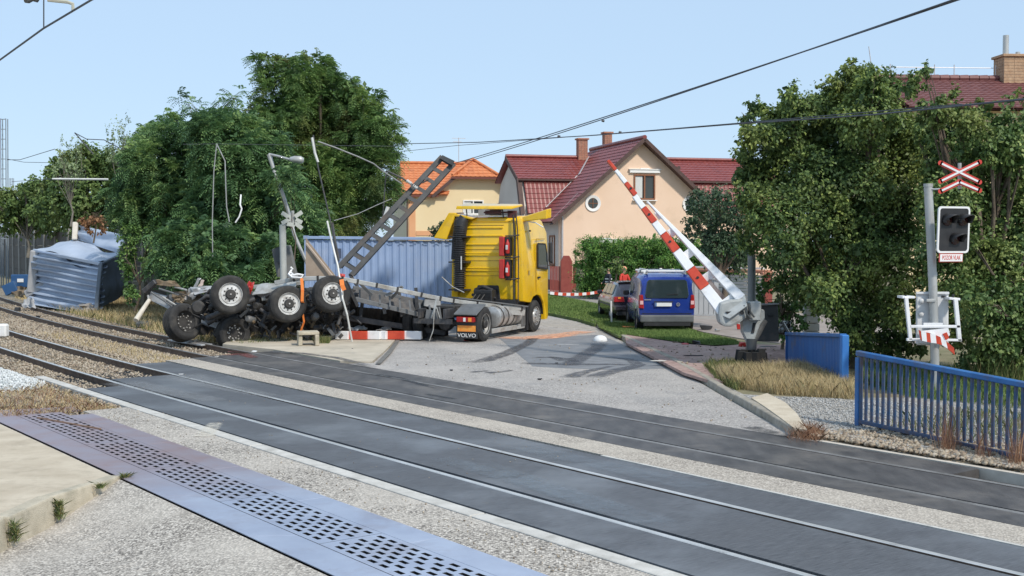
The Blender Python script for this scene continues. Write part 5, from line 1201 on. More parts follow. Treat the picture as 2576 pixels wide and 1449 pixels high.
# main beams, web and cross members below the rail
mbm = [((890,722,34.6),(1108,766,35.4)),((905,752,34.0),(1122,806,34.8)),((880,762,33.8),(1118,812,34.3))]
MB().beam(P(888,724,34.6), P(1112,770,35.3), .14, .12, (0,0,1)).build('main_beam', frame_g, tl, bevel=.01)
MB().beam(P(893,752,34.2), P(1122,808,34.7), .14, .13, (0,0,1)).build('main_beam', frame_g, tl, bevel=.01)
MB().hexa([P(893,750,34.45),P(1115,804,34.95),P(1115,804,35.0),P(893,750,34.5),P(895,728,34.55),P(1105,772,35.2),P(1105,772,35.25),P(895,728,34.6)]).build('beam_web', frame_d, tl)
for k in range(9):
    t = k/8; a = P(905+t*200, 728+t*44, 34.3); b = P(905+t*205, 753+t*50, 34.25)
    MB().beam(a, b, .05, .035, (0,1,0)).build('web_stiffener', frame_g, tl)
for u, v, u2, v2, y in ((870,706,900,770,33.9),(905,712,935,742,34.1),(968,745,1010,722,34.2),(1012,722,985,750,34.3),(1060,782,1078,815,34.2)):
    MB().beam(P(u,v,y), P(u2,v2,y+.2), .08, .09, (0,1,0)).build('brace', frame_g if u != 870 else frame_d, tl)
MB().hexa([P(1065,770,34.3),P(1112,782,34.4),P(1112,782,35.2),P(1065,770,35.1),P(1068,748,34.4),P(1108,752,34.6),P(1108,752,35.3),P(1068,748,35.2)]).build('tool_box', frame_g, tl, bevel=.02)
MB().hexa([P(1068,812,34.1),P(1104,812,34.1),P(1104,812,34.6),P(1068,812,34.6),P(1072,778,34.1),P(1100,782,34.1),P(1100,782,34.6),P(1072,778,34.6)]).build('bracket_box', frame_g, tl, bevel=.01)
mb = MB().tube([P(1098,752,34.1),P(1092,778,34.0),P(1085,800,34.0)], .022, 6).tube([P(1098,772,34.0),P(1108,806,34.0),P(1098,812,34.0)], .018, 6); mb.build('torn_strip', galv, tl)
MB().tube([P(1100,752,33.9),P(1092,790,33.85),P(1090,830,33.8),P(1080,858,33.8)], .014, 6).build('hanging_cable', galv, tl)
sheetmetal_pending = True
mb = MB()
for (a, b, c, d) in (((1000,757,34.9),(1128,775,35.6),(1128,846,36.4),(985,846,36.6)),((900,772,34.9),(1000,780,35.0),(985,846,36.6),(895,842,36.4))):
    mb.grid(lambda i, j: P(*a).lerp(P(*b), i).lerp(P(*d).lerp(P(*c), i), j)+Vector((0,.05*math.sin(i*40),0)), 30, 4)
mb.build('deck_underside', frame_d, tl)
mb = MB(); a, b, c, d = (430,752,35.4),(900,735,35.2),(905,846,36.2),(470,842,35.6)
mb.grid(lambda i, j: P(*a).lerp(P(*b), i).lerp(P(*d).lerp(P(*c), i), j)+Vector((0,.08*math.sin(i*60),0)), 60, 4)
mb.build('deck_underside', frame_d, tl)
MB().tube([P(1075,800,34.9),P(1078,852,35.0)], .07, 8).build('landing_leg', frame_d, tl); MB().box(P(1078,852,35.0),(.3,.3,.06)).build('landing_foot', frame_d, tl)
# cross members fanning back and the underside skeleton behind the wheels
for k in range(15):
    u = 430+k*44; v = 733+(8*math.sin(k*1.3)); y = 35.0
    a = P(u, v-4+(12 if k<3 else 0), y); MB().beam(a, a+Vector((random.uniform(-.15,.15), -.1, -.75+random.uniform(-.2,.2))), .09, .12, (0,1,0)).build('cross_member', frame_d if k % 3 else frame_g, tl)
for a, b, w, m_ in (((420,752,35.2),(905,732,34.9),.16,frame_d),((500,806,35.0),(870,792,34.7),.18,frame_d),((640,722,34.6),(760,712,34.3),.12,galv),((560,770,34.6),(820,782,34.5),.14,frame_d),((620,738,34.4),(770,728,34.2),.10,frame_g),((660,752,34.3),(700,744,34.2),.12,galv),
                    ((600,728,34.7),(500,732,34.9),.10,galv),((880,800,34.7),(1120,838,35.0),.16,frame_d),((760,730,34.4),(870,716,34.1),.10,frame_g)):
    MB().beam(P(*a), P(*b), .14, w, (0,0,1)).build('chassis_beam', m_, tl, bevel=.01)
for pts, r, m_ in (([(600,800,34.3),(560,790,34.0),(520,812,33.9)],.10,frame_d),([(578,742,33.9),(600,775,34.4),(592,835,34.6)],.085,frame_d),([(722,765,33.9),(735,800,34.4),(700,840,34.8)],.085,frame_d),([(832,740,33.9),(835,790,34.4),(820,840,35)],.085,frame_d),
                   ([(500,760,34.2),(520,745,34.1),(560,750,34.2)],.06,frame_d),([(640,765,34.1),(670,790,34.0),(655,820,34.1)],.06,frame_d),([(520,800,33.8),(600,768,33.7),(640,752,33.9)],.075,frame_d)):
    MB().tube([P(*p) for p in pts], r, 10).build('axle_tube', m_, tl, smooth=60)
for u, v, r, L in ((655,772,.11,.3),(690,800,.09,.3),(770,772,.10,.3),(640,805,.10,.3),(790,800,.11,.3),(500,775,.20,.22),(540,770,.09,.25),(868,790,.12,.3)):
    p = P(u, v, 34.2); ax = Vector((random.uniform(-.6,.6), -.8, random.uniform(-.3,.5)))
    MB().lathe([(.0,0),(r*.8,0),(r,.04),(r,L-.05),(r*.7,L),(0,L)], p, ax, 14).build('brake_chamber', random.choice([frame_d, frame_g, hubd]), tl, smooth=40)
mb = MB()
for k in range(26):
    u, v = random.uniform(470, 880), random.uniform(745, 840); p = P(u, v, 34.1+random.uniform(-.2,.5)); q = p+Vector((random.uniform(-.4,.4), random.uniform(-.2,.3), random.uniform(-.3,.3))); r = q+Vector((random.uniform(-.3,.3), 0, random.uniform(-.3,.2)))
    mb.tube([p, q, r], random.uniform(.012,.03), 5)
tag(mb.build('hose_tangle', hubd, tl), kind='stuff')
for m_, n_, s_ in ((frame_d, 130, 1.0), (frame_g, 55, .8), (rusty, 45, .8), (galv, 22, .6)):
    mb = MB()
    for k in range(n_):
        u, v = random.uniform(435, 885), random.uniform(742, 855)
        if v > 815 and u < 540: continue
        p = P(u, v, random.uniform(34.0, 35.0)); d = Vector((random.uniform(-1,1), random.uniform(-.5,.5), random.uniform(-.7,.7))).normalized(); L = random.uniform(.1,.45)*s_
        if k % 3: mb.beam(p, p+d*L, random.uniform(.02,.10)*s_, random.uniform(.02,.14)*s_, (random.uniform(-1,1), -1, random.uniform(-1,1)))
        else: mb.tube([p, p+d*L*.6, p+d*L+Vector((0,0,-.05))], random.uniform(.015,.05)*s_, 6)
    tag(mb.build('torn_fittings', m_, tl), kind='stuff')
# wheels
for i, (u, v, Y, R, ax, st) in enumerate(((578,742,33.55,.545,(.36,-1,.12),'trailer'),(722,765,33.6,.52,(.48,-1,.10),'trailer'),(832,740,33.75,.52,(.46,-1,.14),'trailer'),(458,812,33.9,.54,(1,-.8,.35),'wreck'),(586,838,34.1,.47,(.75,-1,.1),'wreck'))):
    p = P(u, v, Y); mb = MB(); tyre(mb, p, ax, R, .45)
    o = mb.build('wheel', tyre_m, tl, smooth=35); rim(o, p, ax, R, .45, st)
    MB().lathe([(.0,-.5),(.13,-.5),(.2,-.35),(.2,-.12),(0,-.12)], p, ax, 14).build('brake_drum', hubd, o, smooth=40)
# torn front end on the far left
def sheetmetal(name, pts, mat, th=.02, amp=.05, nu=10, nv=6, parent=tl, sd=1):
    A, B, C, D = [Vector(p) for p in pts]; nrm = (B-A).cross(D-A).normalized()
    def fn(i, j):
        p = A.lerp(B, i).lerp(D.lerp(C, i), j); return p+nrm*amp*noise.noise(Vector((i*3+sd, j*3, sd*7)))
    mb = MB(); mb.grid(fn, nu, nv); mb.grid(lambda i, j: fn(i, j)-nrm*th, nu, nv)
    for k in range(nu): mb.add([fn(k/nu,0),fn((k+1)/nu,0),fn((k+1)/nu,0)-nrm*th,fn(k/nu,0)-nrm*th],[(0,1,2,3)]); mb.add([fn(k/nu,1),fn((k+1)/nu,1),fn((k+1)/nu,1)-nrm*th,fn(k/nu,1)-nrm*th],[(0,1,2,3)])
    return mb.build(name, mat, parent, smooth=50)
galv_r = M('galvanised_bent', (.36,.37,.38,1), (.52,.53,.54,1), 5, .5, .35, grime=(.22,.16,.10,1), gscale=2.8, glo=.5, ghi=.72)
MB().prism([P(372,752,35.3),P(380,733,35.3),P(420,745,35.2),P(520,798,34.7),P(560,815,34.6),P(555,830,34.6),P(470,800,34.9)], (0,.05,0)).build('drilled_plate', galv_r, tl)
for u, v in ((395,752),(424,765)):
    MB().lathe([(0,0),(.045,0),(.045,.012),(0,.012)], P(u, v+4, 35.25), (0,-1,0), 12).build('bolt_hole', blk, tl)
MB().beam(P(362,734,35.2), P(392,708,35.1), .14, .16).build('bent_beam', frame_d, tl, bevel=.02)
sheetmetal('torn_sheet', [P(385,716,35.1),P(455,722,34.8),P(440,706,35.0),P(390,704,35.2)], rusty, amp=.12, sd=2)
sheetmetal('torn_sheet', [P(440,760,34.9),P(500,770,34.6),P(505,728,34.8),P(430,735,35.0)], rusty, amp=.18, sd=3)
sheetmetal('torn_sheet', [P(462,752,34.5),P(490,746,34.5),P(520,722,34.6),P(478,724,34.7)], galv_r, amp=.14, sd=4)
sheetmetal('torn_sheet', [P(490,742,34.5),P(545,728,34.5),P(545,718,34.6),P(478,722,34.6)], galv_r, amp=.10, sd=5)
sheetmetal('torn_fin', [P(485,725,34.7),P(494,722,34.7),P(506,700,34.7),P(498,699,34.7)], galv_r, amp=.05, sd=6)
sheetmetal('torn_fin', [P(498,722,34.65),P(508,722,34.6),P(513,704,34.7),P(507,703,34.7)], M('pinkish_plate',(.42,.33,.29,1),(.5,.42,.38,1),4,.7), amp=.05, sd=7)
sheetmetal('deck_remnant', [P(634,742,34.2),P(745,728,33.9),P(745,706,34.2),P(650,716,34.6)], galv, amp=.08, sd=8)
for a, b in (((400,726,34.9),(450,742,34.7)),((380,735,35.0),(440,775,34.8)),((410,748,34.9),(480,790,34.6)),((440,722,34.9),(470,730,34.7)),((375,758,35.2),(372,742,35.2))):
    MB().tube([P(*a), P(*b)], .03, 6).build('bent_rod', random.choice([galv, rusty, frame_g]), tl)
tag(MB().tube([P(342,806,34.6), P(352,790,34.8), P(376,754,35.1)], [.085,.075,.06], 10).build('broken_pipe', M('pale_pipe',(.55,.5,.42,1),(.65,.6,.52,1),5,.7), loc=P(342,806,34.6), smooth=50), 'pale broken pipe leaning against the torn left end of the trailer', 'pipe')
# things hanging on the wreck
def ribbon(name, pts, w, mat, label, cat, group=None, th=.006):
    mb = MB()
    for a, b in zip(pts, pts[1:]): mb.beam(a, b, w, th, (0,-1,0.01))
    o = mb.build(name, mat, loc=pts[-1]); return tag(o, label, cat, group)
or_s = M('orange_strap', (.85,.20,.03,1), (.78,.26,.06,1), 6, .6)
ribbon('strap', [P(759,700,33.6),P(761,730,33.5),P(760,758,33.5),P(764,768,33.7)], .085, or_s, 'wide orange strap hanging over the trailer rail between two upturned wheels', 'strap')
ribbon('strap', [P(762,790,33.8),P(765,810,33.8),P(757,832,33.9)], .05, or_s, 'narrow orange strap end hanging below the middle upturned wheel', 'strap')
ribbon('strap', [P(859,703,33.6),P(861,718,33.5),P(866,730,33.5)], .12, or_s, 'short orange strap on the trailer rail by the thin leaning rod', 'strap')
wc_ = M('white_cable', (.78,.78,.78,1), (.85,.85,.85,1), 4, .6)
pts = [P(731,672+0,34),P(736,676,34),P(729,684,34),P(738,690,33.9),P(728,694,33.9),P(750,690,33.8),P(763,692,33.9),P(758,699,33.8),P(735,698,33.8),P(726,690,33.9),P(733,680,34)]
tag(MB().tube(pts, .032, 6).build('cable', wc_, loc=P(740,700,33.8), smooth=60), 'tangled thick white cable lying on top of the bent trailer rail', 'cable')
tag(sheetmetal('red_lamp_housing', [P(620,718,34.0),P(634,732,33.9),P(640,712,34.1),P(625,708,34.2)], red_c, amp=.15, parent=tl, sd=9), None)
sheetmetal('red_lamp_housing', [P(618,735,33.9),P(628,746,33.8),P(634,722,34.0),P(622,720,34.0)], red_c, amp=.12, sd=10)
sheetmetal('red_lamp_housing', [P(850,696,34.3),P(865,706,34.1),P(868,690,34.3),P(856,688,34.3)], red_c, amp=.1, sd=11)

# ------------------------------------------------------------------ containers
blue_c = M('container_blue', (.26,.36,.56,1), (.32,.42,.62,1), 1.0, .5, grime=(.36,.43,.58,1), gscale=1.3, glo=.5, ghi=.8, bs=.05)
blue_d = M('container_blue_end', (.22,.30,.46,1), (.28,.36,.52,1), 1.0, .6, grime=(.24,.2,.18,1), gscale=1.3, glo=.6, ghi=.85)
cA, cB = at(768, 600, 40.6), at(1262, 612, 40.2); cA.z = .12; cB.z = .06
ct = empty('shipping_container', (cA+cB)/2, label='long pale blue shipping container standing upright behind the lorry', cat='container')
ex = (cB-cA); Lc = ex.length; ex.normalize(); ey = Vector((-ex.y, ex.x, 0)); 
if ey.y < 0: ey = -ey
Hc = 2.93
def cp_(x, y, z): return cA+ex*x+ey*y+Vector((0,0,z))
def corr(mb, p, d, up, L, H, nrm, per=.24, dep=.030, mi=0):
    k = int(L/per); pts = []
    for i in range(k):
        x = L*i/k; w = L/k
        pts += [(x,0),(x+w*.28,0),(x+w*.42,dep),(x+w*.86,dep)]
    pts.append((L,0)); mb.add([p+d*x-nrm*o for x, o in pts]+[p+d*x-nrm*o+up*H for x, o in pts], [(i,i+1,len(pts)+i+1,len(pts)+i) for i in range(len(pts)-1)], mi)
UPV = Vector((0,0,1))
mb = MB(); corr(mb, cp_(.08,.03,.15), ex, UPV, Lc-.16, Hc-.27, -ey); mb.build('front_wall', blue_c, ct, fix=False)
mb = MB(); corr(mb, cp_(.08,2.41,.15), ex, UPV, Lc-.16, Hc-.27, ey); mb.build('back_wall', blue_c, ct, fix=False)
mb = MB(); corr(mb, cp_(.03,.08,.15), ey, UPV, 2.28, Hc-.27, -ex); mb.build('end_wall', blue_c, ct, fix=False)
MB().prism([cp_(Lc-.1,0.05,.1),cp_(Lc-.05,.05,.1),cp_(Lc-.05,2.4,.1),cp_(Lc-.1,2.4,.1)], UPV*(Hc-.2)).build('door', blue_d, ct)
MB().prism([cp_(.03,.03,Hc-.1),cp_(Lc-.03,.03,Hc-.1),cp_(Lc-.03,2.41,Hc-.1),cp_(.03,2.41,Hc-.1)], UPV*.03).build('roof', blue_c, ct)
MB().prism([cp_(.03,.03,.1),cp_(Lc-.03,.03,.1),cp_(Lc-.03,2.41,.1),cp_(.03,2.41,.1)], UPV*.05).build('floor', frame_d, ct)
for y in (.0, 2.44):
    MB().beam(cp_(0,y,Hc-.05), cp_(Lc,y,Hc-.05), .07, .10).build('top_rail', blue_c, ct, bevel=.01); MB().beam(cp_(0,y,.08), cp_(Lc,y,.08), .08, .16).build('bottom_rail', blue_c, ct, bevel=.01)
    for x in (0.03, Lc-.03):
        MB().beam(cp_(x,y,.1), cp_(x,y,Hc-.05), .12, .12, ex).build('corner_post', blue_c, ct, bevel=.01)
        for z in (.08, Hc-.05): MB().box(cp_(x,y,z),(.18,.17,.13)).build('corner_casting', blue_d, ct, bevel=.01)
for x in (0.0, Lc): MB().beam(cp_(x,0,Hc-.05), cp_(x,2.44,Hc-.05), .08, .10).build('end_rail', blue_c, ct, bevel=.01)
for i in range(8): MB().box(cp_(.95+i*.0+.4*i+1.6,-.045,Hc-.145),(.2,.012,.03)).build('lashing_slot', frame_d, ct)
MB().box(cp_(1.16,-.055,2.35),(.17,.03,.34)).build('vent_plate', M('dark_blue_plate',(.07,.09,.15,1),None,3,.6), ct)
tr_ = M('plywood_brown', (.30,.235,.18,1), (.40,.32,.25,1), 2, .85)
tag(MB().prism([at(769,598,39.6),at(769,702,39.4),at(850,702,39.2)], (0,.05,0)).build('plywood_board', tr_, loc=at(800,702,39.4)), 'triangular torn brown plywood board leaning on the left end of the upright blue container', 'board')
MB()
tag(MB().beam(at(770,612,39.5), at(842,702,39.1), .06, .05).build('batten', M('pale_batten',(.5,.4,.32,1),None,3,.8), loc=at(842,702,39.1)), 'pale diagonal batten along the torn plywood board by the blue container', 'batten')

# crushed container half on the left
bl2 = M('container_blue_faded', (.34,.40,.50,1), (.43,.49,.59,1), .8, .5, grime=(.44,.50,.60,1), gscale=1.0, glo=.45, ghi=.7, bs=.1)
bl3 = M('container_grey_blue', (.13,.155,.19,1), (.18,.21,.25,1), 1.2, .7, grime=(.08,.08,.08,1), gscale=1)  # darker grey-blue for the right end and its edges
FLt, FRt, FRb, FLb = at(86,630,54.5), at(254,664,49.6), at(242,783,48.9), at(72,752,54.6)
BRt, BRb = at(307,640,53.5), at(312,738,54.0); BLt = at(186,600,58.5)
cc = empty('crushed_container', (FLb+FRb)/2, label='crushed and tipped pale blue container half lying beside the rails on the left', cat='container')
def patch(name, A, B, C, D, mat, ribs=0, along=True, dep=.06, nu=24, nv=24, warp=.06, sd=0, parent=cc, th=.03):
    """A-B bottom/left edge ... a bent sheet between four corners, with folded ribs"""
    nrm = (B-A).cross(D-A).normalized()
    if nrm.y > 0: nrm = -nrm
    if ribs: nv = ribs*5
    def fn(i, j):
        p = A.lerp(B, i).lerp(D.lerp(C, i), j); o = 0
        if ribs:
            t = (j*ribs) % 1.0; o = -dep*(0 if t < .30 else (t-.3)/.12 if t < .42 else 1 if t < .86 else (1-t)/.14)
        return p+nrm*(o+warp*noise.noise(Vector((i*2.2+sd, j*2.0+sd, sd*3))))
    mb = MB(); mb.grid(fn, nu, nv); mb.grid(lambda i, j: fn(i,j)-nrm*th, nu, nv)
    return mb.build(name, mat, parent, smooth=30 if ribs else 50, fix=False)
patch('ribbed_wall', FLb, FRb, FRt, FLt, bl2, ribs=8, dep=.19, warp=.34, sd=1)
patch('top_skin', FLt, FRt, BRt, BLt, bl2, warp=.5, sd=2)
patch('raised_flap', BLt, BRt, at(309,590,54.5), at(196,566,58.5), MATS['container_blue_faded'], warp=.3, sd=3)
patch('right_end', FRb, BRb, BRt, FRt, bl3, warp=.22, sd=4)
MB().beam(FRb, FRt, .16, .16, (0,1,0)).build('edge_post', bl3, cc, bevel=.02)
MB().beam(FLt, FRt, .14, .14).build('top_edge', bl2, cc, bevel=.02)
MB().beam(FRt, BRt, .12, .12).build('top_edge', bl3, cc, bevel=.02)
MB().beam(FLb+Vector((.2,0,.3)), FLt+Vector((.1,0,0)), .5, .4, (1,0,0)).build('twisted_post', M('bent_grey_post',(.33,.33,.34,1),(.42,.42,.42,1),2,.7), cc, bevel=.04)
MB().beam(FLb+Vector((-.1,0,.2)), FLb+Vector((.9,-.2,.7)), .3, .35).build('twisted_post', MATS['bent_grey_post'], cc, bevel=.04)
patch('floor_skirt', at(72,764,54.2), at(232,792,48.6), FRb+Vector((0,0,.1)), FLb+Vector((0,0,.15)), bl2, warp=.2, sd=5)
MB().beam(at(190,560,58.3), at(188,604,58.0), .25, .25).build('upright_post', MATS['pale_pipe'], cc, bevel=.03)
MB().tube([at(205,560,58),at(225,570,57)], .05, 6).build('bent_rod', MATS['pale_pipe'], cc)
sheetmetal('torn_corner', [at(205,776,49.5),at(238,790,48.6),at(230,762,49),at(198,766,49.6)], M('muddy_sheet',(.30,.26,.22,1),(.4,.36,.32,1),4,.9), amp=.3, parent=cc, sd=12)
# small blue cabinet door and rubble to the left of it
dbl = M('deep_blue_box', (.02,.075,.19,1), (.03,.10,.24,1), 2, .5)
q = at(55,712,57.5)
bx = empty('blue_cabinet', Vector((q.x,57.5,-.1)), label='small dark blue cabinet with a white label left of the crushed container', cat='cabinet')
MB().box((q.x-.0,57.5,.95),(.95,.3,.62)).build('door', dbl, bx, bevel=.03); MB().box((q.x,57.33,.98),(.3,.02,.17)).build('label_plate', white_p, bx)
MB().beam(at(12,732,57), at(42,718,57), .3, .5).build('flap', dbl, bx, bevel=.02)
sheetmetal('crumpled_sheet', [at(30,740,57),at(62,750,56),at(66,722,56.5),at(45,720,57)], rusty, amp=.3, parent=bx, sd=14)
tag(sheetmetal('crushed_bumper', [at(55,770,51.5),at(90,776,51),at(85,752,51.5),at(62,752,52)], MATS['bent_grey_post'], amp=.35, parent=cc, sd=15), None)
# ------------------------------------------------------------------ crossing barrier (raised, bent boom)
grey_p = M('grey_cast', (.36,.385,.385,1), (.48,.50,.50,1), 5, .55, .15, grime=(.27,.24,.20,1), gscale=3, glo=.5, ghi=.75, bs=.2)
refl_r = M('barrier_red', (.50,.045,.02,1), (.60,.08,.035,1), 5, .4, grime=(.38,.05,.03,1), gscale=3)
refl_w = M('barrier_white', (.76,.77,.79,1), (.82,.82,.83,1), 3, .4, grime=(.55,.54,.52,1), gscale=2.2, glo=.55)
pole_g = M('pole_galvanised', (.40,.41,.40,1), (.54,.54,.53,1), 3, .5, .4, grime=(.30,.27,.23,1), gscale=2, glo=.55, stretch=(1,1,.3))
dk = M('dark_grey_paint', (.06,.066,.07,1), (.09,.096,.10,1), 4, .55, grime=(.14,.13,.12,1), gscale=2)
Yb = 26.7
def Q(u, v, Y=Yb): return at(u, v, Y)
g_ = G(1890, 935); g_.z = .05
bar = empty('barrier', g_, label='raised railway crossing barrier with red and white striped boom and grey drive housing', cat='barrier')
MB().tube([Q(1889,905,Yb), Q(1891,852,Yb)], .115, 14).build('foot_post', dk, bar, smooth=50)
MB().hexa([Q(1870,790),Q(1896,792),Q(1896,792,Yb+.5),Q(1870,790,Yb+.5),Q(1868,758),Q(1900,762),Q(1900,762,Yb+.5),Q(1868,758,Yb+.5)]).build('neck', grey_p, bar, bevel=.03)
# bracket plate tapering down to the post
MB().prism([Q(*p) for p in ((1866,780),(1868,835),(1884,868),(1894,868),(1912,818),(1924,802),(1924,780),(1890,770))], (0,.28,0)).build('bracket', grey_p, bar, bevel=.02)
MB().prism([Q(*p, Yb-.02) for p in ((1894,812),(1902,812),(1897,838),(1890,838))], (0,.02,0)).build('slot', blk, bar)
MB().tube([Q(1894,858,Yb+.15), Q(1905,838,Yb+.2), Q(1922,805,Yb+.25)], .09, 10).build('stay', dk, bar, smooth=50)
# rounded drive head
hd = [(1812,762),(1838,754),(1868,752),(1880,760),(1884,780),(1878,800),(1862,812),(1840,822),(1822,822),(1812,812),(1808,790)]
MB().prism([Q(*p, Yb-.22) for p in hd], (0,.5,0)).build('drive_head', grey_p, bar, bevel=.05, bseg=2)
MB().lathe([(0,0),(.045,0),(.045,.03),(0,.03)], Q(1866,796-10,Yb-.22), (0,-1,0), 12).build('bolt', blk, bar)
MB().prism([Q(*p, Yb-.25) for p in ((1826,784),(1848,783),(1848,787),(1828,790))], (0,.03,0)).build('slot', blk, bar)
for k in range(2):
    MB().tube([Q(1872+k*10,768-k*4,Yb-.28), Q(1878+k*10,790-k*4,Yb-.28), Q(1890+k*8,802-k*4,Yb-.28)], .022, 6).build('cable', dk, bar)
MB().box(Q(1897,782,Yb-.05),(.25,.35,.42)).build('motor_box', grey_p, bar, bevel=.02)
# boom: two flanges joined by rungs, tapering to the tip
bs_, tip = Q(1836,768,Yb-.05), at(1537,412,29.5)
bd = (tip-bs_); BL = bd.length; bd.normalize(); bn = Vector((0,-1,0)).cross(bd).normalized(); bn = -bn if bn.x < 0 else bn    # to the upper right side
def BP(t, w, y=0): return bs_+bd*(BL*t)+bn*w+Vector((0,y,0))
def bw(t): return .29*max(0,1-t)**.9+.05     # half width of the pair
ts = [0,.10,.20,.205,.30,.42,.43,.52,.60,.61,.70,.74,.80,.92,1]
# left (lower) box: alternating white and red lengths
seg = [(0,.148,0),(.148,.262,1),(.262,.365,0),(.365,.475,1),(.475,.575,0),(.575,.68,1),(.68,.79,0),(.79,.885,1),(.885,.975,0),(.975,1.0,1)]
seg = [(0,.15,0),(.15,.27,1),(.27,.39,0),(.39,.505,1),(.505,.585,0),(.585,.685,1),(.685,.77,0),(.77,.86,1),(.86,.955,0),(.955,1.03,1)]
for a, b, c in seg:
    wa, wb_ = .10*max(0,1-a)+.038, .10*max(0,1-b)+.038; ca, cb_ = -bw(a)+wa, -bw(b)+wb_
    if a >= .77: ca, cb_ = ca*.5, cb_*.5
    o = MB().hexa([BP(a,ca-wa,-.10),BP(b-.0015,cb_-wb_,-.08),BP(b-.0015,cb_-wb_,.10),BP(a,ca-wa,.12),BP(a,ca+wa,-.10),BP(b-.0015,cb_+wb_,-.08),BP(b-.0015,cb_+wb_,.10),BP(a,ca+wa,.12)]).build('boom_section', refl_r if c else refl_w, bar, bevel=.012)
    if c and b < .9: MB().lathe([(0,0),(.035,0),(.035,.01),(0,.01)], BP((a+b)/2, (ca+cb_)/2, -.10), (0,-1,0), 10).build('lamp', blk, o)
MB().hexa([BP(0,bw(0)-.17,-.12),BP(.70,.06,-.08),BP(.70,.06,.08),BP(0,bw(0)-.17,.14),BP(0,bw(0)+.06,-.12),BP(.70,.10,-.08),BP(.70,.10,.08),BP(0,bw(0)+.06,.14)]).build('boom_flange', refl_w, bar, bevel=.012)
for t in (.02,.18,.335,.48,.60): MB().beam(BP(t,-bw(t)+.2,.02), BP(t-.0,bw(t)-.05,.02), .20, .04, (0,1,0)).build('rung', refl_w, bar, bevel=.008)
MB().hexa([BP(.0,-bw(0),-.13),BP(-.05,-.22,-.13),BP(-.05,-.22,.15),BP(0,-bw(0),.15),BP(0,bw(0)+.05,-.13),BP(-.05,.28,-.13),BP(-.05,.28,.15),BP(0,bw(0)+.05,.15)]).build('boom_root', grey_p, bar, bevel=.02)
# weathered letters plate inside the boom: a fine mesh strip
mb = MB()
for i in range(22): t = .03+i*.0062; mb.beam(BP(t,-.06,.02), BP(t+.002,.04,.02), .02, .015, (0,1,0))
tag(mb.build('grille', M('grille_brown',(.16,.12,.11,1),(.25,.2,.19,1),6,.8), bar), kind='stuff')
# black boot at the foot (a rubber skirt)
mb = MB()
for k in range(9):
    a = 2*PI*k/9; c = g_+Vector((math.cos(a)*.24, math.sin(a)*.24, .08)); mb.hexa([c+Vector((math.cos(a+t)*r, math.sin(a+t)*r, z)) for z, r0 in ((-.05,.15),(.34+random.uniform(-.05,.05),.10)) for t, r in ((0,r0),(PI/2,r0),(PI,r0),(-PI/2,r0))])
mb.build('rubber_boot', M('boot_rubber',(.012,.012,.012,1),(.022,.021,.02,1),6,.95), bar)
# tilted counter cabinet and steel pole behind
kb = empty('relay_cabinet', Q(1933,860,28.2)*1.0, label='dark grey equipment cabinet behind the barrier drive', cat='cabinet')
MB().hexa([Q(1904,858,28.0),Q(1960,860,28.0),Q(1960,860,28.6),Q(1904,858,28.6),Q(1905,768,28.0),Q(1957,766,28.0),Q(1957,766,28.6),Q(1905,768,28.6)]).build('body', dk, kb, bevel=.02)
MB().hexa([Q(1898,770,27.9),Q(1962,766,27.9),Q(1962,766,28.7),Q(1898,770,28.7),Q(1900,764,27.9),Q(1960,762,27.9),Q(1960,762,28.7),Q(1900,764,28.7)]).build('lid', grey_p, kb, bevel=.01)
MB().box(Q(1938,795,27.97),(.12,.03,.05)).build('handle', blk, kb)
sp_ = Q(1891,860,28.3); sp_.z = 0
tag(MB().tube([sp_, Q(1891,640,28.3)], .095, 12).build('steel_post', M('post_grey_green',(.17,.19,.19,1),(.24,.26,.26,1),3,.5,.2), loc=sp_, smooth=50), 'grey steel post standing behind the barrier drive among the leaves', 'post')
jk = empty('junk_heap', Q(1975,850,29), label='heap of torn dark metal scrap behind the blue panel', cat='scrap')
for k in range(7): sheetmetal('scrap_sheet', [Q(1968+random.uniform(-12,14),850-random.uniform(0,20),29),Q(1985+random.uniform(-6,10),845-random.uniform(0,20),29.1),Q(1982+random.uniform(-6,10),812,29.3),Q(1966,808+random.uniform(-6,10),29.2)], random.choice([dk, hubd, grey_p]), amp=.25, parent=jk, sd=20+k)
MB().beam(Q(1985,838,28.5), Q(1968,808,28.6), .05, .05).build('bar', galv, jk)

# ------------------------------------------------------------------ signal post with the second barrier seen end-on
sb = G(2351, 1003); sb.z = .03; Ys = sb.y
def R_(u, v, Y=Ys): return at(u, v, Y)
sg = empty('crossing_signal', sb, label='railway crossing signal post with black three-lamp board, crossed sign and POZOR VLAK plate', cat='crossing signal')
MB().tube([sb, R_(2352,905), R_(2346,700), R_(2335,470)], .078, 16).build('post', pole_g, sg, smooth=50)
MB().tube([R_(2346,695), R_(2345.6,685)], .084, 16).build('clamp', pole_g, sg)
MB().tube([R_(2335,470), R_(2335,462)], .084, 16).build('post_cap', pole_g, sg)
MB().tube([R_(2336,476,Ys-.05), R_(2370,476,Ys-.1)], .018, 6).tube([R_(2414,410,Ys-.05),R_(2414,475,Ys-.05)], .035, 8).build('sign_bracket', pole_g, sg)
sr_ = M('sign_red', (.58,.05,.035,1), (.64,.08,.06,1), 6, .35); sw = M('sign_white', (.8,.8,.8,1), None, 3, .35)
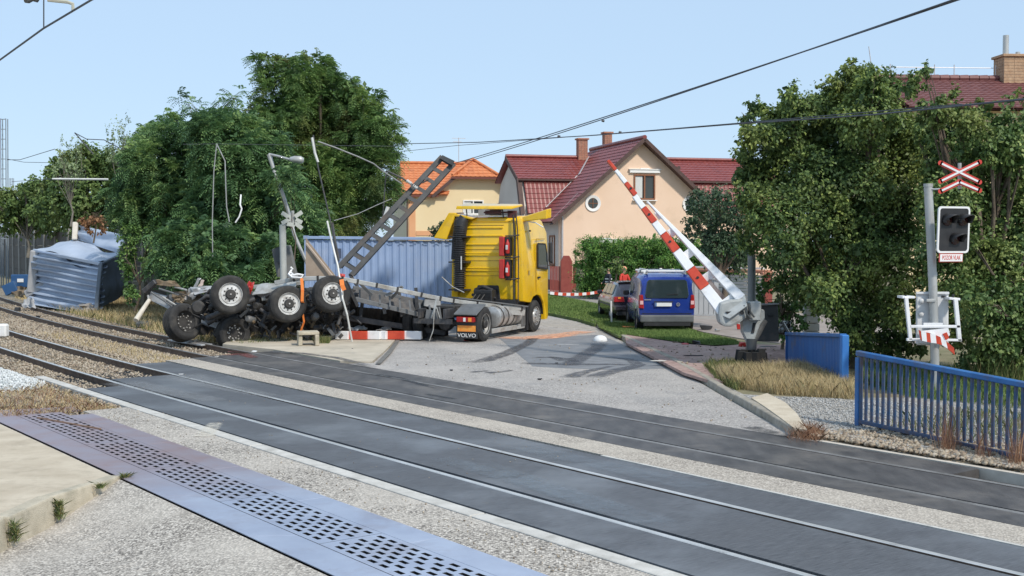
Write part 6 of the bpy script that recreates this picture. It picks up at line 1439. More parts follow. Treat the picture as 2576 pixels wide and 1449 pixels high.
def cross(c, mat, w, y, extra=0, parent=sg):
    L = 1.0
    arms = [((2366,410),(2464,458)),((2366,454),(2464,408)),((2366,482),(2414,457)),((2414,457),(2464,479))]
    if extra == 0: arms = [((2366,410),(2464,458)),((2366,456),(2464,408)),((2366,481),(2416,457)),((2412,457),(2464,479))]
    for i, (a, b) in enumerate(arms):
        yy = y-(.006 if i in (1,3) else 0); p, q = R_(*a, yy), R_(*b, yy); d = (q-p).normalized()
        sh = {'b': -.0, 'w': .03}[c]
        MB().beam(p+d*sh, q-d*sh, .012 if c == 'b' else .006, w, (0,0,1)).build('sign_arm' if c == 'b' else 'sign_stripe', mat, parent, bevel=0)
        if c == 'b':
            for e in (p, q): MB().lathe([(0,-.006),(w/2,-.006),(w/2,.006),(0,.006)], e, (0,1,0), 14).build('sign_tip', mat, parent)
cross('b', sr_, .092, Ys-.14); cross('w', sw, .034, Ys-.158)
# lamp board, turned to the right and leaning a little
bc = R_(2398, 578, Ys-.25); bx_ = Vector((.94,.34,0)).normalized(); bz = Vector((.105,0,1)).normalized(); bR = frameR(bx_, bz); BX, BY, BZ = bR.col[0], bR.col[1], bR.col[2]
def board(w, h, r, z):
    pts = []
    for cx, cz, a0 in ((w/2-r,h/2-r,0),(-w/2+r,h/2-r,90),(-w/2+r,-h/2+r,180),(w/2-r,-h/2+r,270)):
        for k in range(5): a = math.radians(a0+k*22.5); pts.append(bc+BX*(cx+r*math.cos(a))+BZ*(cz+r*math.sin(a))+BY*z)
    return pts
MB().prism(board(.70,.84,.07,.0), BY*.012).build('board_back', sw, sg)
outer, inner = board(.70,.84,.07,-.016), board(.63,.77,.05,-.016)
mb = MB(); n = len(outer); V = outer+inner+[p+BY*.012 for p in outer]+[p+BY*.012 for p in inner]
mb.add(V, [(i,(i+1)%n,n+(i+1)%n,n+i) for i in range(n)]+[(2*n+i,2*n+(i+1)%n,(i+1)%n,i) for i in range(n)]+[(3*n+i,3*n+(i+1)%n,n+(i+1)%n,n+i) for i in range(n)]); mb.build('board_rim', sw, sg)
MB().prism(board(.629,.769,.05,-.012), BY*.004).build('board_face', blk, sg)
for (x, z) in ((-.155,.17),(.185,.17),(.03,-.17)):
    c = bc+BX*x+BZ*z-BY*.01; mb = MB(); k = 18; L = .22
    vs = []
    for j in range(k+1):
        a = PI*(j/k)*1.25-PI*.125; d = BX*math.cos(a)+BZ*math.sin(a)
        dirv = (-BY+BX*.25-BZ*.08).normalized(); Lj = L*(.45+.55*max(0, math.sin(a))); vs += [c+d*.115, c+d*.115+dirv*Lj]
    mb.add(vs, [(2*j,2*j+1,2*j+3,2*j+2) for j in range(k)]); hd_ = mb.build('lamp_hood', blk, sg, smooth=60, fix=False)
    hd_.modifiers.new('t', 'SOLIDIFY').thickness = .006
    MB().lathe([(0,-.0),(.10,0),(.10,.02),(.06,.04),(0,.045)], c, -BY, 20).build('lamp_lens', M('dark_lens',(.03,.008,.008,1),None,3,.1) if 'dark_lens' not in MATS else MATS['dark_lens'], sg, smooth=50)
pc_ = bc-BZ*.505+BY*.0-BX*.03
MB().box(pc_, (.52,.014,.155), bR).build('text_plate', sr_, sg)
MB().box(pc_-BY*.010, (.495,.01,.130), bR).build('text_plate_white', sw, sg)
tR = Matrix((BX, BZ, -BY)).transposed()
textmesh('POZOR VLAK', 'lettering', sr_, sg, pc_-BY*.017, tR, .112, .002, .60)
MB().box(pc_+BY*.07+BX*.2, (.1,.08,.12), bR).build('plate_bracket', blk, sg)
# barrier drive box behind the post, frames and the striped counterweight stub
gb_ = M('light_grey_box', (.55,.56,.57,1), (.66,.67,.68,1), 3, .5, grime=(.42,.39,.35,1), gscale=2.5, glo=.52)
b2 = empty('barrier_drive', R_(2350,905)*1.0, label='light grey barrier drive box with white frame and short striped counterweight on the signal post', cat='barrier drive')
def bq(u0, v0, u1, v1, y0, y1, name, mat, bev=.01):
    return MB().hexa([R_(u0,v1,y0),R_(u1,v1,y0),R_(u1,v1,y1),R_(u0,v1,y1),R_(u0,v0,y0),R_(u1,v0,y0),R_(u1,v0,y1),R_(u0,v0,y1)]).build(name, mat, b2, bevel=bev)
bq(2304,738,2386,868,Ys+.1,Ys+.5,'box',gb_,.03)
bq(2304,734,2388,741,Ys+.06,Ys+.52,'box_lid',gb_)
for (u, v) in ((2318,757),(2317,790)): MB().lathe([(0,0),(.05,0),(.045,.03),(.02,.05),(0,.05)], R_(u,v,Ys+.1), (0,-1,0), 12).build('knob', gb_, b2, smooth=40)
bq(2330,752,2354,760,Ys-.1,Ys+.1,'clamp',pole_g); bq(2322,812,2372,819,Ys-.12,Ys-.06,'clamp',gb_)
for pts in ([(2276,748),(2285,748),(2296,855),(2287,855)],[(2400,752),(2410,752),(2420,858),(2410,858)],[(2290,818),(2416,818),(2416,825),(2290,825)],[(2282,851),(2420,853),(2420,859),(2282,858)]):
    MB().prism([R_(*p, Ys-.18) for p in pts], (0,.06,0)).build('frame_bar', sw if False else refl_w, b2, bevel=.006)
for pts in ([(2270,745),(2302,745),(2302,751),(2270,751)],[(2388,748),(2416,750),(2416,756),(2388,754)]):
    MB().prism([R_(*p, Ys-.15) for p in pts], (0,.3,0)).build('frame_bar', refl_w, b2, bevel=.006)
MB().tube([R_(2398,740,Ys-.1),R_(2397,765,Ys-.1)], .02, 6).build('pin', blk, b2); MB().tube([R_(2278,742,Ys-.1),R_(2278,760,Ys-.1)], .02, 6).build('pin', blk, b2)
MB().box(R_(2374,746,Ys+.09),(.08,.01,.03)).build('type_plate', blk, b2)
cw = [(2316,832),(2402,878)]
pts = [(2314,832),(2318,858),(2372,866),(2402,893),(2400,874),(2378,852)]
stripes = [((2316,833),(2330,836),(2332,860),(2319,857),0),((2330,836),(2340,839),(2342,862),(2332,860),1),((2340,839),(2354,843),(2356,864),(2342,862),0),((2354,843),(2366,848),(2370,868),(2356,864),1),((2366,848),(2380,858),(2384,877),(2370,868),0),((2380,858),(2390,866),(2394,885),(2384,877),1),((2390,866),(2400,875),(2402,893),(2394,885),1)]
for a, b, c, d, r in stripes:
    MB().prism([R_(*p, Ys-.42) for p in (a,b,c,d)], (0,.05,0)).build('stripe', refl_r if r else refl_w, b2)
MB().prism([R_(*p, Ys-.36) for p in ((2318,833),(2386,826),(2390,842),(2378,856),(2340,838))], (0,.05,0)).build('boom_stub', refl_w, b2)
MB().prism([R_(*p, Ys-.38) for p in ((2372,840),(2382,836),(2388,850),(2380,856))], (0,.04,0)).build('stripe', refl_r, b2)
MB().prism([R_(*p, Ys-.42) for p in ((2312,830),(2317,833),(2320,858),(2316,852))], (0,.04,0)).build('stripe', refl_r, b2)

# ------------------------------------------------------------------ blue railing and blue panel
blue_r = M('railing_blue', (.025,.13,.36,1), (.05,.19,.46,1), 3, .42, grime=(.10,.10,.14,1), gscale=3.5, glo=.5, ghi=.75, bs=.1)
blue_b = M('railing_blue_bar', (.03,.075,.16,1), (.07,.12,.22,1), 4, .6, grime=(.12,.07,.05,1), gscale=4, glo=.45, ghi=.7)
rA, rB = G(2157,1080,.0), G(2640,1184,.0); hA, hB = 1.21, 1.06
rl = empty('railing', rA.lerp(rB,.5), label='bright blue steel railing with vertical bars beside the gravel at the right', cat='railing')
def RR(t, h, d=0):
    p = rA.lerp(rB, t); return Vector((p.x, p.y, h))
MB().beam(RR(-.005,hA-.035), RR(1.0,hB-.035), .09, .08).build('top_rail', blue_r, rl, bevel=.012)
MB().beam(RR(0,.13), RR(1.0,.09), .06, .06).build('bottom_rail', blue_b, rl, bevel=.008)
MB().box(RR(.003,hA/2-.03)-Vector((0,0,.06)),(.085,.085,hA-.02),frameR(rB-rA)).build('post', blue_r, rl, bevel=.01)
MB().box(RR(.02,hA/2-.02)-Vector((0,0,0)),(.05,.05,hA-.1),frameR(rB-rA)).build('post', blue_b, rl, bevel=.01)
MB().box(RR(.995,hB/2-.05),(.085,.085,hB-.0),frameR(rB-rA)).build('post', blue_r, rl, bevel=.01)
first = None
for i in range(27):
    t = .052+i*.0345; p = RR(t, 0); top = hA+(hB-hA)*t-.075; zb_ = .15
    if first is None:
        first = MB().box((0,0,0),(.036,.036,1.0),frameR(rB-rA)).build('bar', blue_b, rl); first.data.transform(Matrix()); o = first
    else: o = first.copy(); COL.objects.link(o); o.parent = rl
    o.location = Vector((p.x, p.y, (zb_+top)/2-.0))-OFF[rl.name]; o.scale = (1,1,(top-zb_)); o.rotation_euler = (random.uniform(-.008,.008), random.uniform(-.01,.01), 0)
# the first bar was built in world terms: put its mesh at its own centre
me = first.data; cen = sum((v.co for v in me.vertices), Vector())/len(me.vertices)
for v in me.vertices: v.co -= cen
pA, pB = G(1981,925), G(2120,985); pA.z = pB.z = 0
bp = empty('steel_screen', pA.lerp(pB,.5), label='solid blue sheet metal panel with raised edge standing in the dry grass', cat='panel')
hL, hR_ = .78, 1.08
blue_pn = M('panel_blue', (.018,.10,.31,1), (.03,.14,.38,1), 2, .45, grime=(.12,.12,.12,1), gscale=2.2, glo=.55, ghi=.75, stretch=(3,3,.6))
dp = (pB-pA).normalized()
mb = MB(); k = 40; pts = []
for i in range(k):
    x = i/k; L_ = (pB-pA).length; pts += [(x, 0), ((i+.5)/k, .012)]
nn = Vector((dp.y, -dp.x, 0)); pts.append((1, 0))
V = [pA.lerp(pB, x)+nn*o for x, o in pts]; V2 = [v+Vector((0,0,hL+(hR_-hL)*x)) for v, (x, o) in zip(V, pts)]
mb.add(V+V2, [(i,i+1,len(V)+i+1,len(V)+i) for i in range(len(V)-1)]); mb.add([v-nn*.03 for v in V+V2], [(i,i+1,len(V)+i+1,len(V)+i) for i in range(len(V)-1)])
mb.build('sheet', blue_pn, bp, fix=False)
MB().beam(pA+Vector((0,0,hL)), pB+Vector((0,0,hR_)), .14, .07).build('top_edge', blue_r, bp, bevel=.01)
MB().box(pB+dp*.07+Vector((0,0,hR_/2)),(.16,.14,hR_+.04),frameR(dp)).build('end_post', M('panel_blue_light',(.035,.17,.50,1),(.05,.22,.56,1),3,.45), bp, bevel=.015)
MB().box(pA+Vector((0,0,hL/2)),(.05,.1,hL),frameR(dp)).build('end_post', blue_pn, bp, bevel=.01)

# ------------------------------------------------------------------ left: crossing post, street lamp, boxes, fallen mast, wires
xb_ = G(712,868); xb_.z = 0; Yx = 36.2
sp2 = empty('rear_crossing_signal', Vector((at(712,700,Yx).x, Yx, 0)), label='grey signal post with the unpainted backs of a crossed railway sign', cat='crossing signal')
def X(u, v, Y=Yx): return at(u, v, Y)
MB().tube([Vector((X(713,700).x,Yx,0)), X(713,690), X(711,566)], .10, 12).build('post', M('post_concrete',(.42,.43,.40,1),(.52,.52,.49,1),4,.8), sp2, smooth=50)
MB().beam(X(706,566), X(745,566), .05, .06).tube([X(736,530),X(738,570)], .05, 8).build('bracket', galv, sp2)
for a, b in (((709,535),(730,548)),((742,545),(760,533)),((709,562),(728,551)),((744,552),(760,560)),((742,560),(760,575)),((722,563),(742,566))):
    MB().beam(X(*a, Yx-.1), X(*b, Yx-.1), .02, .12, (0,0,1)).build('sign_arm', M('sign_back',(.48,.49,.44,1),(.56,.57,.52,1),4,.7) if 'sign_back' not in MATS else MATS['sign_back'], sp2)
MB().prism([X(*p, Yx+.25) for p in ((687,626),(704,620),(708,642),(707,660),(694,660))], (0,.35,0)).build('lamp_board', dk, sp2)
cbm = M('dark_concrete', (.16,.16,.155,1), (.22,.22,.215,1), 3, .9, grime=(.1,.1,.095,1), gscale=1.5)
for pts, lb in ((((683,627),(700,626),(703,660),(702,698),(697,698)),'narrow dark leaning concrete slab left of the grey signal post'),(((716,618),(728,617),(747,700),(716,700)),'dark leaning concrete slab right of the grey signal post')):
    tag(MB().prism([X(*p, Yx+.5) for p in pts], (0,.3,0)).build('concrete_slab', cbm, loc=X(715,700,Yx+.5), bevel=.02), lb, 'slab')
lp = empty('street_lamp', X(775,650,40), label='bent and leaning street lamp with its arm pointing right above the wreck', cat='street lamp')
MB().tube([X(790,700,40), X(762,640,40), X(740,590,40), X(728,540,40), X(712,490,40), X(696,450,40), X(682,405,40), X(677,388,40)], [.06]*5+[.05,.07,.08], 10).build('post', pole_g, lp, smooth=50)
MB().tube([X(677,388,40), X(700,393,39.8), X(728,401,39.6)], .04, 8).build('arm', pole_g, lp, smooth=50)
MB().lathe([(0,0),(.07,.05),(.12,.2),(.13,.4),(.08,.5),(0,.52)], X(726,400,39.6), (1,-.1,-.08), 12).build('lamp_head', pole_g, lp, smooth=50)
MB().hexa([X(735,409,39.6),X(758,412,39.6),X(758,412,39.9),X(735,409,39.9),X(735,404,39.6),X(757,405,39.6),X(757,405,39.9),X(735,404,39.9)]).build('lamp_glass', white_p, lp, bevel=.02)
# fallen lattice mast
ms = empty('fallen_mast', at(880,700,36.3), label='fallen dark steel lattice mast leaning diagonally across the blue container', cat='mast')
mst = M('mast_steel', (.055,.057,.06,1), (.095,.098,.10,1), 5, .6, .25, grime=(.12,.085,.06,1), gscale=2)
la, lb_ = at(852,672,36.2), at(1112,394,37.4); ra, rb_ = at(884,692,36.2), at(1141,410,37.4)
ends = []
for p, q in ((la, lb_), (ra, rb_)):
    for yy in (0, .32): MB().beam(p+Vector((0,yy,0)), q+Vector((0,yy,0)), .15, .06, (0,-1,0)).build('chord', mst, ms)
    MB().beam(p+Vector((0,.04,0)), q+Vector((0,.04,0)), .10, .02, (0,-1,0)).build('chord_web', mst, ms)
for i in range(12):
    t = .04+i*.086; p, q = la.lerp(lb_, t), ra.lerp(rb_, t)
    MB().beam(p, q, .02, .12, (lb_-la)).build('batten_plate', mst, ms); MB().beam(p+Vector((0,.32,0)), q+Vector((0,.32,0)), .02, .12, (lb_-la)).build('batten_plate', mst, ms)
MB().hexa([at(1106,398,37.2),at(1138,416,37.2),at(1138,416,37.7),at(1106,398,37.7),at(1113,390,37.2),at(1144,405,37.2),at(1144,405,37.7),at(1113,390,37.7)]).build('mast_head', mst, ms)
MB().tube([at(880,690,36.3), at(900,722,36.0), at(890,735,35.6)], .05, 6).build('torn_foot', mst, ms)
ins = M('insulator_pale', (.55,.56,.54,1), (.68,.68,.66,1), 4, .4)
cab_m = M('wire_dark', (.07,.075,.085,1), (.10,.105,.115,1), 3, .6, .3); cab_g = M('wire_grey', (.33,.33,.32,1), (.42,.42,.4,1), 3, .5, .3)
bk = empty('cantilever_arm', at(1000,460,37), label='broken catenary cantilever with pale insulators hanging from the fallen mast', cat='cantilever')
MB().tube([at(1046,470,36.9), at(1010,447,36.8), at(972,430,36.7)], .03, 6).build('tube_arm', mst, bk)
MB().lathe([(.03,0),(.07,.02),(.03,.05)]*6 if False else [(.03,0),(.06,.03),(.03,.06),(.06,.09),(.03,.12),(.06,.15),(.03,.18),(.06,.21),(.03,.24)], at(1050,474,36.9), (-.6,0,.4), 10).build('insulator', ins, bk)
MB().lathe([(.03,0),(.06,.03),(.03,.06),(.06,.09),(.03,.12),(.06,.15),(.03,.18)], at(1035,462,36.8), (-.6,0,.4), 10).build('insulator', ins, bk)
MB().tube([at(1078,452,37), at(1062,460,37)], .025, 6).build('tube_arm', mst, bk)
MB().tube([at(972,430,36.7), at(968,470,36.8), at(966,505,36.8), at(963,545,36.8)], .02, 5).build('hanging_wire', mst, bk)
MB().tube([at(968,545,36.8), at(976,520,36.8)], .06, 8).build('insulator', ins, bk)
# thin leaning rod
rd = empty('leaning_rod', at(885,862,33.9), label='thin jointed pale and dark rod leaning in front of the wreck', cat='rod')
MB().tube([at(788,340,34.6), at(800,420,34.5), at(832,560,34.3), at(848,650,34.1), at(853,690,34.0)], .022, 6).build('dark_length', mst, rd)
MB().tube([at(785,346,34.5), at(792,385,34.5), at(800,408,34.5)], .035, 8).build('pale_length', ins, rd)
MB().tube([at(823,556,34.2), at(835,610,34.1), at(850,670,33.9), at(862,752,33.6), at(873,790,33.6), at(886,862,33.85)], .028, 8).build('pale_length', ins, rd)
MB().tube([at(836,560,34.3), at(842,600,34.2), at(852,655,34.1)], .035, 6).build('dark_length', mst, rd)
def wire(label, pts, r=.012, mat=cab_m, cat='wire', group=None, sag=0, name='overhead_wire'):
    pts = [Vector(p) for p in pts]
    if len(pts) == 2 and sag:
        a, b = pts; pts = [a.lerp(b, i/16)+Vector((0,0,-sag*4*(i/16)*(1-i/16))) for i in range(17)]
    return tag(MB().tube(pts, r, 5).build(name, mat, loc=pts[-1], smooth=60), label, cat, group)
wire('upper of the twin overhead wires slanting from the top right down to the fallen mast', [at(2420,-8,13.5), at(1180,405,37.5)], .011, sag=.06)
wire('lower of the twin overhead wires slanting from the top right down to the fallen mast', [at(2427,-6,13.5), at(1140,412,37.3)], .011, sag=.05)
wire('thick overhead wire crossing in front of the maroon roof and the right-hand tree', [at(2640,243,13), at(2200,288,17.5), at(1850,312,23), at(1500,340,31), at(1200,358,38), at(1000,362,44)], .013)
wire('thin overhead wire continuing left from the tree towards the house roofs', [at(2420,262,16), at(1900,306,22), at(1515,338,31), at(1150,366,39), at(985,384,44)], .008)
for (u, v, lb3) in ((1517,304,'small clamp on the slanting twin wires, highest of the three'),(1406,343,'small clamp where the two overhead wires cross, left of the chimneys'),(1560,333,'small clamp on the level overhead wire just right of the second chimney')): tag(MB().lathe([(0,-.04),(.03,-.03),(.03,.03),(0,.04)], at(u,v,29), (1,0,-.2), 8).build('wire_clamp', cab_m, loc=at(u,v,29)), lb3, 'wire clamp', 'clamps on the overhead wires')
wire('overhead wire in the top left corner of the sky', [at(-20,165,16), at(110,71,14), at(246,-10,12.5)], .012)
wire('vertical dropper wire in the top left corner', [at(110,-8,14), at(110,70,14)], .008, cat='dropper wire')
tag(MB().tube([at(120,0,13.5), at(170,5,13.5), at(183,10,13.5), at(184,26,13.5)], .02, 6).build('registration_arm', M('arm_pale',(.45,.44,.36,1),None,3,.5), loc=at(184,26,13.5)), 'pale registration arm entering at the top left edge', 'registration arm')
tag(MB().lathe([(0,0),(.04,.01),(.05,.05),(.03,.1),(.05,.15),(0,.2)], at(60,-1,14), (1,0,.1), 10).build('insulator', dk, loc=at(60,-1,14)), 'dark insulator at the top left edge of the sky', 'insulator')
wire('pale catenary wire from the top of the rod to the broken cantilever', [at(800,356,34.6), at(845,372,35), at(900,394,35.5), at(940,412,36), at(962,430,36.4), at(1010,462,36.8)], .022, cab_g)
wire('thin wire from the rod across to the fallen mast', [at(840,555,34.2), at(900,538,35), at(950,515,36), at(985,500,36.8)], .010, cab_g)
wire('long pale wire hanging straight down in front of the trees', [at(545,362,41), at(538,430,41), at(534,560,40.8), at(535,650,40.7)], .018, cab_g)
wire('curved pale wire hanging beside the straight one in front of the trees', [at(545,362,41), at(566,405,40.9), at(568,470,40.8), at(570,520,40.8), at(577,558,40.7)], .020, cab_g)
wire('white torn strip caught in the trees behind the wreck', [at(606,490,41), at(604,515,40.8), at(608,525,40.8), at(602,545,40.8), at(592,560,40.8)], .028, wc_, cat='strip')
wire('thin catenary wire running left from the robinia across the foliage', [at(1000,368,44), at(545,362,41), at(460,363,41)], .008, cab_m)
wire('wires fanning out of the left tree tops', [at(188,334,56), at(218,350,54), at(262,352,53), at(300,372,52)], .02, cab_m)
wire('diagonal strut above the left saplings', [at(188,334,56), at(235,388,56)], .03, cab_m, cat='strut')
wire('distant catenary wire at the left edge', [at(18,402,75), at(50,402,74), at(138,375,68)], .02, cab_m)
wire('lower distant catenary wire at the left edge', [at(18,400,75), at(60,408,72), at(170,410,66)], .015, cab_m)
wire('horizontal pale beam in front of the olive scrub', [at(132,450,58), at(272,451,58)], .05, ins, cat='beam', name='pale_beam')
wire('faint wire leading left from the pale beam', [at(30,457,75), at(132,450,58)], .015, cab_m)
# masts at the left edge
for (u, w, vt, vb, Y, lab) in ((8, 13, 298, 640, 78, 'tall grey lattice mast at the left edge'), (28, 7, 448, 620, 130, 'small far lattice mast beside the tall one at the left edge')):
    m0 = at(u, 700, Y); m0.z = 0; mm = empty('lattice_mast', m0, label=lab, cat='mast')
    gm = MATS.get('far_mast') or M('far_mast', (.2,.24,.28,1), (.27,.31,.35,1), 3, .6)
    for s_ in (-1, 1):
        for yy in (0, .3): MB().beam(at(u+s_*w/2, 640, Y)+Vector((0,yy,-3)), at(u+s_*w/2, vt, Y)+Vector((0,yy,0)), .05, .05).build('chord', gm, mm)
    k = int((vb-vt)/(25 if w > 10 else 14))
    for i in range(k): v = vt+2+i*(25 if w > 10 else 14); MB().beam(at(u-w/2,v,Y), at(u+w/2,v,Y), .04, .05).build('rung', gm, mm)
# ------------------------------------------------------------------ cars
def carmat(n, a, b, **k): return M(n, a, b, 1.5, .25, .35, coat=.8, **k)
van_b = carmat('van_blue', (.018,.05,.30,1), (.025,.065,.36,1), grime=(.05,.07,.22,1), gscale=1.5)
car_d = carmat('car_dark', (.024,.021,.032,1), (.042,.037,.05,1), grime=(.07,.062,.066,1), gscale=1.5)
lamp_r = MATS['lamp_red']; lens_w = M('lens_pink', (.75,.45,.45,1), None, 3, .2)
def carbody(parent, secs, mat, smooth=30, bev=.03):
    """secs: cross sections from the back to the front: (x, [(y, z) half outline from the bottom to the roof])"""
    mb = MB(); V = []; k = len(secs[0][1])
    for x, pr in secs: V += [(x if not isinstance(x, tuple) else x[0], y, z) for y, z in pr]+[(x, -y, z) for y, z in pr[::-1]]
    n = 2*k; Fs = []
    for i in range(len(secs)-1):
        for j in range(n): Fs.append((i*n+j, i*n+(j+1)%n, (i+1)*n+(j+1)%n, (i+1)*n+j))
    Fs += [tuple(range(n)), tuple((len(secs)-1)*n+j for j in range(n))[::-1]]
    mb.add(V, Fs); return mb.build('body', mat, parent, bevel=bev, bseg=2, smooth=smooth)
def cwheel(parent, x, y, sgn, R=.31, w=.2):
    mb = MB(); tyre(mb, (x,y,R), (0,sgn,0), R, w, n=28); o = mb.build('wheel', tyre_m, parent, smooth=35)
    MB().lathe([(.0,w*.28),(R*.2,w*.34),(R*.5,w*.3),(R*.6,w*.45),(R*.66,w*.4),(R*.6,-.02),(0,-.02)], (x,y,R), (0,sgn,0), 20, close=True).build('rim', alu, o, smooth=40)
# blue van
vr = Vector((4.80, 36.9, .10))
van = empty('van', vr, math.radians(90.5), label='dark blue small van with white roof bars, seen from behind on the grass', cat='van', world=False); van.scale = (.965,.965,.955)
def vs(w, zb, zw, zr, tw, wb=.0): # width, bottom, waist, roof, roof half width
    return [(w-.06, zb), (w, zb+.18), (w, zw-.25), (w-.01, zw), (w-.07, zw+.3), (tw+.06, zr-.14), (tw-.02, zr-.04), (tw-.16, zr), (.0, zr+.02)]
secs = [(.02, vs(.87,.42,1.05,1.60,.73)), (.06, vs(.89,.36,1.05,1.74,.76)), (.22, vs(.90,.28,1.05,1.82,.79)), (1.2, vs(.90,.24,1.05,1.85,.80)), (2.4, vs(.90,.24,1.05,1.84,.79)), (2.95, vs(.90,.24,1.05,1.74,.76)), (3.5, vs(.89,.24,.98,1.12,.72)), (4.1, vs(.84,.26,.80,.88,.62)), (4.35, vs(.74,.30,.62,.70,.5))]
carbody(van, secs, van_b)
MB().prism([(-.012,y,z) for y, z in ((.66,1.06),(-.66,1.06),(-.70,1.16),(-.64,1.60),(-.58,1.66),(.58,1.66),(.64,1.60),(.70,1.16))], (.06,0,0)).build('rear_window', cabglass, van, bevel=.01)
mb = MB().box((-.02,0,.40),(.16,1.72,.24)); mb.build('bumper', M('bumper_grey',(.10,.105,.11,1),(.15,.155,.16,1),3,.6), van, bevel=.05, bseg=2)
MB().box((.02,0,.22),(.2,1.5,.14)).build('rear_valance', blk, van, bevel=.02)
for s_ in (1, -1):
    t = MB().hexa([(-.03,s_*.90,.74),(-.03,s_*.74,.72),(.10,s_*.74,.72),(.10,s_*.915,.74),(-.02,s_*.86,1.17),(-.02,s_*.77,1.17),(.10,s_*.77,1.17),(.10,s_*.90,1.17)]).build('tail_lamp', lamp_r, van, bevel=.015)
    MB().box((-.034,s_*.815,.92),(.012,.10,.12)).build('lens', lens_w, t)
    MB().prism([(2.0,s_*.862,1.12),(3.25,s_*.862,1.12),(2.9,s_*.80,1.62),(2.0,s_*.80,1.66)], (0,s_*.02,0)).build('side_window', cabglass, van)
    MB().box((3.0,s_*1.0,1.12),(.12,.2,.17)).build('mirror', blk, van, bevel=.03)
    for x in (.72, 3.45):
        cwheel(van, x, s_*.79, s_)
        MB().lathe([(.33,-.03),(.36,-.03),(.36,.035),(.33,.035)], (x,s_*.885,.34), (0,s_,0), 22, close=True).build('wheel_arch', blk, van)
    MB().box((1.9,s_*.905,.62),(1.6,.012,.06)).build('side_strip', blk, van)
    MB().box((1.3,s_*.62,1.86),(2.2,.05,.04)).build('roof_rail', galv, van)
MB().box((-.035,.12,.86),(.02,.54,.12)).build('number_plate', white_p, van)
for k, (x_, w_) in enumerate(((-.17,.03),(-.12,.035),(-.07,.03),(-.02,.035),(.06,.03),(.11,.035),(.16,.03),(.21,.03))):
    pass
MB().box((-.048,.12+.24,.86),(.006,.045,.115)).build('plate_band', blue_r, van)
MB().box((-.04,.12,.945),(.03,.62,.035)).build('plate_handle', blk, van)
mb = MB().lathe([(.045,0),(.06,0),(.06,.012),(.045,.012)], (-.005,-.36,.86), (-1,0,0), 20, close=True); mb.build('emblem_ring', alu, van)
mb = MB(); 
for a, b in (((-.035,.03),(-.012,-.0)),((-.012,0),(0,.018)),((0,.018),(.012,0)),((.012,0),(.035,.03)),((-.03,0),(-.014,-.035)),((-.014,-.035),(0,-.008)),((0,-.008),(.014,-.035)),((.014,-.035),(.03,0))):
    mb.beam((-.012,-.36+a[0],.86+a[1]), (-.012,-.36+b[0],.86+b[1]), .008, .008)
mb.build('emblem', alu, van)
MB().box((-.01,.62,1.01),(.01,.22,.025)).build('badge', alu, van)
MB().beam((-.012,0,1.18),(-.03,-.35,1.20),.02,.02).build('wiper', blk, van)
mb = MB().tube([(.25,.80,1.93),(.25,-.62,1.93)], .03, 8).tube([(1.9,.80,1.93),(1.9,-.7,1.93)], .03, 8).tube([(.2,.6,1.96),(2.4,.6,1.96)], .03, 8).tube([(.15,-.62,1.97),(.6,-.75,1.92)], .04, 8)
for y in (.7,-.6): mb.box((.25,y,1.89),(.08,.06,.08)).box((1.9,y,1.89),(.08,.06,.08))
mb.build('roof_rack', white_p, van, smooth=50)
MB().prism([(-.006,y,z) for y, z in ((.80,.56),(-.80,.56),(-.80,.575),(.80,.575))], (.02,0,0)).build('hatch_seam', blk, van)
# dark estate car beyond it
er = Vector((4.36, 41.6, .10))
est = empty('estate_car', er, math.radians(94.5), label='dark purple-grey estate car parked on the grass left of the blue van', cat='car', world=False); est.scale = (.94,.94,.93)
def es(w, zb, zw, zr, tw): return [(w-.08, zb), (w, zb+.15), (w, zw-.22), (w-.03, zw), (w-.08, zw+.05), (tw+.06, zr-.08), (tw, zr-.02), (tw-.1, zr), (0, zr+.015)]
secs = [(.0, es(.80,.34,.86,.90,.66)), (.10, es(.85,.26,.90,.98,.68)), (.45, es(.87,.22,.93,1.34,.60)), (.7, es(.87,.2,.93,1.41,.60)), (1.9, es(.87,.2,.93,1.44,.61)), (2.5, es(.87,.2,.93,1.38,.6)), (3.3, es(.87,.2,.90,.98,.62)), (4.2, es(.82,.22,.72,.78,.6)), (4.5, es(.70,.3,.56,.60,.5))]
carbody(est, secs, car_d)
MB().hexa([(.10,.60,.98),(.10,-.60,.98),(.14,-.60,.97),(.14,.60,.97),(.44,.52,1.32),(.44,-.52,1.32),(.48,-.52,1.31),(.48,.52,1.31)]).build('rear_window', cabglass, est)
MB().box((-.04,0,.48),(.16,1.66,.2)).build('bumper', car_d, est, bevel=.04, bseg=2); MB().box((-.0,0,.28),(.2,1.5,.14)).build('rear_valance', blk, est)
MB().box((.8,0,1.455),(.5,1.15,.02)).build('roof_reflection', M('roof_reflection_silver',(.12,.12,.13,1),(.18,.18,.19,1),2,.3,.4), est)  # silver strip paints a sky reflection onto the rear of the roof
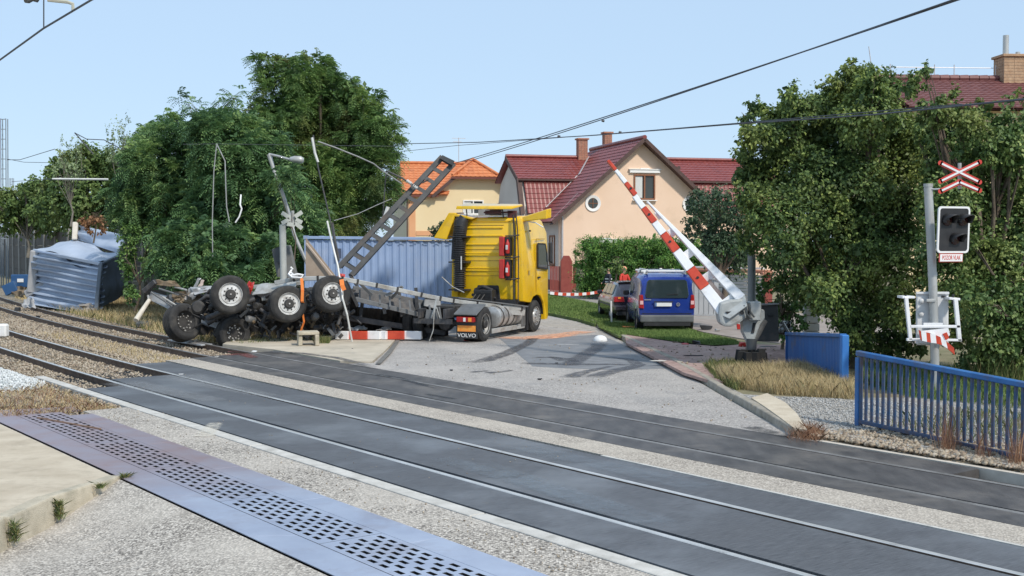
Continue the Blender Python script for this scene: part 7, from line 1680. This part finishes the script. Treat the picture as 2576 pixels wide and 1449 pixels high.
for s_ in (1, -1):
    t = MB().hexa([(-.04,s_*.86,.70),(-.05,s_*.46,.70),(.08,s_*.46,.70),(.22,s_*.875,.70),(-.02,s_*.85,.90),(-.03,s_*.50,.90),(.08,s_*.50,.90),(.22,s_*.865,.90)]).build('tail_lamp', lamp_r, est, bevel=.015); MB().box((-.05,s_*.66,.86),(.02,.10,.07)).build('lens', orange_r, t)
    for a, b in ((.62,1.25),(1.32,2.05),(2.12,2.9)):
        MB().hexa([(a,s_*.80,.98),(b,s_*.80,.98),(b,s_*.84,.98),(a,s_*.84,.98),(a+.04,s_*.665,1.33),(min(b,2.65),s_*.665,1.33),(min(b,2.65),s_*.70,1.33),(a+.04,s_*.70,1.33)]).build('side_window', M('window_sky_reflection',(.13,.18,.21,1),(.2,.26,.30,1),2,.1) if 'window_sky_reflection' not in MATS else MATS['window_sky_reflection'], est)  # sky reflection put into the pane colour
    for x in (.9, 3.6): cwheel(est, x, s_*.77, s_)
    MB().box((2.7,s_*.98,.98),(.12,.2,.14)).build('mirror', car_d, est, bevel=.03); MB().box((2.0,s_*.885,.55),(2.6,.012,.05)).build('side_strip', blk, est)
tag(MB().tube([Vector((3.42,40.9,.08)), Vector((3.40,40.9,.82))], .03, 6).build('marker_stake', white_p, loc=(3.4,40.9,.05)), 'white stake in the grass behind the dark estate car', 'stake')

# ------------------------------------------------------------------ people behind the cars
def person(loc, rz, label, jacket, trousers, skin, hair, helmet=None, stripe=None, h=1.78, lean=0, armL=.25, armR=.25, fore=.5):
    """one skinned body: joints as vertices, radius per joint"""
    r = empty('person', loc, rz, label=label, cat='person', world=False)
    k = h/1.78
    J = {'pelvis':(0,0,.95,.145,.11),'waist':(0,0,1.1,.14,.10),'chest':(0+lean,0,1.32,.17,.115),'sh':(lean*1.2,0,1.45,.11,.08),'neck':(lean*1.4,0,1.53,.055,.055),'head0':(lean*1.5+.01,0,1.60,.075,.085),'head1':(lean*1.6+.01,0,1.70,.075,.088),'crown':(lean*1.6,0,1.765,.045,.05)}
    for s, n_, a in ((1,'L',armL),(-1,'R',armR)):
        J['shd'+n_] = (lean*1.2, s*.175, 1.42, .068,.068)
        J['elb'+n_] = (lean+a*.35, s*.25, 1.16, .046,.046); J['wri'+n_] = (lean+a*.35+fore*.24, s*.20, 1.0+fore*.2, .034,.034); J['hnd'+n_] = (lean+a*.35+fore*.30, s*.18, .95+fore*.24, .038,.022)
        J['hip'+n_] = (0, s*.095, .88, .095,.095); J['kne'+n_] = (.02, s*.11, .50, .062,.062); J['ank'+n_] = (-.02, s*.12, .10, .045,.045); J['toe'+n_] = (.16, s*.13, .04, .042,.035)
    names = list(J); idx = {n_: i for i, n_ in enumerate(names)}
    E_ = [('pelvis','waist'),('waist','chest'),('chest','sh'),('sh','neck'),('neck','head0'),('head0','head1'),('head1','crown')]
    for n_ in 'LR': E_ += [('sh','shd'+n_),('shd'+n_,'elb'+n_),('elb'+n_,'wri'+n_),('wri'+n_,'hnd'+n_),('pelvis','hip'+n_),('hip'+n_,'kne'+n_),('kne'+n_,'ank'+n_),('ank'+n_,'toe'+n_)]
    me = bpy.data.meshes.new('body'); me.from_pydata([(J[n_][0]*k, J[n_][1]*k, J[n_][2]*k) for n_ in names], [(idx[a], idx[b]) for a, b in E_], [])
    o = bpy.data.objects.new('body', me); COL.objects.link(o)
    sk = o.modifiers.new('skin', 'SKIN'); o.modifiers.new('sub', 'SUBSURF').levels = 2
    for i, n_ in enumerate(names): me.skin_vertices[0].data[i].radius = (J[n_][4]*k, J[n_][3]*k) if n_ in ('pelvis','waist','chest','sh') else (J[n_][3]*k, J[n_][4]*k)
    me.skin_vertices[0].data[0].use_root = True
    dg = bpy.context.evaluated_depsgraph_get(); nm = bpy.data.meshes.new_from_object(o.evaluated_get(dg)); bpy.data.objects.remove(o)
    nm.materials.clear()
    for m in (jacket, trousers, skin, blk, hair): nm.materials.append(m)
    for p in nm.polygons:
        c = p.center/k; d = abs(c.y); hand = d > .12 and c.z < 1.02+fore*.2 and c.z > .85 and c.x > .22+lean
        p.material_index = 3 if c.z < .13 else 1 if c.z < .93 and not hand else 2 if (c.z > 1.52 or hand) else 0
        if c.z > 1.69 or (c.z > 1.58 and c.x < lean*1.5-.01): p.material_index = 4 if c.z > 1.55 else p.material_index
    nm.shade_smooth(); nm.name = 'body'
    b = bpy.data.objects.new('body', nm); COL.objects.link(b); b.parent = r; OFF[b.name] = Vector((0,0,0))
    hx = lean*1.6+.01
    mb = MB()
    for s in (-1, 1):
        mb.lathe([(0,0),(.011,.0),(.011,.006),(0,.008)], ((hx+.078)*k, s*.03*k, 1.675*k), (1,0,0), 8)
    mb.build('eyes', blk, b); MB().hexa([((hx+x)*k, y*k, z*k) for x, y, z in ((.075,-.014,1.625),(.102,-.012,1.63),(.102,.012,1.63),(.075,.014,1.625),(.075,-.007,1.67),(.085,-.005,1.67),(.085,.005,1.67),(.075,.007,1.67))]).build('nose', skin, b)
    for s in (-1, 1): MB().lathe([(0,-.01),(.024,-.008),(.028,0),(.02,.008),(0,.01)], ((hx)*k, s*.078*k, 1.655*k), (0,1,0), 10).build('ear', skin, b)
    if helmet: MB().lathe([(.118,-.01),(.125,.0),(.118,.05),(.085,.105),(.04,.128),(0,.133)], ((lean*1.6)*k, 0, 1.69*k), (0,0,1), 18).build('helmet', helmet, r, smooth=60)
    if stripe:
        for z, rr in ((1.30,.2),(1.18,.18)):
            mb = MB(); V = []; nseg = 20
            for zz in (z-.025, z+.025):
                for j in range(nseg): a = 2*PI*j/nseg; V.append(((lean*.9+.135*math.cos(a))*k, (rr*math.sin(a))*k, zz*k))
            mb.add(V, [(j,(j+1)%nseg,nseg+(j+1)%nseg,nseg+j) for j in range(nseg)]); mb.build('reflective_band', stripe, r, smooth=60)
    return r
skin_m = M('skin', (.50,.29,.20,1), (.56,.34,.24,1), 8, .55); navy = M('jacket_navy', (.015,.018,.03,1), (.03,.034,.05,1), 5, .85); redj = M('jacket_red', (.55,.04,.03,1), (.62,.07,.05,1), 5, .8)
darkt = M('trousers_dark', (.02,.02,.028,1), (.035,.035,.045,1), 5, .85); hairb = M('hair_brown', (.05,.03,.02,1), (.09,.055,.035,1), 12, .7); hairw = M('hair_white', (.6,.57,.52,1), (.7,.67,.62,1), 12, .8)
refl = M('reflective_tape', (.72,.74,.72,1), None, 3, .3); hor = M('helmet_orange', (.72,.30,.16,1), (.8,.4,.25,1), 4, .4); beige = M('shirt_beige', (.5,.44,.36,1), (.56,.5,.42,1), 6, .85)
for (u, v, Y, h, lab, jk_, hr, hm, st, rz) in (
    (1531,690,50,1.80,'person in a dark jacket with two reflective bands standing by the hedge', navy, hairb, None, refl, 200),
    (1570,684,51,1.78,'person in a red jacket wearing a pale orange helmet', redj, hairb, hor, None, -60),
    (1603,691,52,1.74,'person in dark clothes half hidden between the red jacket and the van', navy, hairb, None, None, 160),
    (1662,681,49.5,1.8,'white-haired person whose head shows just above the van roof', beige, hairw, None, None, -90),
    (1692,684,50.5,1.76,'fair-haired person furthest right above the van roof', beige, M('hair_fair',(.45,.36,.24,1),(.52,.43,.3,1),9,.8), None, None, -120)):
    t = at(u, v, Y); z0 = t.z-h
    person(Vector((t.x, Y, max(z0, -.02) if z0 < .6 else z0)), math.radians(rz), lab, jk_, darkt, skin_m, hr, hm, st, h, fore=random.uniform(.3,.9))

# barrier tape
tp = []; a_, b_ = at(1384,737,46), at(1524,731,47.5)
tpe = empty('barrier_tape', a_.lerp(b_,.5), label='red and white barrier tape stretched from the lorry to the dark car', cat='tape')
k = 14
for i in range(k):
    p, q = a_.lerp(b_, i/k), a_.lerp(b_, (i+1)/k); s1, s2 = -.10*4*(i/k)*(1-i/k), -.10*4*((i+1)/k)*(1-(i+1)/k)
    MB().beam(p+Vector((0,0,s1)), q+Vector((0,0,s2)), .004, .11, (0,0,1)).build('red_length' if i % 2 else 'white_length', refl_r if i % 2 else refl_w, tpe)
# fallen boom of the left barrier under the trailer
fa_, fb_ = G(845,848,.10), G(1062,858,.10); fb2 = empty('fallen_boom', fa_.lerp(fb_,.5), label='fallen red and white barrier boom lying on the ground under the trailer', cat='barrier boom')
lens = [(845,878,0),(878,925,1),(925,958,0),(958,974,0),(974,1018,1),(1018,1062,0)]
for i, (a, b, c) in enumerate(lens):
    p, q = at(a,838+(a-845)*.005,34.5), at(b-1,838+(b-845)*.005,34.4); p.z = q.z = .16
    MB().beam(p, q, .12, .24, (0,0,1)).build('boom_section', refl_r if c else refl_w, fb2, bevel=.012)
sheetmetal('split_end', [at(873,828,35.2),at(905,820,35.6),at(925,826,35.5),at(900,832,35.2)], refl_w, amp=.1, parent=fb2, sd=31)
sheetmetal('split_end', [at(945,830,35.2),at(985,828,35.2),at(982,818,35.5),at(960,824,35.4)], refl_w, amp=.1, parent=fb2, sd=32)
# concrete trough piece
tb = G(775,868,.03); cu = empty('concrete_channel', tb, label='small upturned concrete channel piece in front of the trailer', cat='channel')
for p, d in (((-.23,0,.15),(.11,.55,.30)),((.23,0,.15),(.11,.55,.30)),((0,0,.34),(.57,.55,.09))): MB().box(tb+Vector(p), d, Matrix.Rotation(.25,3,'Z')).build('slab' if d[0] > .1 else 'leg', kerb_m, cu, bevel=.015)

# ------------------------------------------------------------------ debris and marks
tag(MB().lathe([(.20,0),(.205,.02),(.185,.09),(.13,.14),(.06,.165),(0,.17)], G(1510,858,.0), (0,0,1), 20).build('white_cover', white_p, loc=G(1510,858,0), smooth=60), 'white domed cover lying upside down on the road near the kerb', 'cover')
dmats = [blk, hubd, dk, red_p, galv, rusty, or_s]
def bit(u, v, s, mat, label, z=.0, cat='debris', h=.35, stretch=1.0):
    c = G(u, v, z); mb = MB(); P_ = []
    for i in range(8):
        P_.append(c+Vector(((1 if i in (1,2,5,6) else -1)*s*stretch*random.uniform(.3,1), (1 if i in (2,3,6,7) else -1)*s*random.uniform(.3,1), (s*h*random.uniform(.6,1.6) if i > 3 else 0))))
    return tag(mb.hexa(P_).build('debris_piece', mat, loc=c, bevel=s*.1), label, cat)
bit(1358,955,.06,blk,'small black debris lump in the middle of the road nearest the tracks')
bit(1135,917+15,.05,blk,'tiny dark scrap on the road left of the skid marks')
bit(1400,914,.05,blk,'tiny black scrap between the dark road streaks')
bit(1752,866,.14,blk,'dark torn plastic lump on the lawn edge right of the van',.1,h=.6)
bit(1742,895,.10,blk,'long dark splinter on the pink paving',.1,stretch=2.6,h=.15)
bit(1722,866,.07,red_p,'flat reddish fragment on the pink paving edge near the lawn',.1,stretch=1.8)
bit(1700,862,.05,rusty,'brown fragment on the pink paving left of the reddish one',.1,stretch=2)
bit(1758,884,.05,rusty,'small brown crumb on the pink paving right of the dark splinter',.1)
bit(1786,880,.04,blk,'small black crumb on the pink paving near the barrier foot',.1)
bit(1800,875,.04,dk,'grey crumb on the pink paving closest to the barrier foot',.1)
bit(1930,872,.10,dk,'flat dark scrap on the paving below the grey cabinet',.1,stretch=2.5,h=.1)
bit(1775,828,.16,blk,'pile of dark scrap on the driveway right of the van',.1,h=.6,stretch=1.8)
bit(1805,832,.10,galv,'pale metal scrap on the driveway right of the dark pile',.1,h=.5)
bit(1860,828,.10,red_p,'dark red crumpled fragment behind the barrier drive',.1,h=1.2)
bit(1868,872,.11,red_p,'red rounded lamp part lying left of the barrier post',.1,h=1.2)
bit(1585,826,.12,or_s,'orange fabric bundle under the rear left wheel of the van',.1,stretch=2.2,h=.5)
bit(1905,935+5,.05,white_p,'small white stone beside the barrier foot',.05,h=1)
bit(1655,908,.09,edge_conc,'pale flat chip lying on the kerb',.11,stretch=2.4,h=.1)
bit(1180,857,.10,red_p,'red plastic fragments under the lorry mudflap',.0,stretch=2.0,h=.35)
bit(1200,855,.08,lens_w,'pink and white plastic shard beside the lorry rear wheel',.0,stretch=1.6,h=.3)
bit(975,893,.05,white_p,'white scrap on the footway edge left of the road')
bit(915,880,.05,blk,'small dark lump on the concrete footway')
bit(887,877,.03,dk,'tiny grey lump on the concrete footway',.03)
bit(456,942,.035,white_p,'small white plastic piece lying on the near rail panel',.0,stretch=1.6)
bit(95,800,.10,blk,'black scrap between the tracks on the left',-.1,h=.8)
bit(45,782,.16,blk,'dark crumpled scrap by the far rail at the left edge',-.1,h=.8)
bit(360,823,.30,dk,'bent dark grey sheet lying on the dry grass left of the trailer',-.1,h=.6,stretch=1.3)
bit(365,795,.05,white_p,'white fragment on the ballast between the tracks',-.1)
bit(640,885,.07,white_p,'white scrap by the end of the far rail panel',.0,stretch=1.5)
bit(545,898,.06,galv,'pale metal scrap between the far rails',.0,stretch=1.6)
bit(590,885,.08,M('cloth_maroon',(.12,.045,.05,1),(.18,.07,.07,1),6,.9),'dark red rag on the far rail panel',.0,stretch=2.4,h=.12)
bit(325,806,.05,white_p,'white shard on the ballast between the inner rails',-.1)
tag(sheetmetal('bent_panel', [G(430,858,-.05),G(505,868,-.05),G(520,855,-.05),G(450,846,0)], galv_r, amp=.2, parent=None, sd=41) if False else MB().beam(G(435,855,-.05), G(520,868,-.03), .35, .05).build('bent_panel', galv_r, loc=G(480,860,-.05), bevel=.01), 'long grey bent metal panel lying between the far rails', 'panel')
wcc = G(6,846,-.1)
tag(MB().box(wcc+Vector((0,0,.18)),(.34,.3,.42)).build('white_canister', white_p, loc=wcc, bevel=.05), 'white plastic canister at the left edge between the tracks', 'canister')
yc = G(606,845,-.1); 
tag(MB().hexa([yc+Vector(p) for p in ((-.25,0,0),(.05,0,0),(.05,.2,0),(-.25,.2,0),(.0,0,.45),(.3,0,.5),(.3,.2,.5),(.0,.2,.45))]).build('timber_wedge', M('timber_yellow',(.42,.28,.10,1),(.5,.36,.16,1),5,.8), loc=yc, bevel=.02), 'short yellowish timber block wedged below the upturned wheels', 'timber')
# marks on the road
wet = stainmat('mark_dark', (.075,.075,.085,1), .85, .55, 5); pwd = stainmat('mark_orange_powder', (.80,.42,.26,1), .9, .95, 5); wht = stainmat('mark_white', (.8,.79,.77,1), .85, .9, 7); oil = stainmat('mark_oil', (.03,.03,.032,1), .75, .5, 3); lite = stainmat('mark_pale', (.75,.70,.60,1), .6, .95, 9); redm = stainmat('mark_red', (.22,.05,.04,1), .7, .8, 7)
zz = [0]
def mark(name, pts, w0, w1, mat, z=.003):
    """ribbon on the ground along picture-visible points, its width in metres"""
    zz[0] += 1; z += .0006*(zz[0] % 6); P_ = [G(u, v, z) for u, v in pts]; n = 24; Ls = [0]
    for a, b in zip(P_, P_[1:]): Ls.append(Ls[-1]+(b-a).length)
    def pos(t):
        d = t*Ls[-1]
        for i in range(len(P_)-1):
            if d <= Ls[i+1] or i == len(P_)-2:
                return P_[i].lerp(P_[i+1], (d-Ls[i])/max(1e-6, Ls[i+1]-Ls[i])), (P_[i+1]-P_[i]).normalized()
    def fn(i, j):
        p, d = pos(i); s = Vector((-d.y, d.x, 0)); w = w0+(w1-w0)*i; return p+s*w*(j-.5)
    mb = MB(); mb.grid(fn, n, 3, uv=True); return tag(mb.build(name, mat, fix=False), kind='structure')
mark('skid_mark', [(1172,912),(1215,908),(1270,890),(1330,862),(1345,848)], .55, .35, wet)
mark('skid_mark', [(1425,922),(1450,906),(1500,875),(1512,862)], .55, .5, wet)
mark('skid_mark', [(1305,913),(1380,915),(1450,916),(1530,916),(1600,918)], .45, .3, wet)
mark('skid_mark', [(1425,950),(1460,938),(1510,926),(1545,920)], .55, .15, wet)
mark('skid_mark', [(1485,950),(1530,936),(1580,925),(1610,918),(1580,902),(1500,898)], .6, .25, wet)
mark('skid_mark', [(1220,938),(1270,934),(1290,930)], .3, .15, wet)
mark('skid_mark', [(1185,936),(1230,932)], .3, .15, wet)
mark('skid_mark', [(1340,899),(1390,898),(1420,908)], .3, .3, wet); mark('skid_mark', [(1380,897),(1430,902),(1450,910)], .25, .3, wet)
mark('skid_mark', [(640,882),(760,888),(850,900),(950,925)], .3, .25, wet, .035)
mark('powder_spill', [(1250,851),(1340,848),(1400,843),(1440,838),(1480,832)], 1.0, .9, pwd)
mark('powder_spill', [(1340,850),(1420,846)], .9, .5, pwd); mark('powder_spill', [(1300,853),(1380,850),(1440,842)], .6, .6, pwd)
mark('powder_spill', [(1160,857),(1215,855)], .5, .4, pwd)
mark('paint_mark', [(1355,868),(1395,868)], .12, .1, wht); mark('paint_mark', [(1398,866),(1470,868)], .12, .1, wht)
mark('oil_stain', [(1880,1072),(1930,1085),(2000,1100)], .4, .3, oil); mark('oil_stain', [(1070,990),(1110,998),(1150,1004)], .2, .12, oil, .004)
mark('oil_stain', [(930,940),(1000,950),(1100,978)], .25, .12, oil, .004)
mark('pale_stain', [(515,1092),(535,1072),(545,1062)], .35, .25, lite, .0); mark('pale_stain', [(505,1098),(530,1090)], .4, .25, lite, .0)
mark('oil_stain', [(640+230,1200),(720+240,1215)], .14, .1, oil, -.004)
mark('red_stain', [(560,893),(610,890),(640,900)], .5, .3, redm, .005)
mark('pale_stain', [(450,940),(520,965),(700,1000)], 1.2, .4, stainmat('dust_film',(.35,.36,.37,1),.4,.9,8), .004)
mark('dust_film', [(300,960),(420,985),(560,1010)], 1.0, .5, MATS['dust_film'], .004)
mark('shine_streak', [(1290,1120),(1500,1165),(1800,1235)], .5, .6, stainmat('painted_sheen',(.22,.25,.28,1),.45,.35,3), .005)  # pale ribbons paint sheen onto the rubber panels
mark('shine_streak', [(1200,1165),(1480,1260),(1700,1330)], .5, .6, MATS['painted_sheen'], .005)
mark('shine_streak', [(1100,1150),(1330,1215),(1560,1285)], .4, .5, MATS['painted_sheen'], .005)
# small pale crumbs scattered over the crossing and the near asphalt
rocks('scattered_crumbs', samp_sc(12, 25, 7.5, 10.5, .003), 90, .008, .022, stone_br, .3)
rocks('scattered_crumbs', samp_sc(13, 26, 14, 22, .0), 220, .015, .05, stone_br, .3)
rocks('scattered_crumbs', samp_sc(8, 20, 6.5, 7.15, -.005), 200, .012, .03, stone_br, .3)
rocks('paving_litter', samp_poly([G(1600,870,.1),G(1950,870,.1),G(1950,925,.1),G(1760,930,.1)], .105), 120, .02, .07, stone_br, .3)
# the birch-like white blossoms / twigs near the mast are left as foliage
